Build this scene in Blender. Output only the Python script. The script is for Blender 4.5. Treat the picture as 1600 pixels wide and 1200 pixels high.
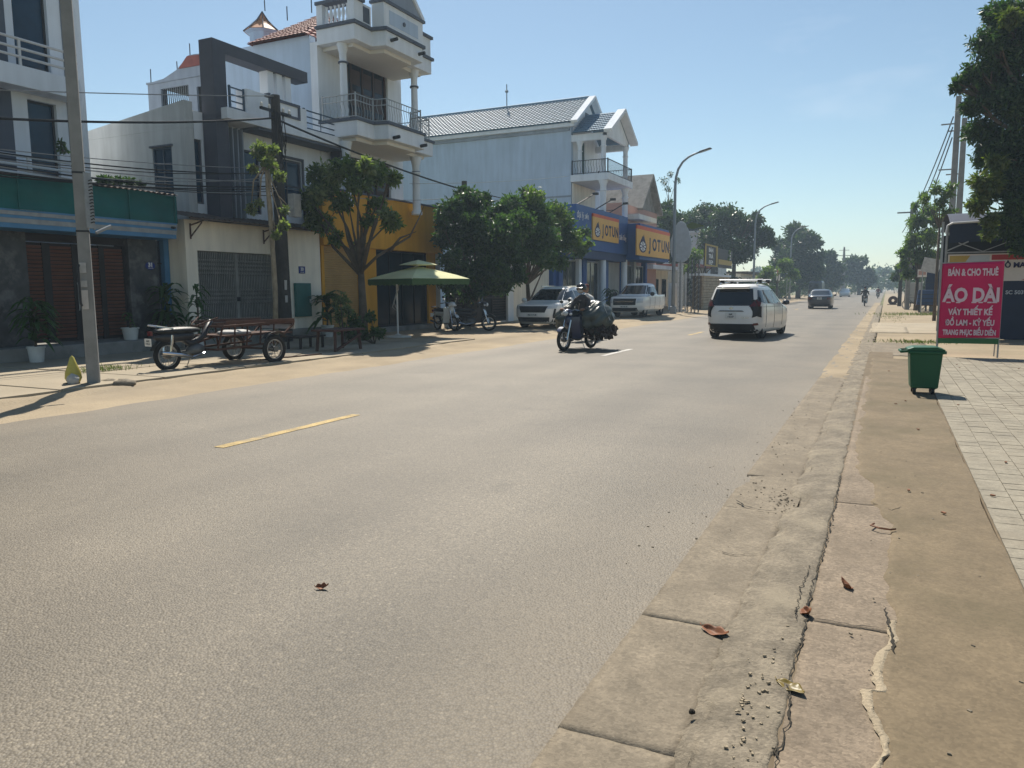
import bpy, bmesh, math, random
import numpy as np
from mathutils import Vector, Matrix
R = math.radians
for o in list(bpy.data.objects): bpy.data.objects.remove(o)
sc = bpy.context.scene
COL = sc.collection
rnd = random.Random(7)

# ---------------------------------------------------------------- camera
CAM_H, PSI, PITCH, ROLL = 1.55, R(25.863), R(6.95), R(0.4)
_fw = Vector((-math.sin(PSI)*math.cos(PITCH), math.cos(PSI)*math.cos(PITCH), -math.sin(PITCH)))
_rt = Vector((math.cos(PSI), math.sin(PSI), 0)); _up = _rt.cross(_fw)
_rt = _rt*math.cos(ROLL) - _up*math.sin(ROLL); _up = _rt.cross(_fw)
cd = bpy.data.cameras.new('camera'); cam = bpy.data.objects.new('camera', cd); COL.objects.link(cam)
cd.sensor_width = 36; cd.lens = 27.0; cd.clip_end = 6000; cd.clip_start = 0.05
cam.matrix_world = Matrix(((_rt.x, _up.x, -_fw.x, 0), (_rt.y, _up.y, -_fw.y, 0), (_rt.z, _up.z, -_fw.z, CAM_H), (0, 0, 0, 1)))
sc.camera = cam

# ---------------------------------------------------------------- light
SUN_AZ, SUN_EL = R(-31.5), R(52)
w = bpy.data.worlds.new('World'); sc.world = w; w.use_nodes = True
nt = w.node_tree; nt.nodes.clear()
sky = nt.nodes.new('ShaderNodeTexSky'); sky.sky_type = 'NISHITA'; sky.sun_disc = False
sky.sun_elevation = SUN_EL; sky.sun_rotation = SUN_AZ % (2*math.pi)
sky.air_density = 1.0; sky.dust_density = 0.3; sky.ozone_density = 1.0; sky.altitude = 0
bg = nt.nodes.new('ShaderNodeBackground'); bg.inputs['Strength'].default_value = 0.066
out = nt.nodes.new('ShaderNodeOutputWorld')
tc = nt.nodes.new('ShaderNodeTexCoord'); mp = nt.nodes.new('ShaderNodeMapping'); mp.inputs['Scale'].default_value = (1, 1, 3.2)
nz = nt.nodes.new('ShaderNodeTexNoise'); nz.inputs['Scale'].default_value = 2.3; nz.inputs['Detail'].default_value = 7; nz.inputs['Roughness'].default_value = .55
rp = nt.nodes.new('ShaderNodeValToRGB'); rp.color_ramp.elements[0].position = .6; rp.color_ramp.elements[1].position = .82
rp.color_ramp.elements[1].color = (.35, .35, .35, 1)
mx = nt.nodes.new('ShaderNodeMix'); mx.data_type = 'RGBA'; mx.inputs[7].default_value = (9.5, 10.0, 10.6, 1)
nt.links.new(tc.outputs['Generated'], mp.inputs[0]); nt.links.new(mp.outputs[0], nz.inputs['Vector'])
nt.links.new(nz.outputs['Fac'], rp.inputs[0]); nt.links.new(rp.outputs[0], mx.inputs[0])
tint = nt.nodes.new('ShaderNodeVectorMath'); tint.operation = 'MULTIPLY'; tint.inputs[1].default_value = (1, 1.06, 1.01); nt.links.new(sky.outputs[0], tint.inputs[0]); nt.links.new(tint.outputs[0], mx.inputs[6]); nt.links.new(mx.outputs[2], bg.inputs[0]); nt.links.new(bg.outputs[0], out.inputs[0])
sd = bpy.data.lights.new('sun', 'SUN'); sd.energy = 4.4; sd.angle = R(0.53); sd.color = (1, .93, .82)
sun = bpy.data.objects.new('sun', sd); COL.objects.link(sun)
sun_dir = Vector((math.sin(SUN_AZ)*math.cos(SUN_EL), math.cos(SUN_AZ)*math.cos(SUN_EL), math.sin(SUN_EL)))
sun.rotation_euler = sun_dir.to_track_quat('Z', 'Y').to_euler(); sun.location = sun_dir*60
vs = sc.view_settings; vs.view_transform = 'Standard'; vs.look = 'None'; vs.gamma = 1; vs.use_curve_mapping = False; vs.exposure = 0.66
sc.cycles.use_denoising = True; sc.cycles.max_bounces = 6; sc.cycles.diffuse_bounces = 3; sc.cycles.glossy_bounces = 3
sc.cycles.transparent_max_bounces = 6; sc.cycles.volume_bounces = 0; sc.cycles.use_adaptive_sampling = True

# ---------------------------------------------------------------- helpers
def at(px, py, X=None, Y=None, Z=None):
    """point of the place seen at a photograph pixel, at a given world X, Y or Z"""
    d = _fw + _rt*((px-800)/1200) + _up*((600-py)/1200); o = Vector((0, 0, CAM_H))
    t = X/d.x if X is not None else (Y/d.y if Y is not None else (Z-CAM_H)/d.z)
    return o + d*t
M = {}
def mat(name, col, rough=.8, var=.12, scale=2.5, bump=0, bscale=40, spec=.3, metal=0, streak=0, grain=0, gscale=60, coat=0, stain=None, stainamt=0, speck=0, mott=0, bdist=.02):
    m = bpy.data.materials.new(name); m.use_nodes = True; n = m.node_tree; L = n.links.new
    b = n.nodes['Principled BSDF']; b.inputs['Roughness'].default_value = rough; b.inputs['Metallic'].default_value = metal
    b.inputs['Specular IOR Level'].default_value = spec; b.inputs['Coat Weight'].default_value = coat; b.inputs['Coat Roughness'].default_value = .06
    g = n.nodes.new('ShaderNodeNewGeometry'); pos = g.outputs['Position']
    def noise(s, det=4, sc3=None, rg=.55):
        t = n.nodes.new('ShaderNodeTexNoise'); t.inputs['Scale'].default_value = s; t.inputs['Detail'].default_value = det; t.inputs['Roughness'].default_value = rg
        if sc3:
            q = n.nodes.new('ShaderNodeMapping'); q.inputs['Scale'].default_value = sc3; L(pos, q.inputs[0]); L(q.outputs[0], t.inputs['Vector'])
        else: L(pos, t.inputs['Vector'])
        return t.outputs['Fac']
    def ramp(f, a, c, lo, hi):
        r = n.nodes.new('ShaderNodeMapRange'); r.inputs[1].default_value = a; r.inputs[2].default_value = c; r.inputs[3].default_value = lo; r.inputs[4].default_value = hi
        L(f, r.inputs[0]); return r.outputs[0]
    def mul(colr, f):
        x = n.nodes.new('ShaderNodeVectorMath'); x.operation = 'SCALE'
        if isinstance(colr, tuple): x.inputs[0].default_value = colr
        else: L(colr, x.inputs[0])
        L(f, x.inputs['Scale']); return x.outputs[0]
    c = mul(tuple(col), ramp(noise(scale, 6), .3, .7, 1-var, 1+var))
    if streak: c = mul(c, ramp(noise(3.5, 5, (1, 1, .12)), .35, .7, 1+streak*.3, 1-streak))
    if grain: c = mul(c, ramp(noise(gscale, 3), .3, .7, 1-grain, 1+grain))
    if mott: c = mul(c, ramp(noise(9, 9, None, .7), .35, .68, 1-mott, 1+mott*.8)); c = mul(c, ramp(noise(27, 6, None, .65), .52, .7, 1, 1-mott*.9))
    if speck:
        v = n.nodes.new('ShaderNodeTexVoronoi'); v.inputs['Scale'].default_value = 75; L(pos, v.inputs['Vector']); q = n.nodes.new('ShaderNodeSeparateColor'); L(v.outputs['Color'], q.inputs[0]); c = mul(c, ramp(q.outputs[0], 0, 1, 1-speck, 1+speck))
        v2 = n.nodes.new('ShaderNodeTexVoronoi'); v2.inputs['Scale'].default_value = 48; L(pos, v2.inputs['Vector']); c = mul(c, ramp(v2.outputs['Distance'], .1, .2, 1+speck*1.3, 1))
    if stain:
        x = n.nodes.new('ShaderNodeMix'); x.data_type = 'RGBA'; L(c, x.inputs[6]); x.inputs[7].default_value = (*stain, 1)
        L(ramp(noise(scale*.45, 7, None, .65), .5, .68, 0, stainamt), x.inputs[0]); c = x.outputs[2]
    L(c, b.inputs['Base Color'])
    if bump:
        bp = n.nodes.new('ShaderNodeBump'); bp.inputs['Strength'].default_value = bump; bp.inputs['Distance'].default_value = bdist
        L(noise(bscale, 5), bp.inputs['Height']); L(bp.outputs[0], b.inputs['Normal'])
    M[name] = m; return m
def glass(name, col, rough=.06, spec=.28):
    m = mat(name, col, rough, .25, 1.2, spec=spec); return m
W = {}
def tag(o, label=None, cat=None, group=None, kind=None):
    if label: o['label'] = label
    if cat: o['category'] = cat
    if group: o['group'] = group
    if kind: o['kind'] = kind
    return o
def thing(name, label, cat, loc=(0, 0, 0), rz=0, group=None, local=False):
    o = bpy.data.objects.new(name, None); COL.objects.link(o); o.empty_display_size = .2
    o.location = loc; o.rotation_euler = (0, 0, rz); W[o] = Vector((0, 0, 0)) if local else Vector(loc)
    return tag(o, label, cat, group)
def inst(name, me, parent=None, pos=(0, 0, 0), rot=(0, 0, 0), scale=None):
    o = bpy.data.objects.new(name, me); COL.objects.link(o)
    o.location = Vector(pos) - (W.get(parent, Vector()) if parent else Vector()); o.rotation_euler = rot
    if scale: o.scale = scale
    if parent: o.parent = parent
    W[o] = Vector(pos); return o
def copy_tree(o, parent=None):
    c = o.copy(); COL.objects.link(c); c.parent = parent; W[c] = W.get(o, Vector())
    for ch in list(o.children): copy_tree(ch, c)
    return c
class MB:
    def __init__(s): s.v = []; s.f = []
    def add(s, v, f):
        k = len(s.v); s.v += [tuple(p) for p in v]; s.f += [tuple(i+k for i in q) for q in f]; return s
    def box(s, x0, x1, y0, y1, z0, z1):
        return s.add([(x, y, z) for z in (z0, z1) for y in (y0, y1) for x in (x0, x1)], [(0, 2, 3, 1), (4, 5, 7, 6), (0, 1, 5, 4), (2, 6, 7, 3), (0, 4, 6, 2), (1, 3, 7, 5)])
    def obox(s, c, size, rot=None, taper=1):
        m = (rot or Matrix.Identity(3)); h = Vector(size)/2; c = Vector(c)
        v = [c + m @ Vector((x*h.x*(taper if z > 0 else 1), y*h.y*(taper if z > 0 else 1), z*h.z)) for z in (-1, 1) for y in (-1, 1) for x in (-1, 1)]
        return s.add(v, [(0, 2, 3, 1), (4, 5, 7, 6), (0, 1, 5, 4), (2, 6, 7, 3), (0, 4, 6, 2), (1, 3, 7, 5)])
    def bar(s, a, b, w, h=None):
        a, b = Vector(a), Vector(b); d = b-a; q = d.to_track_quat('Z', 'Y').to_matrix(); return s.obox((a+b)/2, (w, h or w, d.length), q)
    def tube(s, pts, r, n=8, cap=True, squash=1):
        pts = [Vector(p) for p in pts]; rs = r if isinstance(r, (list, tuple)) else [r]*len(pts); k = len(s.v); u = None
        for i, p in enumerate(pts):
            d = (pts[min(i+1, len(pts)-1)] - pts[max(i-1, 0)]).normalized()
            if u is None: u = d.orthogonal().normalized()
            u = (u - d*u.dot(d)).normalized(); v2 = d.cross(u)
            for j in range(n):
                a = 2*math.pi*j/n; s.v.append(tuple(p + (u*math.cos(a) + v2*math.sin(a)*squash)*rs[i]))
        for i in range(len(pts)-1):
            for j in range(n): s.f.append((k+i*n+j, k+i*n+(j+1) % n, k+(i+1)*n+(j+1) % n, k+(i+1)*n+j))
        if cap: s.f.append(tuple(k+j for j in range(n))[::-1]); s.f.append(tuple(k+(len(pts)-1)*n+j for j in range(n)))
        return s
    def prism(s, poly, axis, a, b):
        n = len(poly); mk = {'x': lambda p, t: (t, p[0], p[1]), 'y': lambda p, t: (p[0], t, p[1]), 'z': lambda p, t: (p[0], p[1], t)}[axis]
        return s.add([mk(p, a) for p in poly]+[mk(p, b) for p in poly], [tuple(range(n))[::-1], tuple(range(n, 2*n))]+[(i, (i+1) % n, n+(i+1) % n, n+i) for i in range(n)])
    def lathe(s, c, prof, n=24, mtx=None, a0=0, a1=2*math.pi):
        k = len(s.v); c = Vector(c); mt = mtx or Matrix.Identity(3)
        for r, z in prof:
            for j in range(n): a = a0+(a1-a0)*j/n; s.v.append(tuple(c + mt @ Vector((r*math.cos(a), r*math.sin(a), z))))
        for i in range(len(prof)-1):
            for j in range(n): s.f.append((k+i*n+j, k+i*n+(j+1) % n, k+(i+1)*n+(j+1) % n, k+(i+1)*n+j))
        return s
    def ell(s, c, r, n=12, m=8, fn=None):
        prof = [(math.cos(R(-90+180*i/m)), math.sin(R(-90+180*i/m))) for i in range(m+1)]; k = len(s.v)
        s.lathe((0, 0, 0), prof, n)
        for i in range(k, len(s.v)):
            p = Vector(s.v[i]); q = 1+(fn(p) if fn else 0); s.v[i] = (c[0]+p.x*r[0]*q, c[1]+p.y*r[1]*q, c[2]+p.z*r[2]*q)
        return s
    def grid(s, fn, nu, nv):
        k = len(s.v)
        for i in range(nu+1):
            for j in range(nv+1): s.v.append(tuple(fn(i/nu, j/nv)))
        for i in range(nu):
            for j in range(nv): a = k+i*(nv+1)+j; s.f.append((a, a+nv+1, a+nv+2, a+1))
        return s
    def mesh(s, name, m=None, smooth=False, clean=True):
        me = bpy.data.meshes.new(name); me.from_pydata(s.v, [], s.f)
        if clean:
            bm = bmesh.new(); bm.from_mesh(me); bmesh.ops.recalc_face_normals(bm, faces=bm.faces); bm.to_mesh(me); bm.free()
        if m: me.materials.append(M[m] if isinstance(m, str) else m)
        if smooth: me.polygons.foreach_set('use_smooth', [True]*len(me.polygons))
        me.update(); return me
    def build(s, name, m, parent=None, smooth=False, bevel=0, clean=True, auto=0):
        me = s.mesh(name, m, smooth or auto > 0, clean); o = bpy.data.objects.new(name, me); COL.objects.link(o)
        if parent: o.parent = parent; o.location = -W.get(parent, Vector())
        W[o] = Vector((0, 0, 0))
        if bevel:
            b = o.modifiers.new('bevel', 'BEVEL'); b.width = bevel; b.segments = 2; b.limit_method = 'ANGLE'
        if auto: me.set_sharp_from_angle(angle=R(auto))
        return o
def part(name, m, parent, x0, x1, y0, y1, z0, z1, bevel=0): return MB().box(x0, x1, y0, y1, z0, z1).build(name, m, parent, bevel=bevel)
def text(body, size, loc, rot, m, parent, name='lettering', bold=0, ext=.004, ax='CENTER', sx=1, shear=0):
    cu = bpy.data.curves.new('t', 'FONT'); cu.body = body; cu.size = size; cu.align_x = ax; cu.align_y = 'CENTER'; cu.offset = bold; cu.extrude = ext; cu.resolution_u = 3; cu.shear = shear
    t = bpy.data.objects.new('t', cu); COL.objects.link(t); dg = bpy.context.evaluated_depsgraph_get()
    me = bpy.data.meshes.new_from_object(t.evaluated_get(dg)); bpy.data.objects.remove(t); bpy.data.curves.remove(cu)
    me.materials.clear(); me.materials.append(M[m]); o = inst(name, me, parent, loc, rot, (sx, 1, 1)); return o
FX = (R(90), 0, R(90))      # text on a face looking +X (towards the road)
FY = (R(90), 0, 0)          # text on a face looking -Y (towards the camera)
def wallgrid(axis, p, t, u0, u1, z0, z1, holes):
    """wall slab in plane X=p or Y=p (thickness t behind), with rectangular openings (ua,ub,za,zb)"""
    b = MB(); us = sorted({u0, u1, *[q for h in holes for q in h[:2]]}); zs = sorted({z0, z1, *[q for h in holes for q in h[2:]]})
    us = [q for q in us if u0 <= q <= u1]; zs = [q for q in zs if z0 <= q <= z1]
    I, J = len(us)-1, len(zs)-1
    solid = [[not any(h[0] <= (us[i]+us[i+1])/2 <= h[1] and h[2] <= (zs[j]+zs[j+1])/2 <= h[3] for h in holes) for j in range(J)] for i in range(I)]
    P = lambda u, z, d: (p-d, u, z) if axis == 'x' else (u, p+d, z)
    idx = {}
    def V(i, j, k):
        if (i, j, k) not in idx: idx[(i, j, k)] = len(b.v); b.v.append(P(us[i], zs[j], k*t))
        return idx[(i, j, k)]
    for i in range(I):
        for j in range(J):
            if not solid[i][j]: continue
            for k in (0, 1): b.f.append((V(i, j, k), V(i+1, j, k), V(i+1, j+1, k), V(i, j+1, k)))
            for (di, dj, e) in ((-1, 0, ((i, j), (i, j+1))), (1, 0, ((i+1, j), (i+1, j+1))), (0, -1, ((i, j), (i+1, j))), (0, 1, ((i, j+1), (i+1, j+1)))):
                a, c = i+di, j+dj
                if not (0 <= a < I and 0 <= c < J and solid[a][c]):
                    (q, r), (s2, t2) = e; b.f.append((V(q, r, 0), V(s2, t2, 0), V(s2, t2, 1), V(q, r, 1)))
    return b
# ---------------------------------------------------------------- materials
def asphalt():
    m = bpy.data.materials.new('asphalt'); m.use_nodes = True; n = m.node_tree; L = n.links.new; b = n.nodes['Principled BSDF']
    b.inputs['Roughness'].default_value = .62; b.inputs['Specular IOR Level'].default_value = .38
    pos = n.nodes.new('ShaderNodeNewGeometry').outputs['Position']
    def noise(s, det=4, sc3=None):
        t = n.nodes.new('ShaderNodeTexNoise'); t.inputs['Scale'].default_value = s; t.inputs['Detail'].default_value = det
        q = n.nodes.new('ShaderNodeMapping'); q.inputs['Scale'].default_value = sc3 or (1, 1, 1); L(pos, q.inputs[0]); L(q.outputs[0], t.inputs['Vector']); return t.outputs['Fac']
    def mr(f, a, c, lo, hi):
        r = n.nodes.new('ShaderNodeMapRange'); r.inputs[1].default_value = a; r.inputs[2].default_value = c; r.inputs[3].default_value = lo; r.inputs[4].default_value = hi; L(f, r.inputs[0]); return r.outputs[0]
    def math2(op, a, c):
        x = n.nodes.new('ShaderNodeMath'); x.operation = op
        for i, q in enumerate((a, c)):
            if isinstance(q, (int, float)): x.inputs[i].default_value = q
            else: L(q, x.inputs[i])
        return x.outputs[0]
    v = n.nodes.new('ShaderNodeTexVoronoi'); v.inputs['Scale'].default_value = 85; L(pos, v.inputs['Vector'])
    v2 = n.nodes.new('ShaderNodeTexVoronoi'); v2.inputs['Scale'].default_value = 42; L(pos, v2.inputs['Vector'])
    sep = n.nodes.new('ShaderNodeSeparateColor'); L(v.outputs['Color'], sep.inputs[0])
    sep2 = n.nodes.new('ShaderNodeSeparateColor'); L(v2.outputs['Color'], sep2.inputs[0])
    stone = mr(sep.outputs[0], 0, 1, .74, 1.26)
    pale = mr(sep2.outputs[1], .86, .9, 0, 1); inner = mr(v2.outputs['Distance'], .28, .42, 1, 0)
    pale = math2('MULTIPLY', pale, inner)
    gap = mr(v.outputs['Distance'], .35, .75, 1.0, .72)
    f = math2('MULTIPLY', stone, gap); f = math2('ADD', f, math2('MULTIPLY', pale, .5))
    f = math2('MULTIPLY', f, mr(noise(.55, 6), .3, .7, .8, 1.17))
    f = math2('MULTIPLY', f, mr(noise(.9, 5, (1, .07, 1)), .3, .7, .87, 1.10))
    x = n.nodes.new('ShaderNodeVectorMath'); x.operation = 'SCALE'; x.inputs[0].default_value = (.147, .125, .092); f = math2('MULTIPLY', f, mr(noise(1.6, 7), .62, .72, 1, .86)); trk = n.nodes.new('ShaderNodeTexWave'); trk.inputs['Scale'].default_value = .19; trk.inputs['Distortion'].default_value = .6; trk.inputs['Detail Scale'].default_value = .3; L(pos, trk.inputs['Vector']); f = math2('MULTIPLY', f, mr(trk.outputs['Fac'], 0, 1, .93, 1.05)); L(f, x.inputs['Scale'])
    # dusty sand lying along the edges of the road and in patches
    sx = n.nodes.new('ShaderNodeSeparateXYZ'); L(pos, sx.inputs[0])
    wob = math2('ADD', sx.outputs[0], mr(noise(.8, 5), 0, 1, -.9, .9))
    right = mr(wob, -2.0, -.7, 0, .6); left = mr(wob, -8.3, -9.7, 0, .55); mid = mr(noise(.18, 5), .5, .75, 0, .3)
    mask = math2('MAXIMUM', math2('MAXIMUM', right, left), mid)
    mask = math2('MULTIPLY', mask, mr(noise(30, 4), .3, .65, .55, 1.1))
    mix = n.nodes.new('ShaderNodeMix'); mix.data_type = 'RGBA'; L(mask, mix.inputs[0]); L(x.outputs[0], mix.inputs[6]); mix.inputs[7].default_value = (.19, .153, .105, 1)
    L(mix.outputs[2], b.inputs['Base Color'])
    bp = n.nodes.new('ShaderNodeBump'); bp.inputs['Strength'].default_value = .55; bp.inputs['Distance'].default_value = .006; bp.invert = True
    L(v.outputs['Distance'], bp.inputs['Height']); L(bp.outputs[0], b.inputs['Normal']); M['asphalt'] = m
asphalt()
mat('concrete', (.205, .170, .122), .85, .16, 2.2, .6, 90, speck=.16, mott=.16, bdist=.006, stain=(.15, .122, .086), stainamt=.75)
mat('kerb_concrete', (.188, .158, .115), .85, .2, 4, .8, 90, speck=.2, mott=.24, bdist=.008, stain=(.30, .255, .18), stainamt=.6)
mat('walk_cement', (.168, .128, .078), .85, .14, 1.6, .5, 90, speck=.13, mott=.13, bdist=.004, stain=(.108, .087, .048), stainamt=.95)
mat('old_slab', (.215, .170, .122), .88, .14, 3, .6, 90, speck=.2, mott=.16, bdist=.006, stain=(.158, .124, .086), stainamt=.65)
mat('cement_smear', (.33, .27, .185), .85, .15, 8, .6, 60, grain=.1)
mat('paver', (.265, .235, .178), .82, .18, 2.4, .4, 120, speck=.12, mott=.12, bdist=.004, stain=(.19, .16, .115), stainamt=.75)
mat('joint_sand', (.155, .12, .078), .95, .2, 6)
mat('crack', (.035, .03, .022), .95, .2, 20)
mat('dirt', (.30, .24, .16), .95, .2, .6, .8, 14, grain=.15, gscale=40, stain=(.24, .2, .13), stainamt=.7)
mat('verge', (.32, .255, .17), .92, .16, .9, .6, 25, grain=.14, gscale=60, stain=(.255, .21, .15), stainamt=.6)
mat('verge_slab', (.335, .28, .20), .88, .13, .8, .35, 40, grain=.1, gscale=60, stain=(.29, .25, .185), stainamt=.6)
mat('field', (.14, .14, .06), .95, .3, .1)
mat('yellow_paint', (.40, .285, .11), .7, .25, 5, grain=.35, gscale=60, stain=(.19, .165, .125), stainamt=.85)
mat('white_paint', (.5, .48, .44), .7, .2, 6, grain=.3, gscale=70, stain=(.26, .235, .2), stainamt=.8)
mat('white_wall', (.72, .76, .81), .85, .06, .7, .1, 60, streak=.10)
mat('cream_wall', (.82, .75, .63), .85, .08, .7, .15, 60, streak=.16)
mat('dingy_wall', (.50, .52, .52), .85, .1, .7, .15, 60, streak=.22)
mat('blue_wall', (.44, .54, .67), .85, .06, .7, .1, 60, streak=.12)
mat('grey_wall', (.27, .31, .37), .85, .08, .7, .1, 60, streak=.14)
mat('soffit', (.68, .66, .62), .85, .05, .7)
mat('grey_trim', (.085, .10, .13), .7, .1, 2)
mat('dark_clad', (.06, .065, .085), .6, .12, 2)
mat('dark_metal', (.03, .032, .036), .5, .2, 4, metal=.3)
mat('blue_metal', (.045, .08, .12), .45, .15, 4, metal=.2)
mat('white_metal', (.62, .62, .62), .45, .06, 4)
mat('grey_metal', (.33, .34, .34), .45, .15, 6, metal=.5)
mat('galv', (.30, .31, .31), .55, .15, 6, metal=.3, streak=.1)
mat('rust', (.075, .036, .024), .8, .3, 9, .3, 60)
mat('marble', (.04, .042, .046), .35, .4, 5, stain=(.17, .17, .17), stainamt=.8, spec=.4)
mat('slat_brown', (.13, .052, .032), .5, .15, 3)
mat('gate_dark', (.022, .018, .018), .5, .2, 3)
mat('blue_paint', (.07, .20, .36), .6, .12, 3)
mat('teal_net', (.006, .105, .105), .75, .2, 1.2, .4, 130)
mat('sign_blue', (.012, .03, .20), .5, .1, 3)
mat('white_ink', (.75, .75, .75), .6, .05, 3)
mat('lattice', (.25, .25, .235), .55, .15, 5, metal=.2, streak=.15)
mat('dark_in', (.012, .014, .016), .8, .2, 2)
mat('corrugate', (.10, .075, .06), .7, .25, 4, metal=.2)
mat('teal_box', (.018, .12, .105), .55, .12, 3)
mat('plinth', (.25, .24, .22), .9, .2, 2.5, .4, 30, stain=(.12, .11, .09), stainamt=.7)
mat('orange_wall', (.58, .29, .03), .8, .1, .8, .1, 60, streak=.12)
mat('shutter_tan', (.42, .26, .09), .6, .1, 2)
mat('roof_red', (.24, .075, .06), .75, .2, 3)
mat('roof_orange', (.50, .22, .10), .6, .15, 3)
mat('roof_blue', (.15, .26, .36), .6, .15, 3, spec=.25)
mat('wood_door', (.05, .024, .014), .5, .25, 3)
mat('shop_blue', (.02, .085, .27), .55, .06, 2)
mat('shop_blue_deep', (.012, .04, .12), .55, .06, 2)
mat('shop_yellow', (.72, .40, .085), .55, .05, 2)
mat('shop_orange', (.62, .10, .02), .55, .05, 2)
mat('ink_navy', (.012, .012, .06), .6, .05, 2)
mat('ink_red', (.35, .03, .03), .6, .05, 2)
mat('pink_wall', (.46, .27, .22), .8, .08, 1)
glass('win_blue', (.012, .04, .075)); glass('win_dark', (.014, .022, .03)); glass('win_green', (.03, .10, .10))
glass('car_glass', (.010, .014, .018), .04, .6); glass('shop_glass', (.02, .03, .038), .08)
mat('car_white', (.78, .765, .73), .35, .04, 2, spec=.5, coat=.6)
mat('car_dark', (.03, .034, .042), .3, .08, 2, spec=.5, coat=.6)
mat('car_grey', (.30, .30, .31), .3, .05, 2, spec=.5, coat=.6)
mat('trim_black', (.016, .017, .018), .55, .2, 5)
mat('tyre', (.022, .021, .020), .9, .25, 12)
mat('rim', (.38, .38, .38), .35, .1, 6, metal=.7)
mat('chrome', (.6, .6, .6), .18, .08, 6, metal=1)
mat('lamp_red', (.10, .008, .008), .25, .1, 6, spec=.6); mat('lamp_clear', (.55, .57, .58), .12, .1, 6, spec=.7)
mat('plate_white', (.66, .66, .63), .5, .05, 6)
mat('bin_green', (.008, .085, .035), .45, .1, 4, .05, 90, stain=(.03, .10, .055), stainamt=.4)
mat('banner_pink', (.50, .008, .085), .6, .08, 1.5, spec=.25)
mat('banner_green', (.03, .13, .04), .6, .1, 2)
mat('ink_pale', (.66, .50, .56), .6, .05, 3)
mat('navy_tarp', (.012, .022, .05), .6, .15, 2)
mat('banner_white', (.62, .57, .52), .7, .08, 1.5)
mat('parasol_top', (.60, .60, .33), .8, .1, 2); mat('parasol_green', (.05, .10, .035), .8, .12, 3)
mat('pole_conc', (.24, .24, .23), .9, .15, 3, .3, 40, streak=.12, stain=(.16, .155, .15), stainamt=.5)
mat('pole_wood', (.055, .05, .045), .9, .25, 5, .4, 30, streak=.2)
mat('cable', (.012, .012, .013), .6, .1, 3); mat('cable_pale', (.22, .23, .24), .5, .1, 3)
mat('lamp_pole', (.22, .25, .28), .5, .1, 3, metal=.3)
mat('bark', (.10, .078, .055), .95, .25, 6, .8, 25); mat('bark_pale', (.30, .24, .165), .9, .25, 6, .5, 25)
mat('pot_white', (.60, .60, .57), .6, .08, 5, streak=.12)
mat('bag_yellow', (.46, .40, .09), .55, .15, 6); mat('bag_grey', (.42, .41, .39), .7, .2, 7)
mat('load_wrap', (.05, .062, .052), .3, .4, 5, .7, 16, spec=.5); mat('load_rag', (.05, .038, .034), .9, .4, 8, .6, 20)
mat('jacket', (.065, .058, .055), .85, .2, 8, .3, 60); mat('trousers', (.035, .04, .055), .9, .2, 8); mat('skin', (.33, .19, .125), .6, .1, 9)
mat('helmet_dark', (.02, .02, .024), .22, .1, 5, spec=.6); mat('mask_pale', (.48, .45, .42), .8, .1, 9); mat('shirt_white', (.6, .58, .55), .85, .1, 9)
mat('cap_red', (.16, .045, .035), .8, .15, 9); mat('moto_blue', (.012, .02, .06), .3, .15, 5, spec=.5, coat=.4); mat('moto_black', (.018, .018, .02), .4, .2, 5, spec=.5)
mat('seat_vinyl', (.016, .017, .017), .45, .2, 8, .2, 60); mat('engine', (.15, .15, .145), .5, .25, 9, metal=.6); mat('moto_white', (.5, .52, .52), .35, .08, 5, coat=.4)
mat('stone_tan', (.42, .34, .235), .85, .22, 3, .5, 25); mat('wood_cart', (.085, .042, .03), .8, .25, 5, .3, 30)
mat('leaf_brown', (.20, .078, .034), .6, .35, 30); mat('leaf_olive', (.16, .115, .025), .4, .3, 30)
mat('blue_drum', (.02, .05, .13), .5, .12, 4); mat('far_wall', (.42, .42, .40), .85, .12, .6, streak=.12)
mat('pear_white', (.42, .46, .50), .6, .08, 4); mat('kiosk_yellow', (.42, .29, .06), .6, .1, 4); mat('kiosk_dark', (.03, .024, .026), .6, .1, 4)
mat('smoke_grey', (.5, .5, .5), .9)
def leafmat(name, c1, c2, trans=.42, rough=.45):
    m = bpy.data.materials.new(name); m.use_nodes = True; n = m.node_tree; L = n.links.new; b = n.nodes['Principled BSDF']; o = n.nodes['Material Output']
    g = n.nodes.new('ShaderNodeNewGeometry'); r = n.nodes.new('ShaderNodeValToRGB'); L(g.outputs['Random Per Island'], r.inputs[0])
    r.color_ramp.elements[0].color = (*c1, 1); r.color_ramp.elements[1].color = (*c2, 1)
    L(r.outputs[0], b.inputs['Base Color']); b.inputs['Roughness'].default_value = rough; b.inputs['Specular IOR Level'].default_value = .35
    t = n.nodes.new('ShaderNodeBsdfTranslucent'); x = n.nodes.new('ShaderNodeVectorMath'); x.operation = 'MULTIPLY'; x.inputs[1].default_value = (1.15, 1.5, .5); L(r.outputs[0], x.inputs[0]); L(x.outputs[0], t.inputs[0])
    s = n.nodes.new('ShaderNodeMixShader'); s.inputs[0].default_value = trans; L(b.outputs[0], s.inputs[1]); L(t.outputs[0], s.inputs[2]); L(s.outputs[0], o.inputs[0]); M[name] = m
leafmat('leaf_mid', (.05, .09, .026), (.17, .21, .075), .5); leafmat('leaf_dark', (.03, .065, .024), (.085, .135, .045), .42)
leafmat('leaf_deep', (.02, .05, .022), (.07, .115, .036), .38); leafmat('leaf_pale', (.10, .13, .055), (.26, .28, .14), .45)
leafmat('leaf_yellow', (.06, .09, .022), (.15, .165, .045), .42); leafmat('leaf_palm', (.02, .06, .015), (.06, .12, .03), .35); leafmat('grass_green', (.06, .10, .02), (.16, .17, .05), .3)
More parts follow.
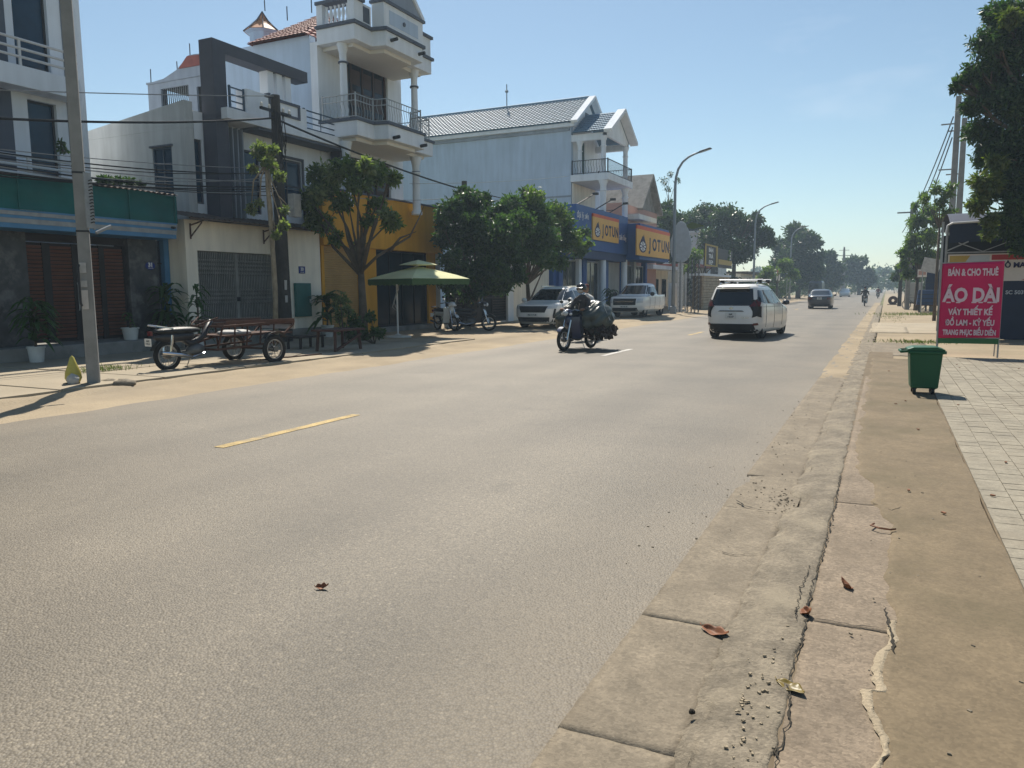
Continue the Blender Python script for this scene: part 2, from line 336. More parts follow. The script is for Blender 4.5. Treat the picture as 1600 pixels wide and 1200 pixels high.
leafmat('leaf_far', (.022, .045, .018), (.06, .09, .03), .32)

# ---------------------------------------------------------------- ground, road, pavements
def S(o): return tag(o, kind='structure')
def jit(x, y, s, a): # smooth pseudo-noise
    return a*(math.sin(x*s*1.7+y*s*2.3+1.3)+math.sin(x*s*3.9-y*s*3.1+.7)*.6+math.sin(y*s*7.7+x*s*5.3)*.4)/2
g = MB().box(-900, 900, -300, 1500, -1, -.05); S(g.build('ground', 'field'))
rb = MB(); NY = 240
ys = [-12+i*.35 for i in range(120)] + [30+i*6 for i in range(140)]
for y in ys:
    e = jit(0, y, 2.1, .05)+jit(1, y, .7, .05)
    xr = (-.93 if y < 8 else -.93+min(.45, (y-8)*.06)) + e; xl = -9.5+jit(3, y, 1.9, .06)+jit(5, y, .5, .08)
    k = len(rb.v); rb.v += [(xl, y, 0), (-5.2, y, .03), (xr, y, .0)]
    if k: rb.f += [(k-3, k, k+1, k-2), (k-2, k+1, k+2, k-1)]
S(rb.build('road', 'asphalt', clean=True))
def mark(name, m, x, y0, y1, wd=.13, label=None):
    b = MB(); n = 10
    for i in range(n+1):
        y = y0+(y1-y0)*i/n; c = .03-abs(x+5.2)*(.03/4.3)+.005; j = jit(x, y, 9, .012); b.v += [(x-wd/2+j, y, c), (x+wd/2+j*.7, y, c)]
        if i: k = 2*i; b.f.append((k-2, k-1, k+1, k))
    return S(b.build(name, m))
mark('lane_marking', 'yellow_paint', -5.87, 5.45, 7.65)
for y in (16.9, 25.6, 37, 48, 59, 70, 81, 92): mark('lane_marking', 'white_paint' if y < 20 else 'yellow_paint', -5.85, y, y+2.2, .13)
# left verge: sandy gutter, broken low kerb, slab pavement
vb = MB(); xs = [-9.35, -9.6, -9.9, -10.25, -10.6, -10.7, -10.78, -10.95, -11.6, -13.5, -17.6]; yv = [-10+i*.4 for i in range(150)]+[50+i*8 for i in range(80)]
for y in yv:
    for i, x in enumerate(xs):
        z = [-.012, .006, .014, .02, .03, .04, .075, .085, .088, .09, .10][i]; a = [0, .006, .008, .01, .012, .02, .02, .012, .006, .004, 0][i]
        vb.v.append((x+(jit(x, y, 2.6, .06) if i in (4, 5, 6, 7) else 0), y, z+jit(x, y, 3.3, a)))
N = len(xs)
for j in range(len(yv)-1):
    for i in range(N-1): k = j*N+i; vb.f.append((k, k+1, k+N+1, k+N))
lp = S(vb.build('left_pavement', 'verge', smooth=True))
for j in range(9):
    for i in range(3):
        x0 = -11.05-i*1.86; y0 = 3.6+j*1.86; b = MB(); dz = rnd.uniform(-.006, .006); tl = rnd.uniform(-.006, .006)
        b.obox((x0-.92, y0+.92, .094+dz), (1.82+rnd.uniform(-.03, .01), 1.83+rnd.uniform(-.03, .01), .05), Matrix.Rotation(rnd.uniform(-.012, .012), 3, 'Z') @ Matrix.Rotation(tl, 3, 'X'))
        b.build('slab', 'verge_slab', lp, bevel=.006)
# right side: gutter slabs, kerb, old slabs, cement walk, pavers, dirt yard
yd = S(MB().box(-.2, 40, -12, 600, -.5, .035).build('yard', 'dirt'))
gb = S(MB().grid(lambda u, v: (-1.03+.53*u+(jit(7, v*17, 3.1, .035)+jit(9, v*17, 11, .02))*(1-u), -2.8+v*17.2, -.012+.0205*min(1, u*3.2)), 14, 420).build('gutter', 'concrete', smooth=True))
def slabmesh(w2, l, th, amp, nx, ny, seed, wob=0):
    b = MB()
    def top(u, v):
        x, y = (u-.5)*w2, (v-.5)*l; ed = min(u, 1-u, v, 1-v); z = jit(x+seed, y+seed*2, 5, amp)+jit(x+seed, y, 17, amp*.5)
        if ed == 0: x += jit(y*3+seed, x, 9, wob); y += jit(x*3+seed, y, 8, wob)
        return (x, y, z - (.002 if ed == 0 else 0))
    b.grid(top, nx, ny); k = len(b.v)
    rim = [i*(ny+1) for i in range(nx+1)]+[nx*(ny+1)+j for j in range(1, ny+1)]+[i*(ny+1)+ny for i in range(nx-1, -1, -1)]+[j for j in range(ny-1, 0, -1)]
    b.v += [(b.v[i][0], b.v[i][1], -th) for i in rim]
    n = len(rim); b.f += [(rim[i], rim[(i+1) % n], k+(i+1) % n, k+i) for i in range(n)]
    return b
gy = [1.3, 2.37, 3.42, 5.46, 6.5, 9.6, 14.2]
for i in range(len(gy)-1):
    b = slabmesh(.43, gy[i+1]-gy[i]-.003, .08, .0018, 10, int(22*(gy[i+1]-gy[i])), i*3.1, .004); m = b.mesh('gutter_slab', 'concrete', True)
    o = inst('gutter_slab', m, gb, (-.765+jit(0, i, 5, .012), (gy[i]+gy[i+1])/2, .012-(.012 if i == 3 else 0)), (R(rnd.uniform(-.1, .1)), R(rnd.uniform(-.25, .25)), 0))
    if i == 3: o.rotation_euler = (R(-.5), R(.8), R(.6))
gs = S(MB().grid(lambda u, v: (-1.0+.55*u+jit(v*50, u, 1, .03), 14.2+v*75, .006+jit(u*3, v*60, 1.5, .008)), 6, 260).build('sandy_gutter', 'dirt', smooth=True))
kb = MB()
def kerbf(u, v):
    y = 1.0+v*v*v*60+v*14; prof = [(-.585, -.03), (-.575, .012), (-.55, .026), (-.50, .042), (-.42, .056), (-.34, .06), (-.285, .062), (-.262, .058), (-.252, .045), (-.249, -.03)]
    t = u*(len(prof)-1); i = min(int(t), len(prof)-2); f = t-i; x = prof[i][0]*(1-f)+prof[i+1][0]*f; z = prof[i][1]*(1-f)+prof[i+1][1]*f
    edge = jit(x, y, 6, .012)+jit(x, y, 1.3, .018)+jit(x*2, y, 19, .006); rough = jit(x*3, y, 7, .003)+jit(x*5, y*1.3, 31, .0010)
    far = max(0, min(1, (y-8.5)/5))
    if i < 3: x += edge*1.3
    if i >= 6: x += jit(0, y, 4, .012)+jit(2, y, 13, .006)
    if far: z = z*(1-.35*far)+jit(x*4, y, 4.5, .016)*far; x += jit(0, y, 3.1, .05)*far
    hole = math.exp(-((y-5.75)/.16)**2); z -= hole*.05*(1 if i < 4 else 0); x += hole*.09*(1 if i < 3 else 0)
    return (x, y, z+rough)
kb.grid(kerbf, 27, 900); S(kb.build('kerb', 'kerb_concrete', smooth=True))
os_ = S(MB().box(-.29, .2, 1, 20, -.2, .0515).build('slab_strip', 'joint_sand'))
for (y0, y1, dz, t) in ((1.2, 3.575, 0, .05), (3.582, 5.725, .002, .05), (5.732, 9.4, .0, .0), (9.41, 14.4, 0, 0)):
    b = slabmesh(.43, y1-y0, .06, .0016, 10, int(24*(y1-y0)), y0, .004); inst('slab', b.mesh('slab', 'old_slab', True), os_, (-.037, (y0+y1)/2, .056+dz*.4), (R(t*.4), R(-.2), 0))
# cement walk laid over the slabs, with a wandering broken edge
def walkf(u, v):
    y = 1.0+v*17; a = .02+jit(0, y, 2.2, .045)+jit(1, y, 9, .009)+jit(2, y, 23, .003)+(.05 if y > 3 else 0); 
    if y > 5.3: a -= min(.27, (y-5.3)*.13)
    x = a+(.665+jit(4, y, 1.1, .012)-a)*u; return (x, y, .066+(.004 if u > .02 else -.02)+jit(x*2, y, 2.3, .003)+jit(x, y, 9, .001))
S(MB().grid(walkf, 24, 340).build('cement_walk', 'walk_cement', smooth=True))
def smearf(u, v):
    y = 1.6+v*2.1; a = .065+jit(0, y, 2.2, .045)+jit(1, y, 9, .009)+jit(2, y, 23, .003)+(.05 if y > 3 else 0)-.05
    wd = .010+.016*abs(math.sin(y*2.3+.4))+.006*abs(math.sin(y*11)); x = a+.012-wd*.8+wd*1.5*u+jit(u, y, 27, .004); return (x, y, .064+.009*math.sin(u*math.pi)**.5+jit(x, y, 40, .001))
MB().grid(smearf, 4, 160).build('cement_repair', 'cement_smear', os_, smooth=True)
def crack(pts, wd, name='crack', parent=None, z=.0015):
    b = MB(); fine = []
    for i in range(len(pts)-1):
        a, c = Vector(pts[i]), Vector(pts[i+1]); n = max(3, int((c-a).length/.025))
        for j in range(n): fine.append(a.lerp(c, j/n)+Vector((rnd.uniform(-.008, .008), rnd.uniform(-.006, .006), 0)))
    fine.append(Vector(pts[-1]))
    for i, p in enumerate(fine):
        d = (fine[min(i+1, len(fine)-1)]-fine[max(i-1, 0)]); d.z = 0; d.normalize(); q = Vector((-d.y, d.x, 0)); w2 = wd*(.25+rnd.random())*(.3 if i in (0, len(fine)-1) else 1)/2
        b.v += [tuple(p+q*w2+Vector((0, 0, z))), tuple(p-q*w2+Vector((0, 0, z)))]
        if i: k = 2*i; b.f.append((k-2, k-1, k+1, k))
    return b.build(name, 'crack', parent)
cz = .066
crack([(-.245, 1.6, .061), (-.25, 2.3, .061), (-.235, 2.7, .061), (-.27, 2.95, .061), (-.255, 3.4, .061), (-.27, 4.0, .061), (-.255, 4.4, .061)], .008, parent=os_)
crack([(-.255, 4.4, .062), (-.25, 5.0, .062), (-.25, 5.7, .062), (-.262, 6.6, .06)], .009, parent=os_)
crack([(-.30, 3.5, .066), (-.315, 3.95, .066), (-.30, 4.3, .066)], .006, parent=os_)
crack([(-.23, 3.585, .066), (-.05, 3.58, .066), (.10, 3.60, .07)], .008, parent=os_)
crack([(-.23, 5.73, .066), (-.02, 5.78, .066), (.1, 5.6, .07), (.16, 5.72, .074)], .006, parent=os_)
crack([(.06, 3.85, .072), (.085, 3.6, .074), (.10, 3.35, .074)], .012, parent=os_)
crack([(-.86, 4.47, .018), (-.72, 4.43, .018), (-.6, 4.5, .02)], .007, parent=gb)
crack([(-.915, 5.62, .02), (-.84, 5.50, .02), (-.72, 5.43, .02), (-.62, 5.45, .02)], .016, parent=gb)
for k in range(30):
    a = rnd.random()
    o = MB().ell((0, 0, 0), (1, .7, .5), 6, 4).mesh('pebble', rnd.choice(['crack', 'slat_brown', 'kerb_concrete']))
    if k == 0: PEB = o
for (cx, cy, n, sx, sy, z) in ((-.58, 5.7, 26, .05, .15, .02), (-.36, 2.65, 60, .035, .32, .066), (-.7, 6.1, 26, .14, .2, .016), (-.62, 5.85, 60, .07, .16, .012), (.2, 4.5, 50, .25, 2.2, .072), (-.75, 8.5, 70, .2, 2.5, .016), (-1.1, 6, 60, .25, 3, .006)):
    b = MB()
    for k in range(n):
        x, y = cx+rnd.gauss(0, sx), cy+rnd.gauss(0, sy); r = rnd.uniform(.002, .007); b.obox((x, y, z-.002), (r*2.2, r*1.4, r), Matrix.Rotation(rnd.random()*3, 3, 'Z') @ Matrix.Rotation(rnd.uniform(-.4, .4), 3, 'X'))
    tag(b.build('gravel', 'cement_smear' if z == .066 else 'kerb_concrete', None), 'loose gravel and mortar crumbs scattered along the broken kerb edge', 'gravel', kind='stuff')
# pavers: near ones are single pieces
pv = S(MB().box(.672, 3.6, -2, 18.9, -.2, .058).build('paved_forecourt', 'joint_sand'))
PW = .179; pm = []
for q in range(6):
    b = slabmesh(PW-.005, PW-.005, .03, .001, 2, 2, q*4.4, .0015); pm.append(b.mesh('paver', 'paver', False))
fb = MB(); cnt = 0
for j in range(int((18.8-4.0)/PW)):
    y = 4.06+j*PW
    for i in range(17):
        x = .68+PW*.5+i*PW
        if x > .145*y+.32: continue
        off = (PW*.5 if i % 2 else 0)
        if y < 12.1: inst('paver', pm[(i*7+j*3) % 6], pv, (x, y+off, .072+rnd.uniform(-.002, .002)), (R(rnd.uniform(-.5, .5)), R(rnd.uniform(-.5, .5)), 0)); cnt += 1
        else: fb.obox((x, y+off, .062+rnd.uniform(-.002, .002)), (PW-.008, PW-.008, .02), Matrix.Rotation(R(rnd.uniform(-.5, .5)), 3, 'X'))
fo = fb.build('paver_field', 'paver', pv); fo['kind'] = 'stuff'
# pale concrete apron and rubble farther along the right side
S(slabmesh(3.4, 7.5, .1, .006, 10, 20, 2, .05).mesh('a') and inst('concrete_apron', slabmesh(3.6, 8.5, .1, .004, 10, 24, 2, .05).mesh('concrete_apron', 'verge_slab', True), None, (1.35, 33, .045)))
S(inst('concrete_apron', slabmesh(1.1, 4.2, .1, .006, 8, 20, 5, .05).mesh('concrete_apron', 'verge_slab', True), None, (.2, 31, .05)))
S(inst('old_pavement', slabmesh(1.3, 4.6, .1, .01, 10, 24, 9, .06).mesh('old_pavement', 'concrete', True), None, (.35, 21.4, .045)))
# ---------------------------------------------------------------- building helpers
def window(par, ax, p, u0, u1, z0, z1, nu=1, nz=1, fm='dark_metal', gm='win_blue', d=.1, fw=.05, th=.05, name='window'):
    Q = (lambda b, a0, a1, c0, c1, e0, e1: b.box(p-e1, p-e0, a0, a1, c0, c1)) if ax == 'x' else (lambda b, a0, a1, c0, c1, e0, e1: b.box(a0, a1, p+e0, p+e1, c0, c1))
    b = MB(); Q(b, u0, u1, z0, z0+fw, d-th, d); Q(b, u0, u1, z1-fw, z1, d-th, d); Q(b, u0, u0+fw, z0+fw, z1-fw, d-th, d); Q(b, u1-fw, u1, z0+fw, z1-fw, d-th, d)
    us = [u0+fw+(u1-u0-2*fw)*i/nu for i in range(nu+1)]; zs = [z0+fw+(z1-z0-2*fw)*i/nz for i in range(nz+1)]
    for q in us[1:-1]: Q(b, q-fw*.4, q+fw*.4, z0+fw, z1-fw, d-th+.004, d)
    for q in zs[1:-1]: Q(b, u0+fw, u1-fw, q-fw*.4, q+fw*.4, d-th+.008, d)
    o = b.build(name, fm, par)
    for i in range(nu):
        for j in range(nz):
            g2 = MB(); Q(g2, us[i], us[i+1], zs[j], zs[j+1], d-.012, d-.006); g2.build('pane', gm, o)
    return o
def railing(par, pts, z0, z1, sp, m, name='railing', mid=None, r=.014, curl=False, posts=True):
    b = MB(); pts = [Vector(p) for p in pts]
    for a, c in zip(pts[:-1], pts[1:]):
        U = Vector((0, 0, 1)); b.bar(a+U*z1, c+U*z1, r*3, r*2); b.bar(a+U*(z0+.06), c+U*(z0+.06), r*2)
        for q in (mid or []): b.bar(a+U*q, c+U*q, r*2)
        n = max(1, int((c-a).length/sp))
        for i in range(1, n):
            p = a.lerp(c, i/n)
            if curl: b.tube([p+U*(z0+.06), p+U*(z0+(z1-z0)*.35)+(c-a).normalized()*.03, p+U*(z0+(z1-z0)*.65)-(c-a).normalized()*.03, p+U*z1], r*.7, 5)
            else: b.bar(p+U*(z0+.06), p+U*z1, r*1.2)
    if posts:
        for p in pts: b.bar(p+Vector((0, 0, z0)), p+Vector((0, 0, z1+.05)), r*3.4)
    return b.build(name, m, par)
def column(par, x, y, z0, z1, r, m='white_wall', name='column', cap=True):
    pr = [(0, z0), (r*1.35, z0), (r*1.35, z0+.1), (r*1.05, z0+.16), (r, z0+.2), (r*.88, z1-.62)]
    pr += [(r*1.15, z1-.6), (r*1.15, z1-.55), (r*.88, z1-.53), (r*.9, z1-.3), (r*1.5, z1-.02), (r*1.5, z1), (0, z1)] if cap else [(r*.88, z1), (0, z1)]
    o = MB().lathe((x, y, 0), pr, 20).build(name, m, par, auto=40); return o
def tiles(par, A, B, C, D, nu, nv, amp, m, name='roof_tiles'):
    A, B, C, D = map(Vector, (A, B, C, D)); n = (B-A).cross(D-A).normalized(); n = n if n.z > 0 else -n; b = MB()
    for j in range(nv):
        for i in range(nu):
            k = len(b.v)
            for (du, dv, h) in ((0, 0, 1), (.5, 0, 1.6), (1, 0, 1), (1, 1, .1), (.5, 1, .6), (0, 1, .1)):
                u, v = (i+du)/nu, (j+dv*1.02)/nv; p = A.lerp(B, u).lerp(D.lerp(C, u), min(v, 1)); b.v.append(tuple(p+n*amp*h))
            b.f += [(k, k+1, k+4, k+5), (k+1, k+2, k+3, k+4), (k, k+1, k+2)]
    b.add([A-n*.02, B-n*.02, C-n*.02, D-n*.02], [(0, 1, 2, 3)])
    o = b.build(name, m, par); o['kind'] = 'stuff'; return o

# ---------------------------------------------------------------- house behind the teal canopy (number 31)
h1 = thing('house', 'tall white and grey house with blue windows and pipe balconies, rising above the teal canopy', 'house', (-22, 9, .1))
F = -20
wh = [(12.95, 13.72, 4.62, 6.5), (12.75, 13.66, 7.3, 9.6), (9.3, 11.2, 4.6, 6.5), (9.3, 11.2, 7.3, 9.6)]
wallgrid('x', F, .3, 12.55, 14.02, .1, 12, wh).build('wall', 'white_wall', h1)
wallgrid('x', F+.02, .34, 3, 12.54, .1, 12, wh).build('clad_wall', 'grey_trim', h1)
part('grey_pilaster', 'grey_wall', h1, F-.3, F+.03, 14.03, 14.28, .1, 12); part('corner_pilaster', 'white_wall', h1, F-.3, F+.08, 14.285, 14.53, .1, 12)
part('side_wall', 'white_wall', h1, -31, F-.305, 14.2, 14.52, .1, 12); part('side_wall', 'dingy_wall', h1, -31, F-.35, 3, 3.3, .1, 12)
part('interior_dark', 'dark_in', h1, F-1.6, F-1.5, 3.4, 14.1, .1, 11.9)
for q in wh: window(h1, 'x', F, q[0], q[1], q[2], q[3], 1, 1, 'dark_metal', 'win_blue', .16, .05)
part('balcony_slab', 'white_wall', h1, F+.005, F+.62, 3, 14.02, 6.62, 7.12, .01); part('balcony_slab', 'white_wall', h1, F+.005, F+.62, 3, 14.02, 4.0, 4.3, .01)
for z0 in (7.12, 4.3):
    for z in (.22, .42, .64): MB().tube([(F+.55, 3.2, z0+z), (F+.55, 14.0, z0+z)], .035, 8).build('balcony_pipe', 'white_metal', h1)
    for y in (9, 12.5, 13.9): part('rail_post', 'white_metal', h1, F+.53, F+.57, y-.03, y+.03, z0, z0+.66)
# forecourt front: canopy, pillars, gate
G = -17.2
fc = thing('forecourt_gate', 'dark gate of brown slats between marble pillars under the striped canopy edge', 'gate', (G, 12, .1))
part('step', 'plinth', fc, G-1, G+.75, 6, 14.25, .05, .40, .02)
for y0, y1 in ((9.6, 10.78), (13.32, 14.16)): part('pillar', 'marble', fc, G-.4, G+.12, y0, y1, .4, 2.95, .01)
part('lintel', 'gate_dark', fc, G-.12, G-.02, 10.79, 13.31, 2.72, 2.95); part('pillar_cap', 'blue_paint', fc, G-.42, G+.16, 13.25, 14.3, 2.952, 3.06); part('pillar_cap', 'blue_paint', fc, G-.42, G+.16, 9.4, 10.85, 2.952, 3.06)
gx = G-.05
gf = MB(); cols = [(10.8, 11.22), (11.40, 11.93), (12.22, 12.62), (12.76, 13.27)]
gf.box(gx-.05, gx-.03, 10.8, 13.3, .44, 2.7)
for a, c in ((10.79, 10.83), (11.22, 11.40), (11.93, 12.07), (12.08, 12.22), (12.62, 12.76), (13.27, 13.31)): gf.box(gx-.03, gx+.02, a, c, .44, 2.7)
gf.build('gate_frame', 'gate_dark', fc)
sm = {}
for a, c in cols:
    k = round(c-a, 2); sm[k] = MB().obox((0, 0, 0), (.022, c-a-.02, .062), Matrix.Rotation(.35, 3, 'Y')).mesh('slat', 'slat_brown')
    for i in range(25): inst('slat', sm[k], fc, (gx+.002, (a+c)/2, .55+i*.0855))
MB().tube([(gx+.05, 12.0, 1.15), (gx+.07, 12.0, 1.2), (gx+.07, 12.0, 1.75), (gx+.05, 12.0, 1.8)], .015, 6).build('pull_handle', 'grey_metal', fc)
bl = MB()
for i in range(7): bl.box(G-.03, G-.015, 14.18+i*.03, 14.19+i*.03, .42, 2.9)
bl.box(G-.03, G-.01, 14.16, 14.4, 2.3, 2.33); bl.build('side_grille', 'dark_metal', fc); part('side_post', 'blue_paint', fc, G-.12, G+.1, 14.4, 14.56, .1, 3.06)
npl = MB().lathe((G+.125, 13.93, 2.24), [(0, 0), (.14, 0), (.15, .008), (.14, .016), (0, .016)], 24, Matrix(((0, 0, 1), (1, 0, 0), (0, .68, 0)))).build('number_plate', 'sign_blue', fc)
text('31', .14, (G+.144, 13.93, 2.262), FX, 'white_ink', npl, bold=.008); text('CÔNG VIÊN', .028, (G+.144, 13.93, 2.18), FX, 'white_ink', npl)
cn = thing('canopy', 'long teal net canopy with blue and white striped edge above the brown gate', 'canopy', (-16.2, 9, 3))
CX = -16.2
part('edge_board', 'blue_paint', cn, G-.3, CX, 3, 14.05, 2.9, 3.0); part('edge_stripe', 'galv', cn, CX-.3, CX+.012, 3, 14.06, 3.0, 3.1); part('edge_stripe', 'blue_paint', cn, CX-.3, CX+.02, 3, 14.06, 3.1, 3.16)  # white stripes use grey galv: deep shade is put into their colour
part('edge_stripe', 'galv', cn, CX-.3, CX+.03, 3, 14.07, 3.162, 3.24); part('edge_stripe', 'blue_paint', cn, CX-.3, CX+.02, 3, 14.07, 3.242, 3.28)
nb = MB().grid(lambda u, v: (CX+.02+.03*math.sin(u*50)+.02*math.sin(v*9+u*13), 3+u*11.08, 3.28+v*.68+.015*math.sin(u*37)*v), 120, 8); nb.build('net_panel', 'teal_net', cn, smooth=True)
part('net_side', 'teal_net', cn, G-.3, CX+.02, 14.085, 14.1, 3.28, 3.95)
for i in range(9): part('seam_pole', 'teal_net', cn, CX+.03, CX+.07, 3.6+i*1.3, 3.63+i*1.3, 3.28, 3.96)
cr = MB().grid(lambda u, v: (CX+.1-v*1.6, 3+u*11.1, 3.98+v*.12+.018*math.sin(u*11.1/.076*2*math.pi/2)), 290, 2); cr.build('corrugated_top', 'corrugate', cn)
MB().tube([(CX+.03, 13.9, 3.17), (CX+.14, 13.9, 3.16)], .03, 8).build('camera_nub', 'trim_black', cn)
# roof-top shrub behind the canopy edge
def leaves(pts, size, seed=0, up=.3, asp=.45):
    """mesh arrays of small folded leaves at the given points"""
    rg = np.random.default_rng(seed); n = len(pts); d = rg.normal(size=(n, 3)); d[:, 2] += up*rg.normal(size=n)-.35; d /= np.linalg.norm(d, axis=1)[:, None]
    t = rg.normal(size=(n, 3)); s = np.cross(d, t); s /= np.linalg.norm(s, axis=1)[:, None]; nn = np.cross(d, s); L = size*rg.uniform(.65, 1.25, n)[:, None]
    v = np.stack([pts, pts+d*L*.5+s*L*asp*.5+nn*L*.07, pts+d*L, pts+d*L*.5-s*L*asp*.5+nn*L*.07], 1).reshape(-1, 3); return v
def leafobj(name, v, m, parent):
    n = len(v)//4; me = bpy.data.meshes.new(name); me.vertices.add(len(v)); me.vertices.foreach_set('co', v.astype(np.float32).ravel())
    me.loops.add(len(v)); me.loops.foreach_set('vertex_index', np.arange(len(v), dtype=np.int32)); me.polygons.add(n)
    me.polygons.foreach_set('loop_start', np.arange(0, len(v), 4, dtype=np.int32)); me.update(calc_edges=True); me.materials.append(M[m])
    o = bpy.data.objects.new(name, me); COL.objects.link(o); W[o] = Vector()
    if parent: o.parent = parent; o.location = -W[parent]
    return o
def blobpts(blobs, n, seed, hollow=.55):
    rg = np.random.default_rng(seed); w8 = np.array([b[1][0]*b[1][1]+b[1][1]*b[1][2]+b[1][0]*b[1][2] for b in blobs]); w8 = w8/w8.sum(); out = []
    for (c, r), q in zip(blobs, w8):
        k = int(n*q)+3; d = rg.normal(size=(k, 3)); d /= np.linalg.norm(d, axis=1)[:, None]; rad = hollow+(1-hollow)*rg.random(k)**.7
        # clumps: squeeze towards a few random twigs
        tw = rg.normal(size=(max(6, k//45), 3)); tw /= np.linalg.norm(tw, axis=1)[:, None]; tw *= (.6+.5*rg.random(len(tw)))[:, None]
        p = d*rad[:, None]; j = rg.integers(0, len(tw), k); p = p*.36+tw[j]*.64+rg.normal(size=(k, 3))*.06; out.append(p*np.array(r)+np.array(c))
    return np.concatenate(out)

# ---------------------------------------------------------------- house with the dark frame
h2 = thing('house', 'white modern house with a dark roof frame and vertical fins beside the teal canopy', 'house', (-19, 18, .1))
F = -17.3; SY = 15.5
front = [(15.72, 16.05, 4.0, 5.75), (17.55, 18.25, 3.9, 5.75), (18.85, 20.1, 4.1, 5.72)]
wallgrid('x', F, .25, SY+.3, 21.06, 3.3, 6.5, front).build('wall', 'white_wall', h2)
sw = MB(); wz = lambda X: 6.72+(X+17.3)*.115
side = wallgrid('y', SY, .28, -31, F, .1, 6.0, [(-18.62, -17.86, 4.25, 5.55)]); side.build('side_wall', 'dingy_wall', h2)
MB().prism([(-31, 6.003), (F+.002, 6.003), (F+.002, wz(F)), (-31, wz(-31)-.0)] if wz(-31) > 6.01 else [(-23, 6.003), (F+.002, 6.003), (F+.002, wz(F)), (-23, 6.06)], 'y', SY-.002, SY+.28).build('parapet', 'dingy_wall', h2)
window(h2, 'y', SY, -18.62, -17.86, 4.25, 5.55, 2, 3, 'blue_metal', 'win_blue', .08, .05); part('window_hood', 'grey_trim', h2, -18.68, -17.8, SY-.06, SY-.003, 5.552, 5.6)
for k, q in enumerate(front): window(h2, 'x', F, *q, 1 if k < 2 else 2, 2, 'dark_clad', 'win_blue', .1, .06)
for q in front[2:]:
    b = MB(); b.box(F+.003, F+.04, q[0]-.09, q[0]-.01, q[2]-.1, q[3]+.1); b.box(F+.003, F+.04, q[1]+.01, q[1]+.09, q[2]-.1, q[3]+.1); b.box(F+.003, F+.04, q[0]-.01, q[1]+.01, q[3]+.02, q[3]+.1); b.build('window_surround', 'dark_clad', h2)
part('band', 'white_wall', h2, F-.2, F+.75, 16.3, 21.5, 6.32, 6.62, .01); part('band_under_strip', 'grey_trim', h2, F+.003, F+.7, 17.5, 21.4, 6.24, 6.315)  # white band, with a dark grey strip along its underside
part('frame_pillar', 'dark_clad', h2, F+.02, F+.52, 16.1, 16.55, 3.5, 8.1); part('frame_beam', 'dark_clad', h2, F+.02, F+.52, 16.1, 19.95, 8.1, 8.42)
for y in (18.28, 18.66, 19.04): part('frame_post', 'white_wall', h2, F+.1, F+.42, y, y+.24, 7.2, 8.1)
part('fin_panel', 'dark_clad', h2, F+.003, F+.05, 16.56, 17.45, 3.6, 6.24)
for i in range(4): part('fin', 'grey_wall', h2, F+.06, F+.28, 16.72+i*.19, 16.76+i*.19, 3.6, 6.24)
part('roof_parapet', 'white_wall', h2, F+.3, F+.72, 17.1, 17.95, 6.62, 7.28); part('roof_parapet', 'white_wall', h2, F+.3, F+.72, 18.02, 19.6, 6.62, 7.2)
fr = MB()
for a in ((18.2, 18.28, 6.8, 7.25), (19.2, 19.28, 6.8, 7.25), (18.285, 19.195, 7.17, 7.25), (18.285, 19.195, 6.8, 6.87)): fr.box(F+.723, F+.76, *a)
fr.build('parapet_frame', 'grey_trim', h2); part('roof_post', 'grey_trim', h2, F+.55, F+.75, 17.955, 18.015, 6.62, 7.35)
for y0, y1 in ((16.56, 17.09), (19.62, 21.2)): railing(h2, [(F+.6, y0, 0), (F+.6, y1, 0)], 6.62, 7.22, .55, 'blue_metal', mid=[6.85, 7.03], r=.016)
part('flat_roof', 'dingy_wall', h2, -31, F-.26, SY+.285, 21.05, 5.7, 5.9)
part('side_lintel', 'dark_clad', h2, F+.1, F+.5, 21.5, 21.75, 5.9, 7.35)
# ground-floor lock-up in front
lk = thing('lock_up_shop', 'cream single-storey lock-up with a folding lattice gate, behind the cargo tricycle', 'shop', (-17, 17, .1))
Lx = -16.5
wallgrid('x', Lx, .25, 14.58, 19.9, .42, 3.45, [(14.95, 17.75, .45, 2.66)]).build('wall', 'cream_wall', lk); part('plinth', 'plinth', lk, Lx-.3, Lx+.06, 17.76, 19.92, .1, .419, .02); part('sill', 'plinth', lk, Lx-.3, Lx+.3, 14.6, 17.755, .05, .30)
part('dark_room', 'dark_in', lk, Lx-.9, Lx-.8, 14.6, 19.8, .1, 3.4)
part('end_wall', 'cream_wall', lk, -17.25, Lx-.255, 19.6, 19.9, .1, 3.45); part('end_wall', 'cream_wall', lk, -17.25, Lx-.255, 14.58, 14.8, .1, 3.45)
lx = Lx-.08; bm_ = MB().box(-.012, .012, -.012, .012, 0, 2.32).mesh('gate_bar', 'lattice')
n = 44
for i in range(n+1):
    if abs(i-22) > 0: inst('gate_bar', bm_, lk, (lx, 14.97+i*2.76/n, .32))
part('meeting_stile', 'lattice', lk, lx-.03, lx+.04, 16.30, 16.41, .32, 2.64)
dg = MB()
for zb in (.42, 1.22, 2.02):
    for i in range(n):
        y0 = 14.97+i*2.76/n; y1 = y0+2.76/n
        for q in range(4): za = zb+q*.115; dg.bar((lx+.016, y0, za), (lx+.016, y1, za+.115), .01, .006); dg.bar((lx+.02, y1, za), (lx+.02, y0, za+.115), .01, .006)
o = dg.build('lattice_links', 'lattice', lk); o['kind'] = 'stuff'
part('gate_back', 'dark_in', lk, lx-.25, lx-.2, 14.9, 17.8, .3, 2.7)
MB().box(lx+.045, lx+.09, 16.31, 16.4, 1.3, 1.42).build('padlock', 'dark_metal', lk)
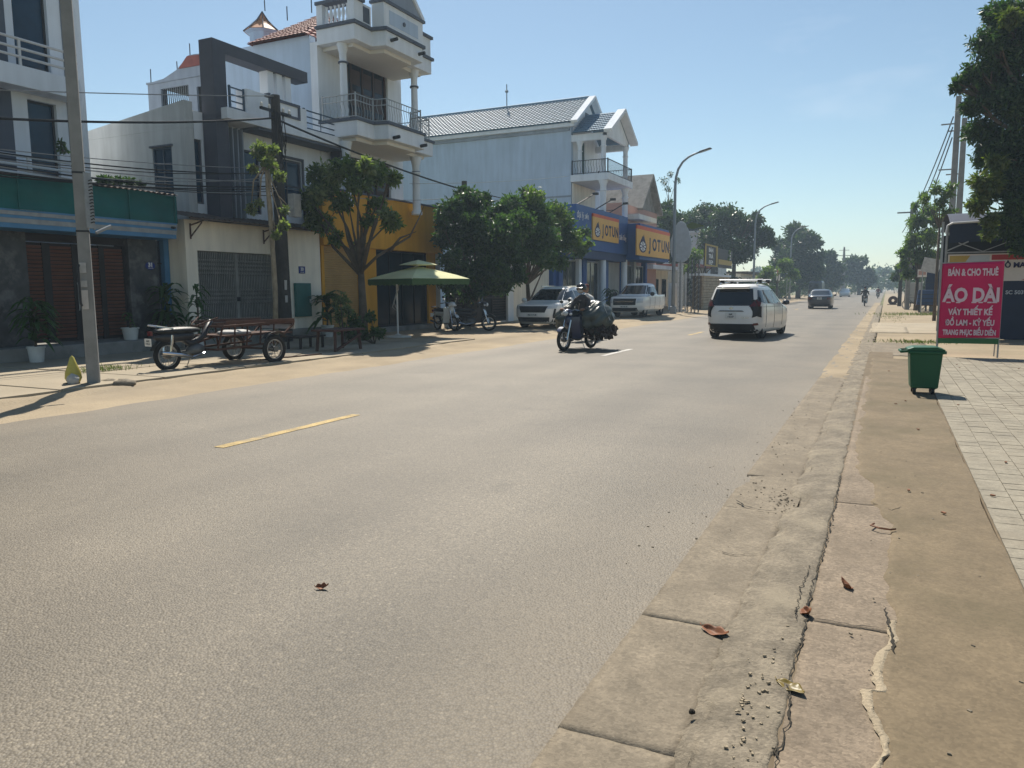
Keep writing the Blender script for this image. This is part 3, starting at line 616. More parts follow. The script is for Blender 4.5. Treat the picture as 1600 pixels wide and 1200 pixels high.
eb = MB().grid(lambda u, v: (Lx+.55-v*1.4, 14.3+u*5.85, 3.46+v*.28+.02*math.sin(u*5.85/.09*math.pi)), 260, 2); eb.build('eave_sheet', 'corrugate', lk); part('eave_edge', 'corrugate', lk, Lx+.5, Lx+.54, 14.3, 20.1, 3.42, 3.455)
for y in (14.75, 17.4):
    b = MB(); b.bar((Lx+.02, y, 3.3), (Lx+.5, y, 3.40), .03); b.bar((Lx+.02, y, 3.0), (Lx+.45, y, 3.36), .025); b.bar((Lx+.02, y, 2.95), (Lx+.02, y, 3.35), .03); b.build('eave_bracket', 'rust', lk)
mb = part('meter_box', 'teal_box', lk, Lx+.003, Lx+.10, 18.6, 19.3, .78, 1.82, .01); part('hasp', 'white_metal', mb, Lx+.103, Lx+.13, 19.2, 19.29, 1.2, 1.32)
np2 = part('number_plate', 'sign_blue', lk, Lx+.003, Lx+.02, 18.86, 19.14, 2.12, 2.34); text('33', .13, (Lx+.024, 19.0, 2.25), FX, 'white_ink', np2, bold=.006); text('CÔNG VIÊN', .03, (Lx+.024, 19.0, 2.155), FX, 'white_ink', np2)

# ---------------------------------------------------------------- white balcony house over the orange shop
h3 = thing('house', 'tall white house with columned balconies and a baluster roof parapet above the orange shop', 'house', (-19, 23.5, .1))
F = -17.3; A3 = 21.1; B3 = 26.0
dr = [(22.25, 25.1, 7.3, 9.72), (22.25, 25.15, 4.9, 6.3)]
wallgrid('x', F, .3, A3, B3, 4.3, 9.75, dr).build('wall', 'white_wall', h3)
pA = at(486, 50, Y=A3); 
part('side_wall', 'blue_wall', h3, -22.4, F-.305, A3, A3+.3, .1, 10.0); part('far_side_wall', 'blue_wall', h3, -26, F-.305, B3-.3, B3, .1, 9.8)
for q in dr:
    d = window(h3, 'x', F, q[0], q[1], q[2], q[3], 4, 1, 'wood_door', 'win_dark', .14, .1, name='balcony_door')
    for i in range(4):
        for j in range(3): part('door_panel', 'wood_door', d, F-.135, F-.12, q[0]+.17+i*.675, q[0]+.62+i*.675, q[2]+.12+j*(q[3]-q[2])*.3, q[2]+.1+(j*.3+.22)*(q[3]-q[2]))
def balc(z0, z1, name):
    poly = [(F+.003, A3-.02), (-15.75, A3-.02), (-15.75, 22.0), (-15.25, 22.12), (-15.25, 24.35), (-15.75, 24.5), (-15.75, 25.75), (F+.003, 25.75)]
    return MB().prism(poly, 'z', z0, z1).build(name, 'white_wall', h3, bevel=.015), poly
bs, poly = balc(6.62, 7.1, 'balcony_slab')
def grow(poly, e): return [(x+(e if x > F+.1 else 0), y+(e if y > 24 else -e)) for x, y in poly]
MB().prism(grow(poly, .06), 'z', 7.1, 7.19).build('balcony_edge', 'grey_trim', h3); MB().prism(grow(poly, -.25), 'z', 6.5, 6.618).build('soffit', 'soffit', h3)
for z in (6.7, 9.85):
    for y in (22.4, 24.1): MB().tube([(-15.26, y, z), (-15.0, y, z+.02)], .06, 8).build('spout', 'trim_black', h3)
rp3 = [(F+.1, A3+.05, 0), (-15.85, A3+.05, 0), (-15.85, 22.1, 0), (-15.35, 22.2, 0), (-15.35, 24.28, 0), (-15.85, 24.4, 0), (-15.85, 25.65, 0), (F+.1, 25.65, 0)]
railing(h3, rp3, 7.19, 7.95, .14, 'grey_metal', curl=True, mid=[7.75], r=.012)
for x, y in ((-16.45, 21.35), (-16.05, 25.0)):
    column(h3, x, y, 7.19, 9.62, .13); column(h3, x, y, 4.4, 6.5, .15)
    for z in (9.0, 5.93): MB().lathe((x, y, z), [(0, 0), (.165, 0), (.165, .05), (0, .05)], 18).build('column_ring', 'grey_trim', h3)
ts, _ = balc(9.62, 10.1, 'roof_slab'); MB().prism(grow(poly, .08), 'z', 10.1, 10.2).build('cornice', 'grey_trim', h3); MB().prism(grow(poly, -.3), 'z', 9.5, 9.618).build('soffit', 'soffit', h3)
# parapet: baluster bay on the camera side, panels on the road side, pediment
for (x0, x1, y0, y1) in ((-16.02, -15.76, A3+.0, A3+.45), (-17.28, -17.05, A3, A3+.3), (-16.0, -15.76, 25.2, 25.72)): part('parapet_pier', 'white_wall', h3, x0, x1, y0, y1, 10.2, 10.86)
for i in range(6):
    MB().lathe((-16.95+i*.165, A3+.14, 0), [(.045, 10.24), (.06, 10.3), (.035, 10.38), (.065, 10.55), (.03, 10.72), (.05, 10.8)], 10).build('baluster', 'white_wall', h3, smooth=True)
part('parapet_rail', 'white_wall', h3, -17.048, -16.022, A3+.02, A3+.28, 10.2, 10.24); part('parapet_cap', 'grey_trim', h3, -17.3, -15.68, A3-.06, A3+.5, 10.862, 10.96)
part('parapet_panel', 'white_wall', h3, -15.98, -15.78, A3+.455, 22.05, 10.2, 10.86); part('panel_inset', 'grey_trim', h3, -15.778, -15.77, A3+.5, 21.95, 10.3, 10.78)
part('parapet_panel', 'white_wall', h3, -15.98, -15.78, 24.45, 25.195, 10.2, 10.86); part('panel_inset', 'grey_trim', h3, -15.778, -15.77, 24.55, 25.15, 10.3, 10.78); part('parapet_cap', 'grey_trim', h3, -16.05, -15.68, 24.4, 25.8, 10.862, 10.96)
part('pediment_block', 'white_wall', h3, -15.75, -15.27, 22.05, 24.42, 10.2, 10.98); part('block_inset', 'blue_wall', h3, -15.268, -15.26, 22.35, 24.1, 10.36, 10.8); part('block_cap', 'grey_trim', h3, -15.8, -15.2, 21.98, 24.5, 10.982, 11.07)
MB().lathe((-15.25, 23.2, 10.58), [(0, 0), (.07, 0), (.07, .03), (0, .03)], 16, Matrix(((0, 0, 1), (1, 0, 0), (0, 1, 0)))).build('medallion', 'grey_trim', h3)
MB().prism([(22.1, 11.072), (24.4, 11.072), (23.25, 12.1)], 'x', -15.7, -15.3).build('pediment', 'grey_wall', h3)
for s in (-1, 1): MB().bar((-15.5, 23.25+s*1.25, 11.1), (-15.5, 23.25, 12.2), .5, .14).build('pediment_moulding', 'white_wall', h3)
# main roof and the rear wing with its grille loggia
zr = 10.0
tiles(h3, (-20.1, A3-.25, zr-.02), (-17.6, A3-.25, zr-.02), (-18.6, 23.5, 11.55), (-19.2, 23.5, 11.55), 14, 10, .035, 'roof_red')
tiles(h3, (-17.6, A3-.25, zr-.02), (-17.6, B3+.2, zr-.02), (-18.6, 23.5, 11.55), (-18.6, 23.49, 11.55), 20, 10, .035, 'roof_red')
tiles(h3, (-17.6, B3+.2, zr-.02), (-20.1, B3+.2, zr-.02), (-19.2, 23.5, 11.55), (-18.6, 23.5, 11.55), 12, 6, .035, 'roof_red')
tiles(h3, (-20.1, B3+.2, zr-.02), (-20.1, A3-.25, zr-.02), (-19.2, 23.49, 11.55), (-19.2, 23.5, 11.55), 16, 8, .035, 'roof_red')
P = lambda x, y: (lambda q: (q.x, q.z))(at(x, y, Y=A3))
a0, a1 = P(231, 132), P(320, 100); gr0, gr1 = P(243, 177), P(286, 153)
op = (P(242, 0)[0], P(286, 0)[0], 6.6, P(262, 137)[1]); op2 = (P(299, 0)[0], P(318, 0)[0], 6.6, P(308, 135)[1])
xb = P(231, 150)[0]
wallgrid('y', A3+.02, .25, xb, -22.41, .1, P(231, 133)[1], [op, op2]).build('rear_wing_wall', 'grey_wall', h3)
sil = [P(*q) for q in ((230, 134), (230, 130), (239, 129), (257, 123.6), (277, 110), (288, 97), (296, 87), (306, 85), (330, 83), (346, 92), (346, 134))]
MB().prism([(x, max(z, P(231, 133)[1]+.003)) for x, z in sil], 'y', A3-.05, A3+3.9).build('rear_wing_roof', 'grey_wall', h3)
q4 = [P(283, 108), P(296, 89), P(330, 85), P(344, 93), P(330, 100)]
MB().prism(q4, 'y', A3-.12, A3-.053).build('rear_roof_tiles', 'roof_red', h3)
part('rear_pier', 'grey_wall', h3, xb, xb+.3, A3+3.5, A3+3.8, .1, P(231, 133)[1]); part('rear_floor', 'grey_wall', h3, xb, -22.41, A3+.28, A3+3.8, 6.3, 6.5)
gl = MB()
for o_ in (op, op2):
    nn = 14
    for i in range(nn+1):
        x = o_[0]+(o_[1]-o_[0])*i/nn; gl.box(x-.012, x+.012, A3+.1, A3+.13, o_[2], o_[3])
        for j in range(6): z = o_[2]+.3+j*.3+(i % 2)*.12; gl.box(x, x+(o_[1]-o_[0])/nn, A3+.1, A3+.125, z, z+.02)
gl.build('grille', 'dark_metal', h3)
for (x, y, t) in ((236, 130, 108), (277, 109, 96), (297, 87, 68), (344, 84, 65), (414, 17, 0), (449, 32, 10), (487, 20, -6)):
    p = at(x, y, Y=A3+1.0); q = at(x-1, t, Y=A3+1.0); MB().tube([p, q], .02, 5).build('lightning_rod', 'dark_metal', h3)
part('roof_deck', 'grey_wall', h3, -22.4, -20.2, A3+.01, B3-.3, 9.7, 9.99)
c = at(411, 52, Y=23); ap = at(413, 18, Y=23); rr = .64
cu = thing('cupola', 'small octagonal rooftop cupola with an orange pointed roof above the dark frame', 'cupola', (c.x, 23, 9))
MB().lathe((c.x, 23, 0), [(0, 8.5), (rr*.75, 8.5), (rr*.75, c.z-.05), (rr*1.05, c.z), (0, c.z)], 8).build('drum', 'blue_wall', cu); MB().lathe((c.x, 23, 0), [(rr*1.1, c.z+.003), (rr*.62, c.z+.25), (rr*.3, c.z+(ap.z-c.z)*.62), (.02, ap.z)], 8).build('roof', 'roof_orange', cu)
for i in range(8):
    a = i*math.pi/4; MB().tube([(c.x+rr*1.1*math.cos(a), 23+rr*1.1*math.sin(a), c.z+.02), (c.x+rr*.64*math.cos(a), 23+rr*.64*math.sin(a), c.z+.27), (c.x+rr*.31*math.cos(a), 23+rr*.31*math.sin(a), c.z+(ap.z-c.z)*.63), (c.x, 23, ap.z+.02)], .018, 5).build('roof_rib', 'grey_trim', cu)
# orange shop
os3 = thing('shop', 'orange fronted ground-floor shop with tan roller shutter and dark glass door, behind the parasol', 'shop', (-17, 23.7, .1))
Ox = -16.5
part('fascia', 'orange_wall', os3, Ox-.4, Ox+.12, 19.96, 27.4, 3.05, 4.85, .01); part('fascia_top', 'grey_trim', os3, Ox-.42, Ox+.2, 19.93, 27.45, 4.852, 4.9); part('roof_deck', 'dingy_wall', os3, F+.3, Ox-.405, 19.95, 27.3, 4.3, 4.6)
for y0, y1 in ((19.96, 20.1), (21.95, 22.95), (26.42, 27.0)): part('pier', 'orange_wall', os3, Ox-.3, Ox, y0, y1, .1, 3.048)
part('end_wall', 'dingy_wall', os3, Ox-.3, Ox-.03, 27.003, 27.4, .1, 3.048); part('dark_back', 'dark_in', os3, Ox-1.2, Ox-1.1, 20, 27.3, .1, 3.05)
sl = MB().prism([(-.012, 0), (.012, .008), (.018, .035), (.01, .07), (-.012, .075)], 'y', 20.11, 21.94)
slm = MB().prism([(-.012, 0), (.014, .01), (.02, .04), (.01, .068), (-.012, .074)], 'y', -.915, .915).mesh('shutter_slat', 'shutter_tan')
for i in range(36): inst('shutter_slat', slm, os3, (Ox-.1, 21.025, .36+i*.0745))
part('shutter_sill', 'plinth', os3, Ox-.3, Ox+.1, 20.11, 21.94, .08, .358)
window(os3, 'x', Ox, 22.96, 26.41, .25, 3.04, 4, 1, 'dark_metal', 'shop_glass', .12, .06, name='glass_door'); part('door_step', 'plinth', os3, Ox-.3, Ox+.45, 22.8, 26.6, .05, .25, .01)
# ---------------------------------------------------------------- gated yard between the orange shop and the blue shop
gy_ = thing('yard_gate', 'dark slatted metal gate under the dense trees, left of the parked white car', 'gate', (-16, 29, .1))
Gx = -16.0
yA, yB = at(698, 480, X=Gx).y, at(790, 480, X=Gx).y
b = MB()
for y in (yA, yA+(yB-yA)*.26, yA+(yB-yA)*.5, yA+(yB-yA)*.74, yB-.07): b.box(Gx-.03, Gx+.03, y, y+.07, .15, 2.65)
for z in (.15, 1.2, 1.75, 2.6): b.box(Gx-.02, Gx+.02, yA, yB, z, z+.06)
b.build('gate_frame', 'gate_dark', gy_); part('gate_sheet', 'dark_in', gy_, Gx-.06, Gx-.035, yA, yB, .15, 2.6)
sl2 = MB().obox((0, 0, 0), (.02, (yB-yA)*.24, .06), Matrix.Rotation(.4, 3, 'Y')).mesh('slat', 'gate_dark')
for c in (.13, .87):
    for i in range(19): inst('slat', sl2, gy_, (Gx+.01, yA+(yB-yA)*c, .4+i*.115))
yw = thing('yard_wall', 'cream yard wall and white gatepost numbered 12, behind the parked white car', 'wall', (-16, 33, .1))
part('gatepost', 'white_wall', yw, Gx-.3, Gx+.12, yB+.02, yB+.62, .1, 2.75, .01); part('post_cap', 'white_wall', yw, Gx-.36, Gx+.18, yB-.04, yB+.68, 2.752, 2.85)
part('wall', 'cream_wall', yw, Gx-.3, Gx-.02, yB+.63, 37.6, .1, 2.95, .01)
text('12', .26, (Gx+.125, yB+.32, 2.2), FX, 'ink_red', yw, bold=.012)
# ---------------------------------------------------------------- house with the blue tiled roof
h4 = thing('house', 'long white house with a blue tiled gable roof and a green balcony door', 'house', (-22, 47, .1))
F4 = -17.3; S4 = 44.0; RY = 46.7; E4 = 49.4
ez = (at(668, 217, Y=S4-.3).z+at(892, 182, Y=S4-.3).z)/2; rz4 = (at(690, 185, Y=RY).z+at(917, 150, Y=RY).z)/2
xr0, xr1 = -30.5, F4+.35
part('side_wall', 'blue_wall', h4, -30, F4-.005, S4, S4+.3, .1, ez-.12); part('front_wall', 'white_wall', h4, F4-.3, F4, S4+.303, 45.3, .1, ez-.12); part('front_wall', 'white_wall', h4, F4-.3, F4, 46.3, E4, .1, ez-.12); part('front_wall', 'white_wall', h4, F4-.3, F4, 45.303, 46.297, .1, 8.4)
part('over_door_wall', 'white_wall', h4, F4-.3, F4, 45.303, 46.297, 10.6, ez-.12)
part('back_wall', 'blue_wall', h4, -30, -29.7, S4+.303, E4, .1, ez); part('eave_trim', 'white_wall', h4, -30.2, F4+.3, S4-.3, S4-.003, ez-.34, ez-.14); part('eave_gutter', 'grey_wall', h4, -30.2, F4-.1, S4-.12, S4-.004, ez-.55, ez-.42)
part('floor_line', 'grey_wall', h4, -30, F4-.005, S4-.03, S4-.003, 7.1, 7.2)
MB().prism([(S4, ez-.115), (E4, ez-.115), (RY, rz4-.1)], 'x', F4-.3, F4).build('gable_wall', 'white_wall', h4); part('gable_vent', 'grey_trim', h4, F4+.003, F4+.03, RY-.35, RY+.35, ez+.5, ez+.95)
tiles(h4, (xr0, S4-.4, ez-.1), (xr1-.2, S4-.4, ez-.1), (xr1-.2, RY, rz4), (xr0+.6, RY, rz4), 54, 15, .05, 'roof_blue')
tiles(h4, (xr1-.2, E4+.4, ez-.1), (xr0, E4+.4, ez-.1), (xr0+.6, RY, rz4), (xr1-.2, RY, rz4), 30, 8, .05, 'roof_blue')
for s, ye in ((-1, S4-.45), (1, E4+.45)): MB().bar((xr1, ye, ez-.12), (xr1, RY, rz4+.04), .42, .16).build('barge_board', 'white_wall', h4)
MB().tube([(xr0+.6, RY, rz4+.05), (xr1-.2, RY, rz4+.05)], .1, 8).build('ridge_tiles', 'roof_blue', h4)
p = at(792, 172, Y=RY); MB().tube([(p.x, RY, rz4), (p.x, RY, rz4+1.5)], .035, 6).build('finial_rod', 'lamp_pole', h4); MB().ell((p.x, RY, rz4+1.05), (.12, .12, .1), 10, 6).build('finial_ball', 'lamp_pole', h4)
# portico gable, balcony, columns
PX = -14.9; pz0 = 10.75; pz1 = 12.25; py0, pyr, py1 = 44.0, 46.25, 48.5
tiles(h4, (F4+.1, py0-.25, pz0), (PX-.15, py0-.25, pz0), (PX-.15, pyr, pz1), (F4+.1, pyr, pz1), 14, 9, .05, 'roof_blue'); tiles(h4, (PX-.15, py1+.25, pz0), (F4+.1, py1+.25, pz0), (F4+.1, pyr, pz1), (PX-.15, pyr, pz1), 12, 7, .05, 'roof_blue')
for ye in (py0-.35, py1+.35): MB().bar((PX, ye, pz0-.05), (PX, pyr, pz1+.05), .5, .2).build('portico_barge', 'white_wall', h4)
MB().prism([(py0, pz0-.25), (py1, pz0-.25), (py1, pz0-.04), (pyr, pz1-.12), (py0, pz0-.04)], 'x', PX-.4, PX-.26).build('portico_pediment', 'white_wall', h4); part('portico_beam', 'white_wall', h4, F4+.005, PX-.26, py0, py0+.25, pz0-.45, pz0-.06); part('portico_beam', 'white_wall', h4, F4+.005, PX-.26, py1-.25, py1, pz0-.45, pz0-.06)
for y in (py0+.14, py1-.14): column(h4, PX-.42, y, 8.35, pz0-.25, .16); column(h4, PX-.42, y, .1, 7.95, .2)
column(h4, F4+.5, py0+.14, 8.35, pz0-.45, .14)
part('balcony_slab', 'white_wall', h4, F4+.005, PX, py0-.15, py1+.15, 7.95, 8.35, .02); railing(h4, [(F4+.1, py0-.08, 0), (PX-.08, py0-.08, 0), (PX-.08, py1+.08, 0), (F4+.1, py1+.08, 0)], 8.35, 9.15, .16, 'dark_metal', curl=True, r=.018)
window(h4, 'x', F4, 45.31, 46.29, 8.41, 10.59, 2, 2, 'win_green', 'win_green', .1, .08, name='balcony_door')
part('porch_wall', 'cream_wall', h4, F4+.01, F4+.1, S4+.1, 48, 5.4, 7.9)
# house with pink wall behind the blue shop
h5 = thing('house', 'small house with a pink wall and steep brick-edged roof behind the blue shop', 'house', (-19, 55, .1))
part('wall', 'pink_wall', h5, -19.5, -16.4, 51, 60, .1, 7.4)
q = [(55, 7.41), (60.1, 7.41), (57.5, 9.9)]; MB().prism(q, 'x', -19.6, -16.5).build('gable', 'plinth', h5)
for a, c in (((54.8, 7.3), (57.5, 10.0)), ((57.5, 10.0), (60.3, 7.3))): MB().bar((-17.8, a[0], a[1]), (-17.8, c[0], c[1]), 3.6, .22).build('roof_slab', 'plinth', h5)
part('balcony', 'cream_wall', h5, -16.4, -15.6, 52.5, 57, 6.4, 6.75)
# ---------------------------------------------------------------- blue paint shop
j = thing('paint_shop', 'blue paint shop with two yellow lettered signboards behind the white pickup', 'shop', (-15.5, 47, .1))
JX = -15.0; J0 = 38.9; J1 = 48.0
part('sign_box', 'shop_blue', j, JX-1.3, JX, J0, J1, 3.75, 6.1, .01); JY = -14.2; J2, J3 = 46.5, 55.2
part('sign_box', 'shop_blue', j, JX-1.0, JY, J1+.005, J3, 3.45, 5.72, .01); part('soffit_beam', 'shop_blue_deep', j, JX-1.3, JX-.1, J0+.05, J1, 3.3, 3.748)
def jboard(X, y0, y1, z0, z1, full):
    bd = part('signboard', 'shop_yellow', j, X+.003, X+.09, y0, y1, z0, z1); h = z1-z0; part('sign_stripe', 'shop_orange', bd, X+.003, X+.1, y0, y1, z1+.002, z1+h*.14)
    wd = y1-y0; xx = X+.094
    for k, ch in enumerate('JOTUN'):
        text(ch, h*.66, (xx, y0+wd*(.365+k*.137), z0+h*.47), FX, 'ink_navy', bd, name='letter', bold=.022*h, sx=wd/h*.245)
    em = MB(); cx, cz, rr = y0+wd*.16, z0+h*.36, h*.24; K = wd/h*.42
    em.prism([(cx+rr*K*math.cos(a*math.pi/12), cz+rr*math.sin(a*math.pi/12)) for a in range(24)], 'x', xx-.002, xx+.006); em.prism([(cx-rr*.7*K, cz+rr*.7), (cx+rr*.7*K, cz+rr*.7), (cx+rr*.2*K, cz+rr*1.9), (cx, cz+rr*1.45), (cx-rr*.1*K, cz+rr*1.7)], 'x', xx-.002, xx+.005); e = em.build('emblem', 'ink_navy', bd)
    e2 = MB()
    for a in range(8):
        t = a*math.pi/4; e2.prism([(cx+rr*K*.8*math.cos(t+s_)*q_, cz+rr*.8*math.sin(t+s_)*q_) for s_, q_ in ((-.25, .25), (-.25, 1), (.25, 1), (.25, .25))], 'x', xx+.007, xx+.011)
    e2.build('emblem_segments', 'white_ink', bd)
jboard(JX, 41.3, 45.9, 4.36, 5.62, True); jboard(JY+.06, 46.9, 54.9, 3.68, 5.3, True)
text('đại lý sơn', .5, (JX+.01, 39.9, 5.55), FX, 'white_ink', j, sx=.9); text('Chiến Thắng', .42, (JX+.01, 46.95, 4.75), FX, 'white_ink', j, sx=.62)
for y in (39.6, 42.6, 45.0): b = MB(); b.tube([(JX-.3, y, 6.1), (JX+.4, y+1.0, 6.75)], .03, 6); b.obox((JX+.45, y+1.05, 6.76), (.3, .2, .12)); b.build('flood_light', 'trim_black', j)
part('side_wall', 'cream_wall', j, -22, JX-1.4, 37.62, 37.9, .1, 5.9); part('end_wall', 'shop_blue', j, JX-1.9, JX-.9, 37.91, 38.35, .1, 3.3)
fx = JX-.9
for y0, y1, m in ((38.36, 38.9, 'shop_blue'), (41.3, 41.75, 'white_wall'), (42.0, 42.6, 'shop_blue'), (45.0, 45.3, 'white_wall'), (45.8, 46.5, 'shop_blue'), (49.8, 50.3, 'shop_blue'), (52.0, 52.4, 'grey_metal'), (54.8, 55.2, 'shop_blue')): part('shop_column', m, j, fx-.2, fx+.15, y0, y1, .1, 3.298 if y0 < 46 else 3.448)
part('back_panel', 'far_wall', j, fx-.4, fx-.21, 46.5, 49.8, .1, 3.3)
for y0, y1 in ((38.92, 41.28), (42.62, 44.98), (50.32, 51.98), (52.42, 54.78)): window(j, 'x', fx, y0, y1, .2, 3.2, 2, 1, 'grey_metal', 'shop_glass', .08, .06, name='shop_window')
part('dark_back', 'dark_in', j, fx-3, fx-2.9, 38, 55, .1, 3.4); part('rear_block', 'white_wall', j, -24, -17.6, 50, 54.9, .1, 5.5)
part('low_wall', 'white_wall', j, -14.2, -14.0, 55.4, 57.2, .1, 2.0)
# pear-shaped board on its lattice posts, beyond the shop
pr = thing('pear_sign', 'pale grey pear-shaped board on a post beside the tall street lamp', 'sign', (-12.4, 50, .1))
pc = at(1064, 378, X=-12.4); q = []
for k in range(28):
    a = k/28*2*math.pi; r = 1+.0*math.cos(a); xx, zz = math.sin(a), math.cos(a); wdt = .74*(1-.12*zz) if zz < 0 else .74*(1-.42*zz); q.append((pc.x+wdt*xx+.04*math.sin(a*3), pc.z+zz*1.35))
MB().prism(q, 'y', pc.y-.06, pc.y+.06).build('board', 'pear_white', pr, bevel=.02); MB().prism([(pc.x+.1, pc.z+1.0), (pc.x+.7, pc.z+1.25), (pc.x+1.5, pc.z+1.0), (pc.x+.8, pc.z+.8)], 'y', pc.y-.03, pc.y+.03).build('leaf', 'leaf_yellow', pr); MB().tube([(pc.x, pc.y, .08), (pc.x, pc.y, pc.z-1.2)], .07, 8).build('post', 'galv', pr)
for k, (x, h) in enumerate(((1062, 3.2), (1077, 3.5), (1088, 3.4), (1068, 2.6))):
    p = at(x, 488, Z=.1); s_ = p.length/48; t = thing('lattice_post', ['slim pale lattice post below the pear board', 'dark lattice post right of the pear board', 'rightmost dark lattice post before the stone gatepost', 'short white lattice post under the pear board'][k], 'post', (p.x, p.y, .08)); lb = MB(); hh = h
    for dx in (-.12, .12):
        for dy in (-.12, .12): lb.bar((p.x+dx, p.y+dy, .08), (p.x+dx, p.y+dy, hh), .035)
    lb.build('uprights', ['white_metal', 'dark_metal', 'dark_metal', 'white_metal'][k], t); lb = MB()
    for i in range(int(hh/.3)): lb.bar((p.x-.12, p.y-.12, .1+i*.3), (p.x+.12, p.y-.12, .4+i*.3), .02); lb.bar((p.x+.12, p.y-.12, .1+i*.3), (p.x+.12, p.y+.12, .4+i*.3), .02)
    lb.build('bracing', 'grey_metal', t)
# stone gateposts and low house beyond
sg = thing('stone_gatepost', 'tan stacked-stone gatepost behind the moving white car', 'gatepost', (-11.8, 56, .1))
p0, p1 = at(1098, 488, X=-11.8), at(1138, 488, X=-11.8)
part('core', 'joint_sand', sg, -12.6, -11.86, p0.y+.05, p1.y-.05, .08, 2.5)
z = .1; row = 0
while z < 2.45:
    h = rnd.uniform(.16, .26); y = p0.y
    while y < p1.y-.1:
        l = min(rnd.uniform(.4, 1.1), p1.y-y); MB().obox((-11.85, y+l/2, z+h/2), (.14+rnd.uniform(0, .06), l-.03, h-.025)).build('stone', 'stone_tan', sg, bevel=.02); y += l
    z += h
part('cap', 'white_wall', sg, -12.8, -11.7, p0.y-.3, p1.y+.3, 2.5, 2.66)
fh = thing('bungalow', 'low house with a pale roof edge behind the stone gatepost', 'house', (-19, 62, .1)); part('wall', 'cream_wall', fh, -22, -17, 57.5, 66, .1, 3.1); part('roof', 'white_wall', fh, -22.5, -15.8, 57, 66.5, 3.1, 3.4)
for y in (59, 61.5, 64): window(fh, 'x', -17+.12, y, y+1.3, .9, 2.4, 2, 1, 'dark_metal', 'win_dark', .11, .06)
ks = thing('kiosk_sign', 'yellow framed black board with stacked lettering on posts, above the moving white car', 'sign', (-12.5, 62, .1)); kx = -12.3
k0, k1 = at(1101, 415, X=kx), at(1121, 385, X=kx); yk0, yk1, zk0, zk1 = k0.y, k1.y, k0.z, k1.z
MB().box(kx-.1, kx, yk0, yk1, zk0, zk1).build('board', 'kiosk_dark', ks); b = MB()
b.box(kx+.003, kx+.05, yk0, yk1, zk1-.12, zk1); b.box(kx+.003, kx+.05, yk0, yk1, zk0, zk0+.1); b.box(kx+.003, kx+.05, yk0, yk0+.3, zk0+.1, zk1-.12); b.box(kx+.003, kx+.05, yk1-.6, yk1, zk0+.1, zk1-.12); b.build('frame', 'kiosk_yellow', ks)
for i, tx in enumerate(('BÁN', 'TRÀ', 'ĐẸP')): text(tx, .42, (kx+.01, (yk0+yk1-.3)/2, zk1-.42-i*.47), FX, 'white_ink', ks, bold=.015, sx=2.0)
yk2 = at(1144, 400, X=kx).y; part('side_panel', 'kiosk_dark', ks, kx-.1, kx, yk1+.01, yk2, zk0, zk1-.1); part('side_label', 'kiosk_yellow', ks, kx+.003, kx+.03, yk1+.5, yk2-.2, zk0+.25, zk0+.65); part('stripe', 'white_metal', ks, kx+.003, kx+.03, yk2-1.2, yk2-.9, zk0+.75, zk1-.3)
part('menu_board', 'kiosk_dark', ks, kx-.08, kx-.02, (yk0+yk1)/2+.3, yk1+.6, 1.2, zk0-.03)
for i in range(4): text('- - - -', .3, (kx-.01, yk1-.1, zk0-.3-i*.3), FX, 'white_ink', ks, sx=1.6)
for y in (yk0+.5, yk1): MB().tube([(kx-.05, y, .08), (kx-.05, y, zk0)], .05, 8).build('post', 'dark_metal', ks)
# scattered low walls, awnings and signs along the far left side
def far_house(y0, y1, x, h, wm, rm, label, nw=3):
    t = thing('far_house', label, 'house', (x-3, (y0+y1)/2, .1)); part('wall', wm, t, x-7, x, y0, y1, .05, h); part('roof', rm, t, x-7.3, x+.9, y0-.2, y1+.2, h, h+.25)
    for i in range(nw): y = y0+.6+i*(y1-y0-.6)/nw; w_ = (y1-y0)/nw-.8; window(t, 'x', x+.06, y, y+w_, .3, min(2.6, h-.4), 2, 1, 'grey_metal', 'win_dark', .055, .07)
    if h > 4:
        for i in range(nw): y = y0+.6+i*(y1-y0-.6)/nw; w_ = (y1-y0)/nw-1.0; window(t, 'x', x+.06, y, y+w_, 3.9, 5.4, 2, 1, 'grey_metal', 'win_dark', .055, .07)
    return t
far_house(70, 80, -16.5, 3.6, 'far_wall', 'roof_red', 'low grey shop row below the second street lamp'); far_house(84, 93, -17, 7.5, 'white_wall', 'white_wall', 'white two-storey house glimpsed between the far trees'); far_house(97, 110, -16, 3.4, 'cream_wall', 'corrugate', 'long cream shop row beyond the dark sedan'); far_house(118, 135, -15.5, 3.2, 'far_wall', 'corrugate', 'farthest low shop row on the left of the road', 4)
wl = thing('roadside_wall', 'long dusty boundary wall along the far left pavement', 'wall', (-13.5, 75, .1)); part('wall', 'far_wall', wl, -13.6, -13.35, 66.5, 83, .08, 1.6); part('coping', 'white_wall', wl, -13.65, -13.3, 66.4, 83.1, 1.602, 1.7)
for (x, y, py, wd, h, label, m) in ((1215, 430, 0, 1.6, 1.2, 'small faded red and white board on posts at the far left verge', 'banner_white'), (1229, 420, 0, .9, 1.9, 'tall narrow pale board beside the far left trees', 'pear_white')):
    p = at(x, 470, Z=.1); t = thing('roadside_board', label, 'sign', (p.x, p.y, .08)); c = at(x, y, X=p.x); part('board', m, t, p.x-.05, p.x, p.y-wd, p.y+wd, c.z-h/2, c.z+h/2); MB().tube([(p.x-.025, p.y, .05), (p.x-.025, p.y, c.z-h/2)], .05, 6).build('post', 'galv', t)
    if m == 'banner_white': part('stripe', 'ink_red', t, p.x+.003, p.x+.02, p.y-wd, p.y+wd*.2, c.z, c.z+h/2)
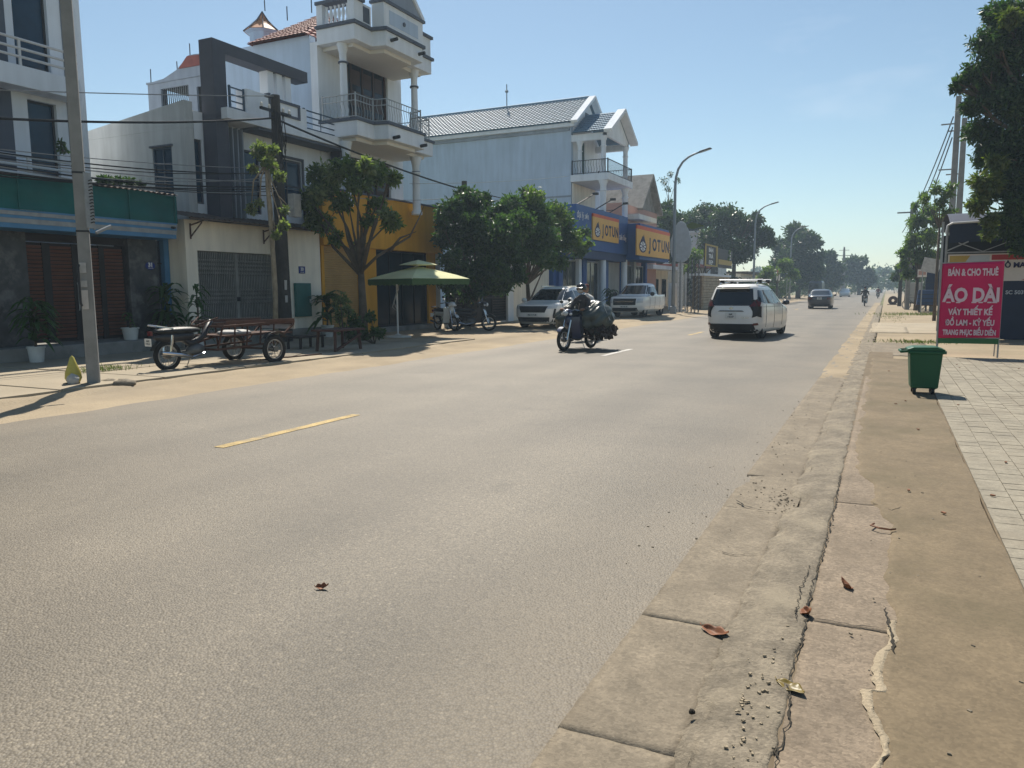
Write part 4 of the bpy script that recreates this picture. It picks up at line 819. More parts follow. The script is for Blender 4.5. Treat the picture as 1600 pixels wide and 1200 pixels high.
# ---------------------------------------------------------------- right side: tarpaulin stall with printed banner
st = thing('market_stall', 'dark stall with navy tarpaulin roof and a printed banner, behind the pink dress sign', 'stall', (4.5, 27, .05))
SYc = 26.0; x0 = at(1478, 400, Y=SYc).x
for x in (x0, x0+3.6, x0+7): MB().tube([(x, SYc, .04), (x, SYc, 3.25)], .03, 8).build('frame_pole', 'galv', st)
MB().tube([(x0-.03, SYc-.02, 3.1), (x0, SYc, 3.33), (x0+.12, SYc, 3.4), (x0+1.3, SYc, 3.43)], .03, 8).build('frame_pole', 'white_metal', st)
MB().grid(lambda u, v: (x0+.06+u*6.5, SYc+.02+.03*math.sin(u*14)+.6*v*v*0, 3.38-.55*v+.03*math.sin(u*9)*v), 30, 6).build('tarp_valance', 'navy_tarp', st, smooth=True); MB().grid(lambda u, v: (x0+.06+u*6.5, SYc+.03+v*4.5, 3.39+.45*math.sin(v*3.1)), 8, 8).build('tarp_roof', 'navy_tarp', st)
tr = MB()
tr.bar((x0, SYc-.01, 2.55), (x0+7, SYc-.01, 2.55), .035); tr.bar((x0, SYc-.01, 2.6), (x0+.55, SYc-.01, 2.86), .035)
for i in range(5): a = x0+.3+i*1.25; tr.bar((a, SYc, 2.83), (a+.62, SYc, 2.57), .022); tr.bar((a+.62, SYc, 2.57), (a+1.25, SYc, 2.83), .022)
tr.build('truss', 'galv', st)
bn = MB().box(x0+.06, x0+7, SYc+.03, SYc+.045, 1.72, 2.5).build('printed_banner', 'banner_white', st)
MB().box(x0+.1, x0+.62, SYc+.02, SYc+.027, 2.1, 2.46).build('print_patch', 'kiosk_yellow', bn); MB().box(x0+1.15, x0+6, SYc+.02, SYc+.027, 2.32, 2.47).build('print_patch', 'ink_red', bn)
MB().prism([(x0+.4, 2.1), (x0+1.1, 2.1), (x0+1.1, 2.46), (x0+.62, 2.46)], 'y', SYc+.016, SYc+.019).build('print_patch', 'pear_white', bn)
text('Ở MAY', .2, (at(1590, 415, Y=SYc).x, SYc+.015, 2.16), FY, 'ink_navy', bn, bold=.008); MB().prism([(x0+1.9, 1.74), (x0+2.6, 1.74), (x0+2.6, 1.95)], 'y', SYc+.016, SYc+.019).build('print_patch', 'ink_red', bn)
part('dark_board', 'navy_tarp', st, x0+.05, x0+7, SYc+.06, SYc+.09, .05, 1.715); text('SC 5037', .15, (at(1588, 457, Y=SYc).x, SYc+.05, at(1588, 457, Y=SYc).z), FY, 'pear_white', st, bold=.004)
part('back_wall', 'dark_in', st, x0+.1, x0+7, SYc+4.4, SYc+4.5, .05, 3.3); part('side_sheet', 'navy_tarp', st, x0+6.98, x0+7.02, SYc, SYc+4.4, .05, 3.3)
# pink dress-hire sign
sg2 = thing('banner_sign', 'tall pink banner with dress hire lettering on a thin metal stand', 'sign', (1.65, 19.3, .06))
sy = 19.2; xa, xb_ = 1.06, 2.23
fm = MB()
fm.tube([(xa, sy+.02, .05), (xa-.02, sy+.02, 2.95)], .022, 8); fm.tube([(xb_-.03, sy+.02, .05), (xb_-.03, sy+.02, 2.1)], .018, 8)
fm.bar((xa, sy+.02, .46), (xb_, sy+.02, .46), .025); fm.bar((xa, sy+.02, 2.07), (xb_, sy+.02, 2.09), .025); fm.build('stand', 'galv', sg2)
MB().tube([(xa+.03, sy+.45, .05), (xa+.03, sy+.05, 1.6)], .014, 6).build('back_strut', 'galv', sg2); MB().tube([(xb_-.05, sy+.45, .05), (xb_-.05, sy+.05, 1.6)], .014, 6).build('back_strut', 'galv', sg2)
bz0, bz1 = .45, 2.06
bo = MB().grid(lambda u, v: (xa+.01+u*(xb_-xa-.03), sy-.012*math.sin(u*3.1)*math.sin(v*3.1)-.006*math.sin(u*9+v*5), bz0+v*(bz1-bz0)+.03*u), 24, 24).build('banner', 'banner_pink', sg2, smooth=True); bo.modifiers.new('s', 'SOLIDIFY').thickness = .004
part('lower_band', 'banner_green', sg2, xa+.01, xb_-.03, sy-.004, sy+.004, .34, .455)
cxs = (xa+xb_)/2
for body, zz, size, sx, bold in (('BÁN & CHO THUÊ', 1.86, .20, .56, .008), ('VÁY THIẾT KẾ', 1.015, .175, .72, .008), ('ĐỒ LAM - KỶ YẾU', .785, .165, .68, .007), ('TRANG PHỤC BIỂU DIỄN', .575, .155, .56, .007)): text(body, size, (cxs, sy-.024, zz), FY, 'ink_pale', bo, bold=bold, ext=.001, sx=sx)
text('ÁO DÀI', .40, (cxs, sy-.024, 1.37), FY, 'ink_pale', bo, bold=.016, ext=.001, sx=.76)
# serifs of the large word
zs0 = 1.37-.146
for x_, w_ in ((-.42, .08), (-.24, .08), (.055, .09), (.18, .08), (.34, .08), (.435, .09)): MB().box(cxs+x_-w_/2, cxs+x_+w_/2, sy-.025, sy-.023, zs0-.012, zs0+.016).build('serif', 'ink_pale', bo)
# ---------------------------------------------------------------- cars
def lerp_keys(keys, z):
    if z <= keys[0][0]: return keys[0][1:]
    for a, b in zip(keys[:-1], keys[1:]):
        if z <= b[0]:
            f = (z-a[0])/(b[0]-a[0]); return tuple(p*(1-f)+q*f for p, q in zip(a[1:], b[1:]))
    return keys[-1][1:]
class Shell:
    """car body: a stack of rounded-rectangle outlines; panels are patches lying on the same surface"""
    def __init__(s, keys, n=5, m=6): s.k = keys; s.n = n; s.m = m
    def prm(s, z): w_, yr, yf = lerp_keys(s.k, z); return w_, (yr+yf)/2, (yf-yr)/2
    def side(s, y, z, sg, off=0):
        w_, c, l = s.prm(z); t = min(1, abs((y-c)/l)); return (sg*(w_*(1-t**s.m)**(1/s.n)+off), y, z)
    def end(s, x, z, sg, off=0):
        w_, c, l = s.prm(z); t = min(1, abs(x/w_)); return (x, c+sg*(l*(1-t**s.n)**(1/s.m)+off), z)
    def hull(s, zs, nt=72):
        b = MB()
        for z in zs:
            w_, c, l = s.prm(z)
            for i in range(nt):
                a = 2*math.pi*i/nt; ca, sa = math.cos(a), math.sin(a); r = 1.2
                for _ in range(12): g_ = abs(r*ca)**s.n+abs(r*sa)**s.m-1; r -= g_/((s.n*abs(r*ca)**s.n+s.m*abs(r*sa)**s.m)/r)
                x, y = ca*r, sa*r
                x = max(-1, min(1, x)); y = max(-1, min(1, y)); b.v.append((w_*x, c+l*y, z))
        for j in range(len(zs)-1):
            for i in range(nt): b.f.append((j*nt+i, j*nt+(i+1) % nt, (j+1)*nt+(i+1) % nt, (j+1)*nt+i))
        b.f.append(tuple(range(nt))[::-1]); b.f.append(tuple((len(zs)-1)*nt+i for i in range(nt))); return b
    def patch(s, kind, sg, quad, off=.006, nu=10, nv=6):
        A, B, C, D = [Vector(q) for q in quad]; fn = s.side if kind == 'side' else s.end
        return MB().grid(lambda u, v: fn(*(A.lerp(B, u).lerp(D.lerp(C, u), v)), sg, off), nu, nv)
def wheel(par, x, y, r, wd, sg, spokes=5, rimm='rim'):
    mt = Matrix(((0, 0, sg), (0, 1, 0), (1, 0, 0))); h = wd/2
    t = MB().lathe((x, y, r), [(r*.62, -h), (r*.9, -h), (r*.98, -h*.8), (r, -h*.5), (r, h*.5), (r*.98, h*.8), (r*.9, h), (r*.66, h), (r*.62, h*.7)], 28, mt).build('wheel', 'tyre', par, smooth=True)
    b = MB().lathe((x, y, r), [(0, h*.1), (r*.6, h*.1), (r*.63, h*.75), (r*.67, h*.85)], 28, mt)
    for i in range(spokes):
        a = 2*math.pi*i/spokes; b.obox((x+sg*h*.55, y+math.cos(a)*r*.36, r+math.sin(a)*r*.36), (h*.3, r*.56, r*.15), Matrix.Rotation(a, 3, 'X'))
    b.lathe((x, y, r), [(0, h*.75), (r*.14, h*.75), (r*.16, h*.5)], 14, mt); b.build('rim', rimm, t, auto=35); return t
def cut(o, cutters):
    c = bpy.data.objects.new('cut', cutters.mesh('cut')); COL.objects.link(c); md = o.modifiers.new('b', 'BOOLEAN'); md.operation = 'DIFFERENCE'; md.object = c; md.solver = 'EXACT'
    dg_ = bpy.context.evaluated_depsgraph_get(); dg_.update(); me = bpy.data.meshes.new_from_object(o.evaluated_get(dg_)); o.modifiers.clear(); old = o.data; o.data = me
    bpy.data.objects.remove(c); me.polygons.foreach_set('use_smooth', [True]*len(me.polygons)); me.set_sharp_from_angle(angle=R(38))
def car_base(t, sh, zs, body, wy, r, wd, track):
    o = sh.hull(zs).build('body', body, t, smooth=True); cb_ = MB()
    for y in wy:
        for sg in (-1, 1): cb_.lathe((sg*(track+.1), y, r), [(0, -.32), (r*1.17, -.32), (r*1.17, .4), (0, .4)], 30, Matrix(((0, 0, sg), (0, 1, 0), (1, 0, 0))))
    cut(o, cb_)
    for y in wy:
        for sg in (-1, 1):
            wheel(t, sg*(track-wd/2+.02), y, r, wd, sg)
    MB().box(-track*.8, track*.8, wy[0]-r, wy[1]+r, r*.75, r*1.3).build('underbody', 'trim_black', t); return o
def seams(t, sh, lines, m='trim_black'):
    b = MB()
    for sg in (-1, 1):
        for (y0, z0, y1, z1) in lines:
            n = 8; pts = [Vector(sh.side(y0+(y1-y0)*i/n, z0+(z1-z0)*i/n, sg, .002)) for i in range(n+1)]; b.tube(pts, .006, 4)
    b.build('door_gaps', m, t)
def zlist(a, b, n): return [a+(b-a)*i/n for i in range(n+1)]
def plate(t, sh, sg, z, txt, w_=.34, h=.16, x=0):
    y = sh.end(x, z, sg, .02)[1]; p = MB().obox((x, y, z), (w_, .012, h)).build('number_plate', 'plate_white', t); rot = FY if sg < 0 else (R(90), 0, R(180))
    L_ = txt.split('|')
    for i, q in enumerate(L_): text(q, h*(.42 if len(L_) > 1 else .7), (x, y+sg*.009, z+(h*.22 if i == 0 else -h*.22)*(len(L_)-1)), rot, 'trim_black', p, bold=.002, ext=.001)
# white people carrier driving away
mpv = thing('car', 'white people carrier with silver roof bars driving away in the middle of the road', 'car', (-4.02, 26.25, 0.02), R(-5.5), local=True)
K = [(.17, .78, -1.98, 1.95), (.26, .85, -2.12, 2.12), (.45, .885, -2.2, 2.2), (.75, .892, -2.21, 2.17), (.9, .885, -2.19, 2.05), (.99, .872, -2.17, 1.5), (1.06, .86, -2.14, 1.2), (1.3, .775, -2.05, .72), (1.5, .70, -1.94, .3), (1.58, .66, -1.88, .05), (1.63, .60, -1.8, -.15), (1.665, .5, -1.7, -.35), (1.68, .3, -1.4, -.6)]
sh = Shell(K, 5, 6); car_base(mpv, sh, zlist(.17, 1.06, 18)+zlist(1.09, 1.58, 12)+[1.605, 1.63, 1.65, 1.665, 1.675, 1.68], 'car_white', (-1.38, 1.36), .33, .21, .80)
sh.patch('end', -1, [(-.66, 1.02), (.66, 1.02), (.56, 1.53), (-.56, 1.53)], .006, 14, 8).build('rear_window', 'car_glass', mpv, smooth=True)
for sg in (-1, 1):
    for q in ([(-1.95, 1.16), (-1.5, 1.08), (-1.42, 1.47), (-1.74, 1.49)], [(-1.43, 1.08), (-.45, 1.06), (-.42, 1.5), (-1.34, 1.49)], [(-.36, 1.06), (.72, 1.07), (.22, 1.46), (-.33, 1.5)]): sh.patch('side', sg, q, .005).build('side_window', 'car_glass', mpv, smooth=True)
    sh.patch('end', -1, [(sg*.52, .99), (sg*.80, 1.0), (sg*.80, 1.22), (sg*.70, 1.22)], .008).build('tail_lamp', 'lamp_red', mpv, smooth=True)
    sh.patch('end', -1, [(sg*.70, .72), (sg*.83, .66), (sg*.82, 1.0), (sg*.55, 1.0)], .009).build('tail_lamp', 'trim_black', mpv, smooth=True); sh.patch('side', sg, [(-2.15, .66), (-2.02, .72), (-1.98, 1.2), (-2.1, 1.2)], .008).build('tail_lamp', 'trim_black', mpv, smooth=True)
    sh.patch('end', -1, [(sg*.62, .42), (sg*.78, .43), (sg*.76, .5), (sg*.66, .49)], .012).build('reflector', 'lamp_red', mpv)
    MB().ell((sg*.98, .78, 1.08), (.12, .07, .085), 12, 8).build('mirror', 'car_dark', mpv, smooth=True); MB().bar((sg*.85, .8, 1.03), (sg*.95, .79, 1.06), .03).build('mirror_arm', 'trim_black', mpv)
    MB().tube([(sg*.56, -1.5, 1.66), (sg*.57, -1.4, 1.71), (sg*.58, -.1, 1.73), (sg*.57, .1, 1.66)], .018, 6).build('roof_rail', 'chrome', mpv)
sh.patch('end', -1, [(-.70, .29), (.70, .29), (.66, .47), (-.66, .47)], .012, 14, 4).build('bumper_insert', 'trim_black', mpv, smooth=True); sh.patch('end', -1, [(-.78, .18), (.78, .18), (.74, .30), (-.74, .30)], .004, 14, 3).build('lower_valance', 'trim_black', mpv, smooth=True)
sh.patch('end', -1, [(-.40, .845), (.40, .845), (.34, .875), (-.34, .875)], .02).build('handle_strip', 'trim_black', mpv); plate(mpv, sh, -1, .72, '36K|142.87', .33, .17)
MB().lathe((0, sh.end(0, .95, -1, .006)[1], .95), [(0, 0), (.055, 0), (.055, .012), (0, .012)], 18, Matrix(((1, 0, 0), (0, 0, -1), (0, .6, 0)))).build('badge', 'chrome', mpv)
text('STARGAZER', .045, (.42, sh.end(.42, .66, -1, .01)[1], .66), FY, 'chrome', mpv, ext=.002)
for y in (-1.15, -.1): MB().tube([(-.68, y, 1.80), (.68, y, 1.80)], .035, 8, squash=.6).build('roof_bar', 'chrome', mpv)
for y in (-1.15, -.1):
    for sg in (-1, 1): MB().box(sg*.58-.06, sg*.58+.06, y-.06, y+.06, 1.70, 1.80).build('bar_foot', 'trim_black', mpv)
MB().prism([(-.02, 0), (.02, 0), (.0, .06)], 'x', -.01, .01); MB().ell((0, -1.55, 1.70), (.025, .06, .04), 8, 6).build('aerial_fin', 'car_white', mpv); MB().box(-.5, .5, -2.06, -1.9, 1.555, 1.60).build('spoiler', 'car_white', mpv, bevel=.02)
seams(mpv, sh, [(-1.42, .35, -1.40, 1.06), (-.40, .3, -.40, 1.05), (.72, .35, .75, 1.02), (-2.0, .98, .9, .96)]); MB().box(-.55, .55, -1.6, -.2, .28, .3)
# parked white crossover facing the camera side
suv = thing('car', 'white crossover with a black grille parked nose-out under the trees', 'car', (-12.05, 28.9, .09), R(180), local=True)
K = [(.18, .76, -2.0, 2.05), (.28, .84, -2.16, 2.2), (.5, .91, -2.22, 2.24), (.78, .92, -2.22, 2.22), (.92, .91, -2.2, 2.13), (1.0, .885, -2.17, 1.5), (1.05, .87, -2.14, 1.02), (1.25, .79, -2.0, .70), (1.45, .70, -1.85, .32), (1.54, .66, -1.75, .1), (1.59, .58, -1.6, -.1), (1.615, .45, -1.4, -.35), (1.625, .25, -1.1, -.6)]
s2 = Shell(K, 4.5, 5.5); car_base(suv, s2, zlist(.18, 1.05, 18)+zlist(1.08, 1.54, 12)+[1.565, 1.59, 1.605, 1.615, 1.625], 'car_white', (-1.34, 1.34), .34, .22, .82)
s2.patch('end', 1, [(-.72, 1.07), (.72, 1.07), (.58, 1.5), (-.58, 1.5)], .006, 14, 8).build('windscreen', 'car_glass', suv, smooth=True)
s2.patch('end', 1, [(-.5, .62), (.5, .62), (.6, .86), (-.6, .86)], .01, 12, 5).build('grille', 'trim_black', suv, smooth=True); s2.patch('end', 1, [(-.62, .26), (.62, .26), (.66, .44), (-.66, .44)], .012, 12, 4).build('lower_grille', 'trim_black', suv, smooth=True)
for sg in (-1, 1):
    s2.patch('end', 1, [(sg*.56, .76), (sg*.84, .78), (sg*.84, .9), (sg*.6, .86)], .012).build('headlamp', 'lamp_clear', suv, smooth=True); s2.patch('end', 1, [(sg*.74, .40), (sg*.80, .40), (sg*.83, .76), (sg*.79, .76)], .014).build('day_lamp', 'trim_black', suv, smooth=True)
    for q in ([(-1.65, 1.12), (-1.2, 1.08), (-1.1, 1.40), (-1.45, 1.38)], [(-1.12, 1.08), (-.2, 1.06), (-.18, 1.45), (-1.02, 1.42)], [(-.12, 1.06), (.86, 1.07), (.34, 1.38), (-.1, 1.45)]): s2.patch('side', sg, q, .005).build('side_window', 'car_glass', suv, smooth=True)
    s2.patch('side', sg, [(-2.0, .24), (2.0, .24), (2.0, .36), (-2.0, .36)], .004, 20, 3).build('sill_trim', 'trim_black', suv, smooth=True); MB().ell((sg*.99, .82, 1.07), (.12, .07, .09), 12, 8).build('mirror', 'car_white', suv, smooth=True)
seams(suv, s2, [(-1.15, .35, -1.12, 1.05), (-.16, .3, -.16, 1.05), (.85, .35, .88, 1.02)])
MB().box(-.62, -.58, -1.4, .0, 1.60, 1.64).build('roof_rail', 'chrome', suv); MB().box(.58, .62, -1.4, .0, 1.60, 1.64).build('roof_rail', 'chrome', suv); plate(suv, s2, 1, .53, '36A 517.20', .46, .11)
# white pickup
pk = thing('pickup_truck', 'white pickup truck parked in front of the blue paint shop', 'pickup truck', (-12.2, 41.2, .09), R(180), local=True)
K = [(.28, .78, -2.5, 2.45), (.4, .88, -2.6, 2.6), (.6, .93, -2.64, 2.66), (.9, .94, -2.65, 2.64), (1.08, .93, -2.64, 2.5), (1.12, .925, -2.62, 1.9), (1.16, .91, -2.6, 1.35)]
s3 = Shell(K, 5.5, 7); car_base(pk, s3, zlist(.28, 1.16, 22), 'car_white', (-1.6, 1.62), .39, .26, .84)
Kc = [(1.12, .9, -1.0, 1.38), (1.2, .87, -.98, 1.2), (1.5, .76, -.9, .72), (1.7, .69, -.8, .4), (1.77, .6, -.7, .2), (1.80, .4, -.5, 0)]
s3c = Shell(Kc, 5, 6); s3c.hull(zlist(1.12, 1.7, 10)+[1.74, 1.77, 1.79, 1.80]).build('cab', 'car_white', pk, smooth=True)
s3c.patch('end', 1, [(-.76, 1.2), (.76, 1.2), (.62, 1.68), (-.62, 1.68)], .006, 12, 7).build('windscreen', 'car_glass', pk, smooth=True); s3c.patch('end', -1, [(-.6, 1.25), (.6, 1.25), (.55, 1.66), (-.55, 1.66)], .006, 12, 7).build('rear_window', 'car_glass', pk, smooth=True)
MB().box(-.76, .76, -2.5, -1.08, 1.165, 1.17).build('bed_floor', 'trim_black', pk)
s3.patch('end', 1, [(-.6, .66), (.6, .66), (.62, 1.0), (-.62, 1.0)], .012, 12, 5).build('grille', 'trim_black', pk, smooth=True); s3.patch('end', 1, [(-.7, .34), (.7, .34), (.66, .52), (-.66, .52)], .014, 12, 4).build('bumper_insert', 'trim_black', pk, smooth=True); MB().box(-.5, .5, 2.69, 2.71, .82, .88).build('grille_bar', 'chrome', pk)
for sg in (-1, 1):
    s3.patch('end', 1, [(sg*.64, .76), (sg*.88, .78), (sg*.88, 1.0), (sg*.66, 1.0)], .012).build('headlamp', 'lamp_clear', pk, smooth=True)
    for q in ([(-.85, 1.22), (.0, 1.2), (.02, 1.62), (-.72, 1.62)], [(.06, 1.2), (1.1, 1.22), (.55, 1.6), (.08, 1.62)]): s3c.patch('side', sg, q, .005).build('side_window', 'car_glass', pk, smooth=True)
    MB().ell((sg*1.03, 1.0, 1.22), (.13, .08, .11), 12, 8).build('mirror', 'trim_black', pk, smooth=True)
seams(pk, s3, [(.1, .45, .08, 1.14), (1.05, .5, 1.1, 1.14), (-.9, .45, -.9, 1.14)]); plate(pk, s3, 1, .58, '36C 301.55', .46, .11)
# dark saloon driving away
sd_ = thing('car', 'dark grey saloon car driving away beyond the white people carrier', 'car', (-4.45, 63.4, .02), R(1), local=True)
K = [(.17, .76, -2.1, 2.1), (.28, .84, -2.22, 2.25), (.5, .88, -2.28, 2.3), (.75, .885, -2.28, 2.25), (.88, .88, -2.26, 2.05), (.95, .86, -2.2, 1.5), (1.0, .84, -1.85, 1.05), (1.05, .82, -1.68, .92), (1.2, .74, -1.35, .6), (1.36, .66, -1.0, .25), (1.42, .58, -.8, .05), (1.455, .4, -.55, -.2)]
s4 = Shell(K, 4.5, 5.5); car_base(sd_, s4, zlist(.17, 1.05, 18)+zlist(1.08, 1.36, 8)+[1.4, 1.43, 1.455], 'car_dark', (-1.36, 1.36), .32, .21, .78)
s4.patch('end', -1, [(-.7, 1.03), (.7, 1.03), (.56, 1.34), (-.56, 1.34)], .008, 12, 7).build('rear_window', 'car_glass', sd_, smooth=True)
for sg in (-1, 1):
    s4.patch('end', -1, [(sg*.5, .72), (sg*.82, .7), (sg*.82, .86), (sg*.52, .86)], .01).build('tail_lamp', 'lamp_red', sd_, smooth=True); MB().ell((sg*.95, .72, 1.0), (.11, .06, .08), 10, 6).build('mirror', 'car_dark', sd_, smooth=True)
    for q in ([(-1.2, 1.06), (-.3, 1.04), (-.3, 1.3), (-.95, 1.28)], [(-.24, 1.04), (.78, 1.05), (.3, 1.28), (-.22, 1.3)]): s4.patch('side', sg, q, .005).build('side_window', 'car_glass', sd_, smooth=True)
plate(sd_, s4, -1, .78, '30G|445.19', .33, .17); s4.patch('end', -1, [(-.7, .2), (.7, .2), (.66, .36), (-.66, .36)], .008, 12, 3).build('lower_valance', 'trim_black', sd_)
# far cars: the saloon again in white, and a dark van at the left verge
c2 = copy_tree(sd_); c2.location = (-6.6, 150, 0); c2['label'] = 'tiny white car coming along the far end of the road'
c2.rotation_euler = (0, 0, R(180))
for ch in c2.children:
    if ch.name.startswith('body'): ch.data = ch.data.copy(); ch.data.materials[0] = M['car_white']
vn = thing('van', 'dark box van parked on the far left verge beyond the dark saloon', 'van', (-8.9, 118, .05), R(0), local=True)
K = [(.3, .9, -2.6, 2.5), (.5, .98, -2.7, 2.62), (1.2, 1.0, -2.7, 2.6), (1.5, .98, -2.7, 2.3), (2.3, .92, -2.66, 1.7), (2.5, .8, -2.5, 1.5)]
s5 = Shell(K, 7, 8); car_base(vn, s5, zlist(.3, 2.5, 22), 'car_dark', (-1.6, 1.6), .38, .25, .9); s5.patch('end', -1, [(-.8, 1.4), (.8, 1.4), (.75, 2.15), (-.75, 2.15)], .01, 10, 5).build('rear_window', 'car_glass', vn)
for sg in (-1, 1): s5.patch('end', -1, [(sg*.75, .8), (sg*.95, .8), (sg*.93, 1.2), (sg*.78, 1.2)], .012).build('tail_lamp', 'lamp_red', vn)

# ---------------------------------------------------------------- motorcycles and riders
def moto_wheel(par, y, r, tw=.045, spokes=18, name='wheel', x=0):
    mt = Matrix(((0, 0, 1), (0, 1, 0), (1, 0, 0))); pr = [(r-tw+tw*math.cos(a), tw*math.sin(a)*.9) for a in [2*math.pi*i/8 for i in range(9)]]
    t = MB().lathe((x, y, r), pr, 30, mt).build(name, 'tyre', par, smooth=True); b = MB().lathe((x, y, r), [(r-2*tw+.004, -.02), (r-2*tw-.014, -.02), (r-2*tw-.014, .02), (r-2*tw+.004, .02)], 30, mt)
    for i in range(spokes): a = 2*math.pi*i/spokes; b.tube([(x+(.03 if i % 2 else -.03), y, r), (x, y+math.cos(a+.25)*(r-2*tw), r+math.sin(a+.25)*(r-2*tw))], .004, 4)
    b.build('rim', 'rim', t); MB().lathe((x, y, r), [(0, -.06), (.06, -.06), (.06, .06), (0, .06)], 16, mt).build('hub', 'engine', t); return t
def moto_body(t, paint, front=True):
    """underbone motorcycle, nose towards +Y, rear axle at y=-.62, front axle at y=.62"""
    moto_wheel(t, -.62, .29)
    MB().tube([(0, .38, .92), (0, .18, .62), (0, -.1, .48), (0, -.35, .62), (0, -.85, .78)], [.05, .06, .06, .05, .03], 10).build('frame', paint, t, smooth=True)
    MB().ell((0, -.38, .75), (.15, .52, .075), 16, 8).build('seat', 'seat_vinyl', t, smooth=True); MB().ell((0, -.45, .64), (.14, .46, .11), 16, 8).build('side_cover', paint, t, smooth=True)
    MB().ell((0, 0, .36), (.13, .2, .13), 12, 8).build('engine', 'engine', t, smooth=True); MB().tube([(.13, .1, .3), (.16, -.2, .24), (.16, -.45, .3), (.16, -.85, .36)], [.02, .025, .045, .04], 10).build('exhaust', 'chrome', t)
    for s in (-1, 1): MB().tube([(s*.1, -.62, .29), (s*.12, -.6, .5), (s*.13, -.58, .68)], .025, 8).build('shock', 'chrome', t); MB().bar((s*.08, -.62, .29), (s*.08, -.1, .34), .03, .05).build('swing_arm', 'engine', t)
    MB().grid(lambda u, v: ((u-.5)*.12*(1-.2*v), -.62-.33*math.cos(R(20+v*95)), .29+.33*math.sin(R(20+v*95))), 4, 10).build('rear_mudguard', 'trim_black', t, smooth=True)
    MB().tube([(-.12, -.55, .8), (-.12, -.9, .86), (0, -.98, .88), (.12, -.9, .86), (.12, -.55, .8)], .013, 6).build('grab_rail', 'chrome', t); MB().box(-.05, .05, -.97, -.93, .68, .76).build('tail_lamp', 'lamp_red', t)
    p = MB().obox((0, -1.0, .56), (.19, .008, .14)).build('number_plate', 'plate_white', t); text('36B5', .05, (0, -1.006, .585), FY, 'trim_black', p, ext=.001); text('318.62', .05, (0, -1.006, .535), FY, 'trim_black', p, ext=.001)
    MB().tube([(-.06, -.05, .3), (-.14, -.12, .02)], .01, 5).build('side_stand', 'chrome', t)
    if front:
        moto_wheel(t, .62, .29)
        for s in (-1, 1):
            MB().tube([(s*.09, .62, .29), (s*.09, .45, .78)], .024, 8).build('fork', 'chrome', t); MB().tube([(0, .38, 1.0), (s*.18, .36, 1.03), (s*.33, .24, 1.0)], .014, 6).build('handlebar', 'chrome', t); MB().tube([(s*.25, .3, 1.015), (s*.35, .22, 1.0)], .02, 8).build('grip', 'seat_vinyl', t)
            MB().tube([(s*.22, .32, 1.02), (s*.27, .33, 1.2)], .007, 5).build('mirror_stem', 'chrome', t); MB().ell((s*.28, .33, 1.23), (.06, .012, .04), 10, 6).build('mirror', 'trim_black', t); MB().ell((s*.12, .5, .93), (.05, .04, .035), 8, 6).build('indicator', 'lamp_clear', t)
            MB().grid(lambda u, v: (s*(.06+.17*u), .40-.16*u+.05*v-.12*v*v, .85-.55*v), 5, 8).build('leg_shield', paint, t, smooth=True)
        MB().ell((0, .46, .96), (.13, .13, .1), 14, 10).build('headlamp_cowl', paint, t, smooth=True); MB().ell((0, .56, .95), (.085, .05, .065), 12, 8).build('headlamp', 'lamp_clear', t, smooth=True)
        MB().grid(lambda u, v: ((u-.5)*.13, .62-.33*math.cos(R(30+v*110)), .29+.335*math.sin(R(30+v*110))), 4, 12).build('front_mudguard', paint, t, smooth=True); MB().ell((0, .42, .78), (.1, .08, .16), 12, 8).build('front_panel', paint, t, smooth=True)
def moto(name, label, loc, rz, paint, group=None, front=True):
    t = thing(name, label, 'motorcycle', loc, rz, group, local=True); moto_body(t, paint, front); return t
def skin(name, verts, edges, rad, m, parent, lev=2, root=0):
    me = bpy.data.meshes.new(name); me.from_pydata(verts, edges, []); o = bpy.data.objects.new(name, me); COL.objects.link(o)
    md = o.modifiers.new('s', 'SKIN'); md.use_smooth_shade = True; sb = o.modifiers.new('ss', 'SUBSURF'); sb.levels = lev; sb.render_levels = lev
    for i, v in enumerate(me.skin_vertices[0].data): r = rad[i]; v.radius = r if isinstance(r, tuple) else (r, r); v.use_root = (i == root)
    dg_ = bpy.context.evaluated_depsgraph_get(); dg_.update(); me2 = bpy.data.meshes.new_from_object(o.evaluated_get(dg_)); bpy.data.objects.remove(o)
    me2.materials.clear(); me2.materials.append(M[m]); n = bpy.data.objects.new(name, me2); COL.objects.link(n); n.parent = parent; W[n] = Vector(); return n
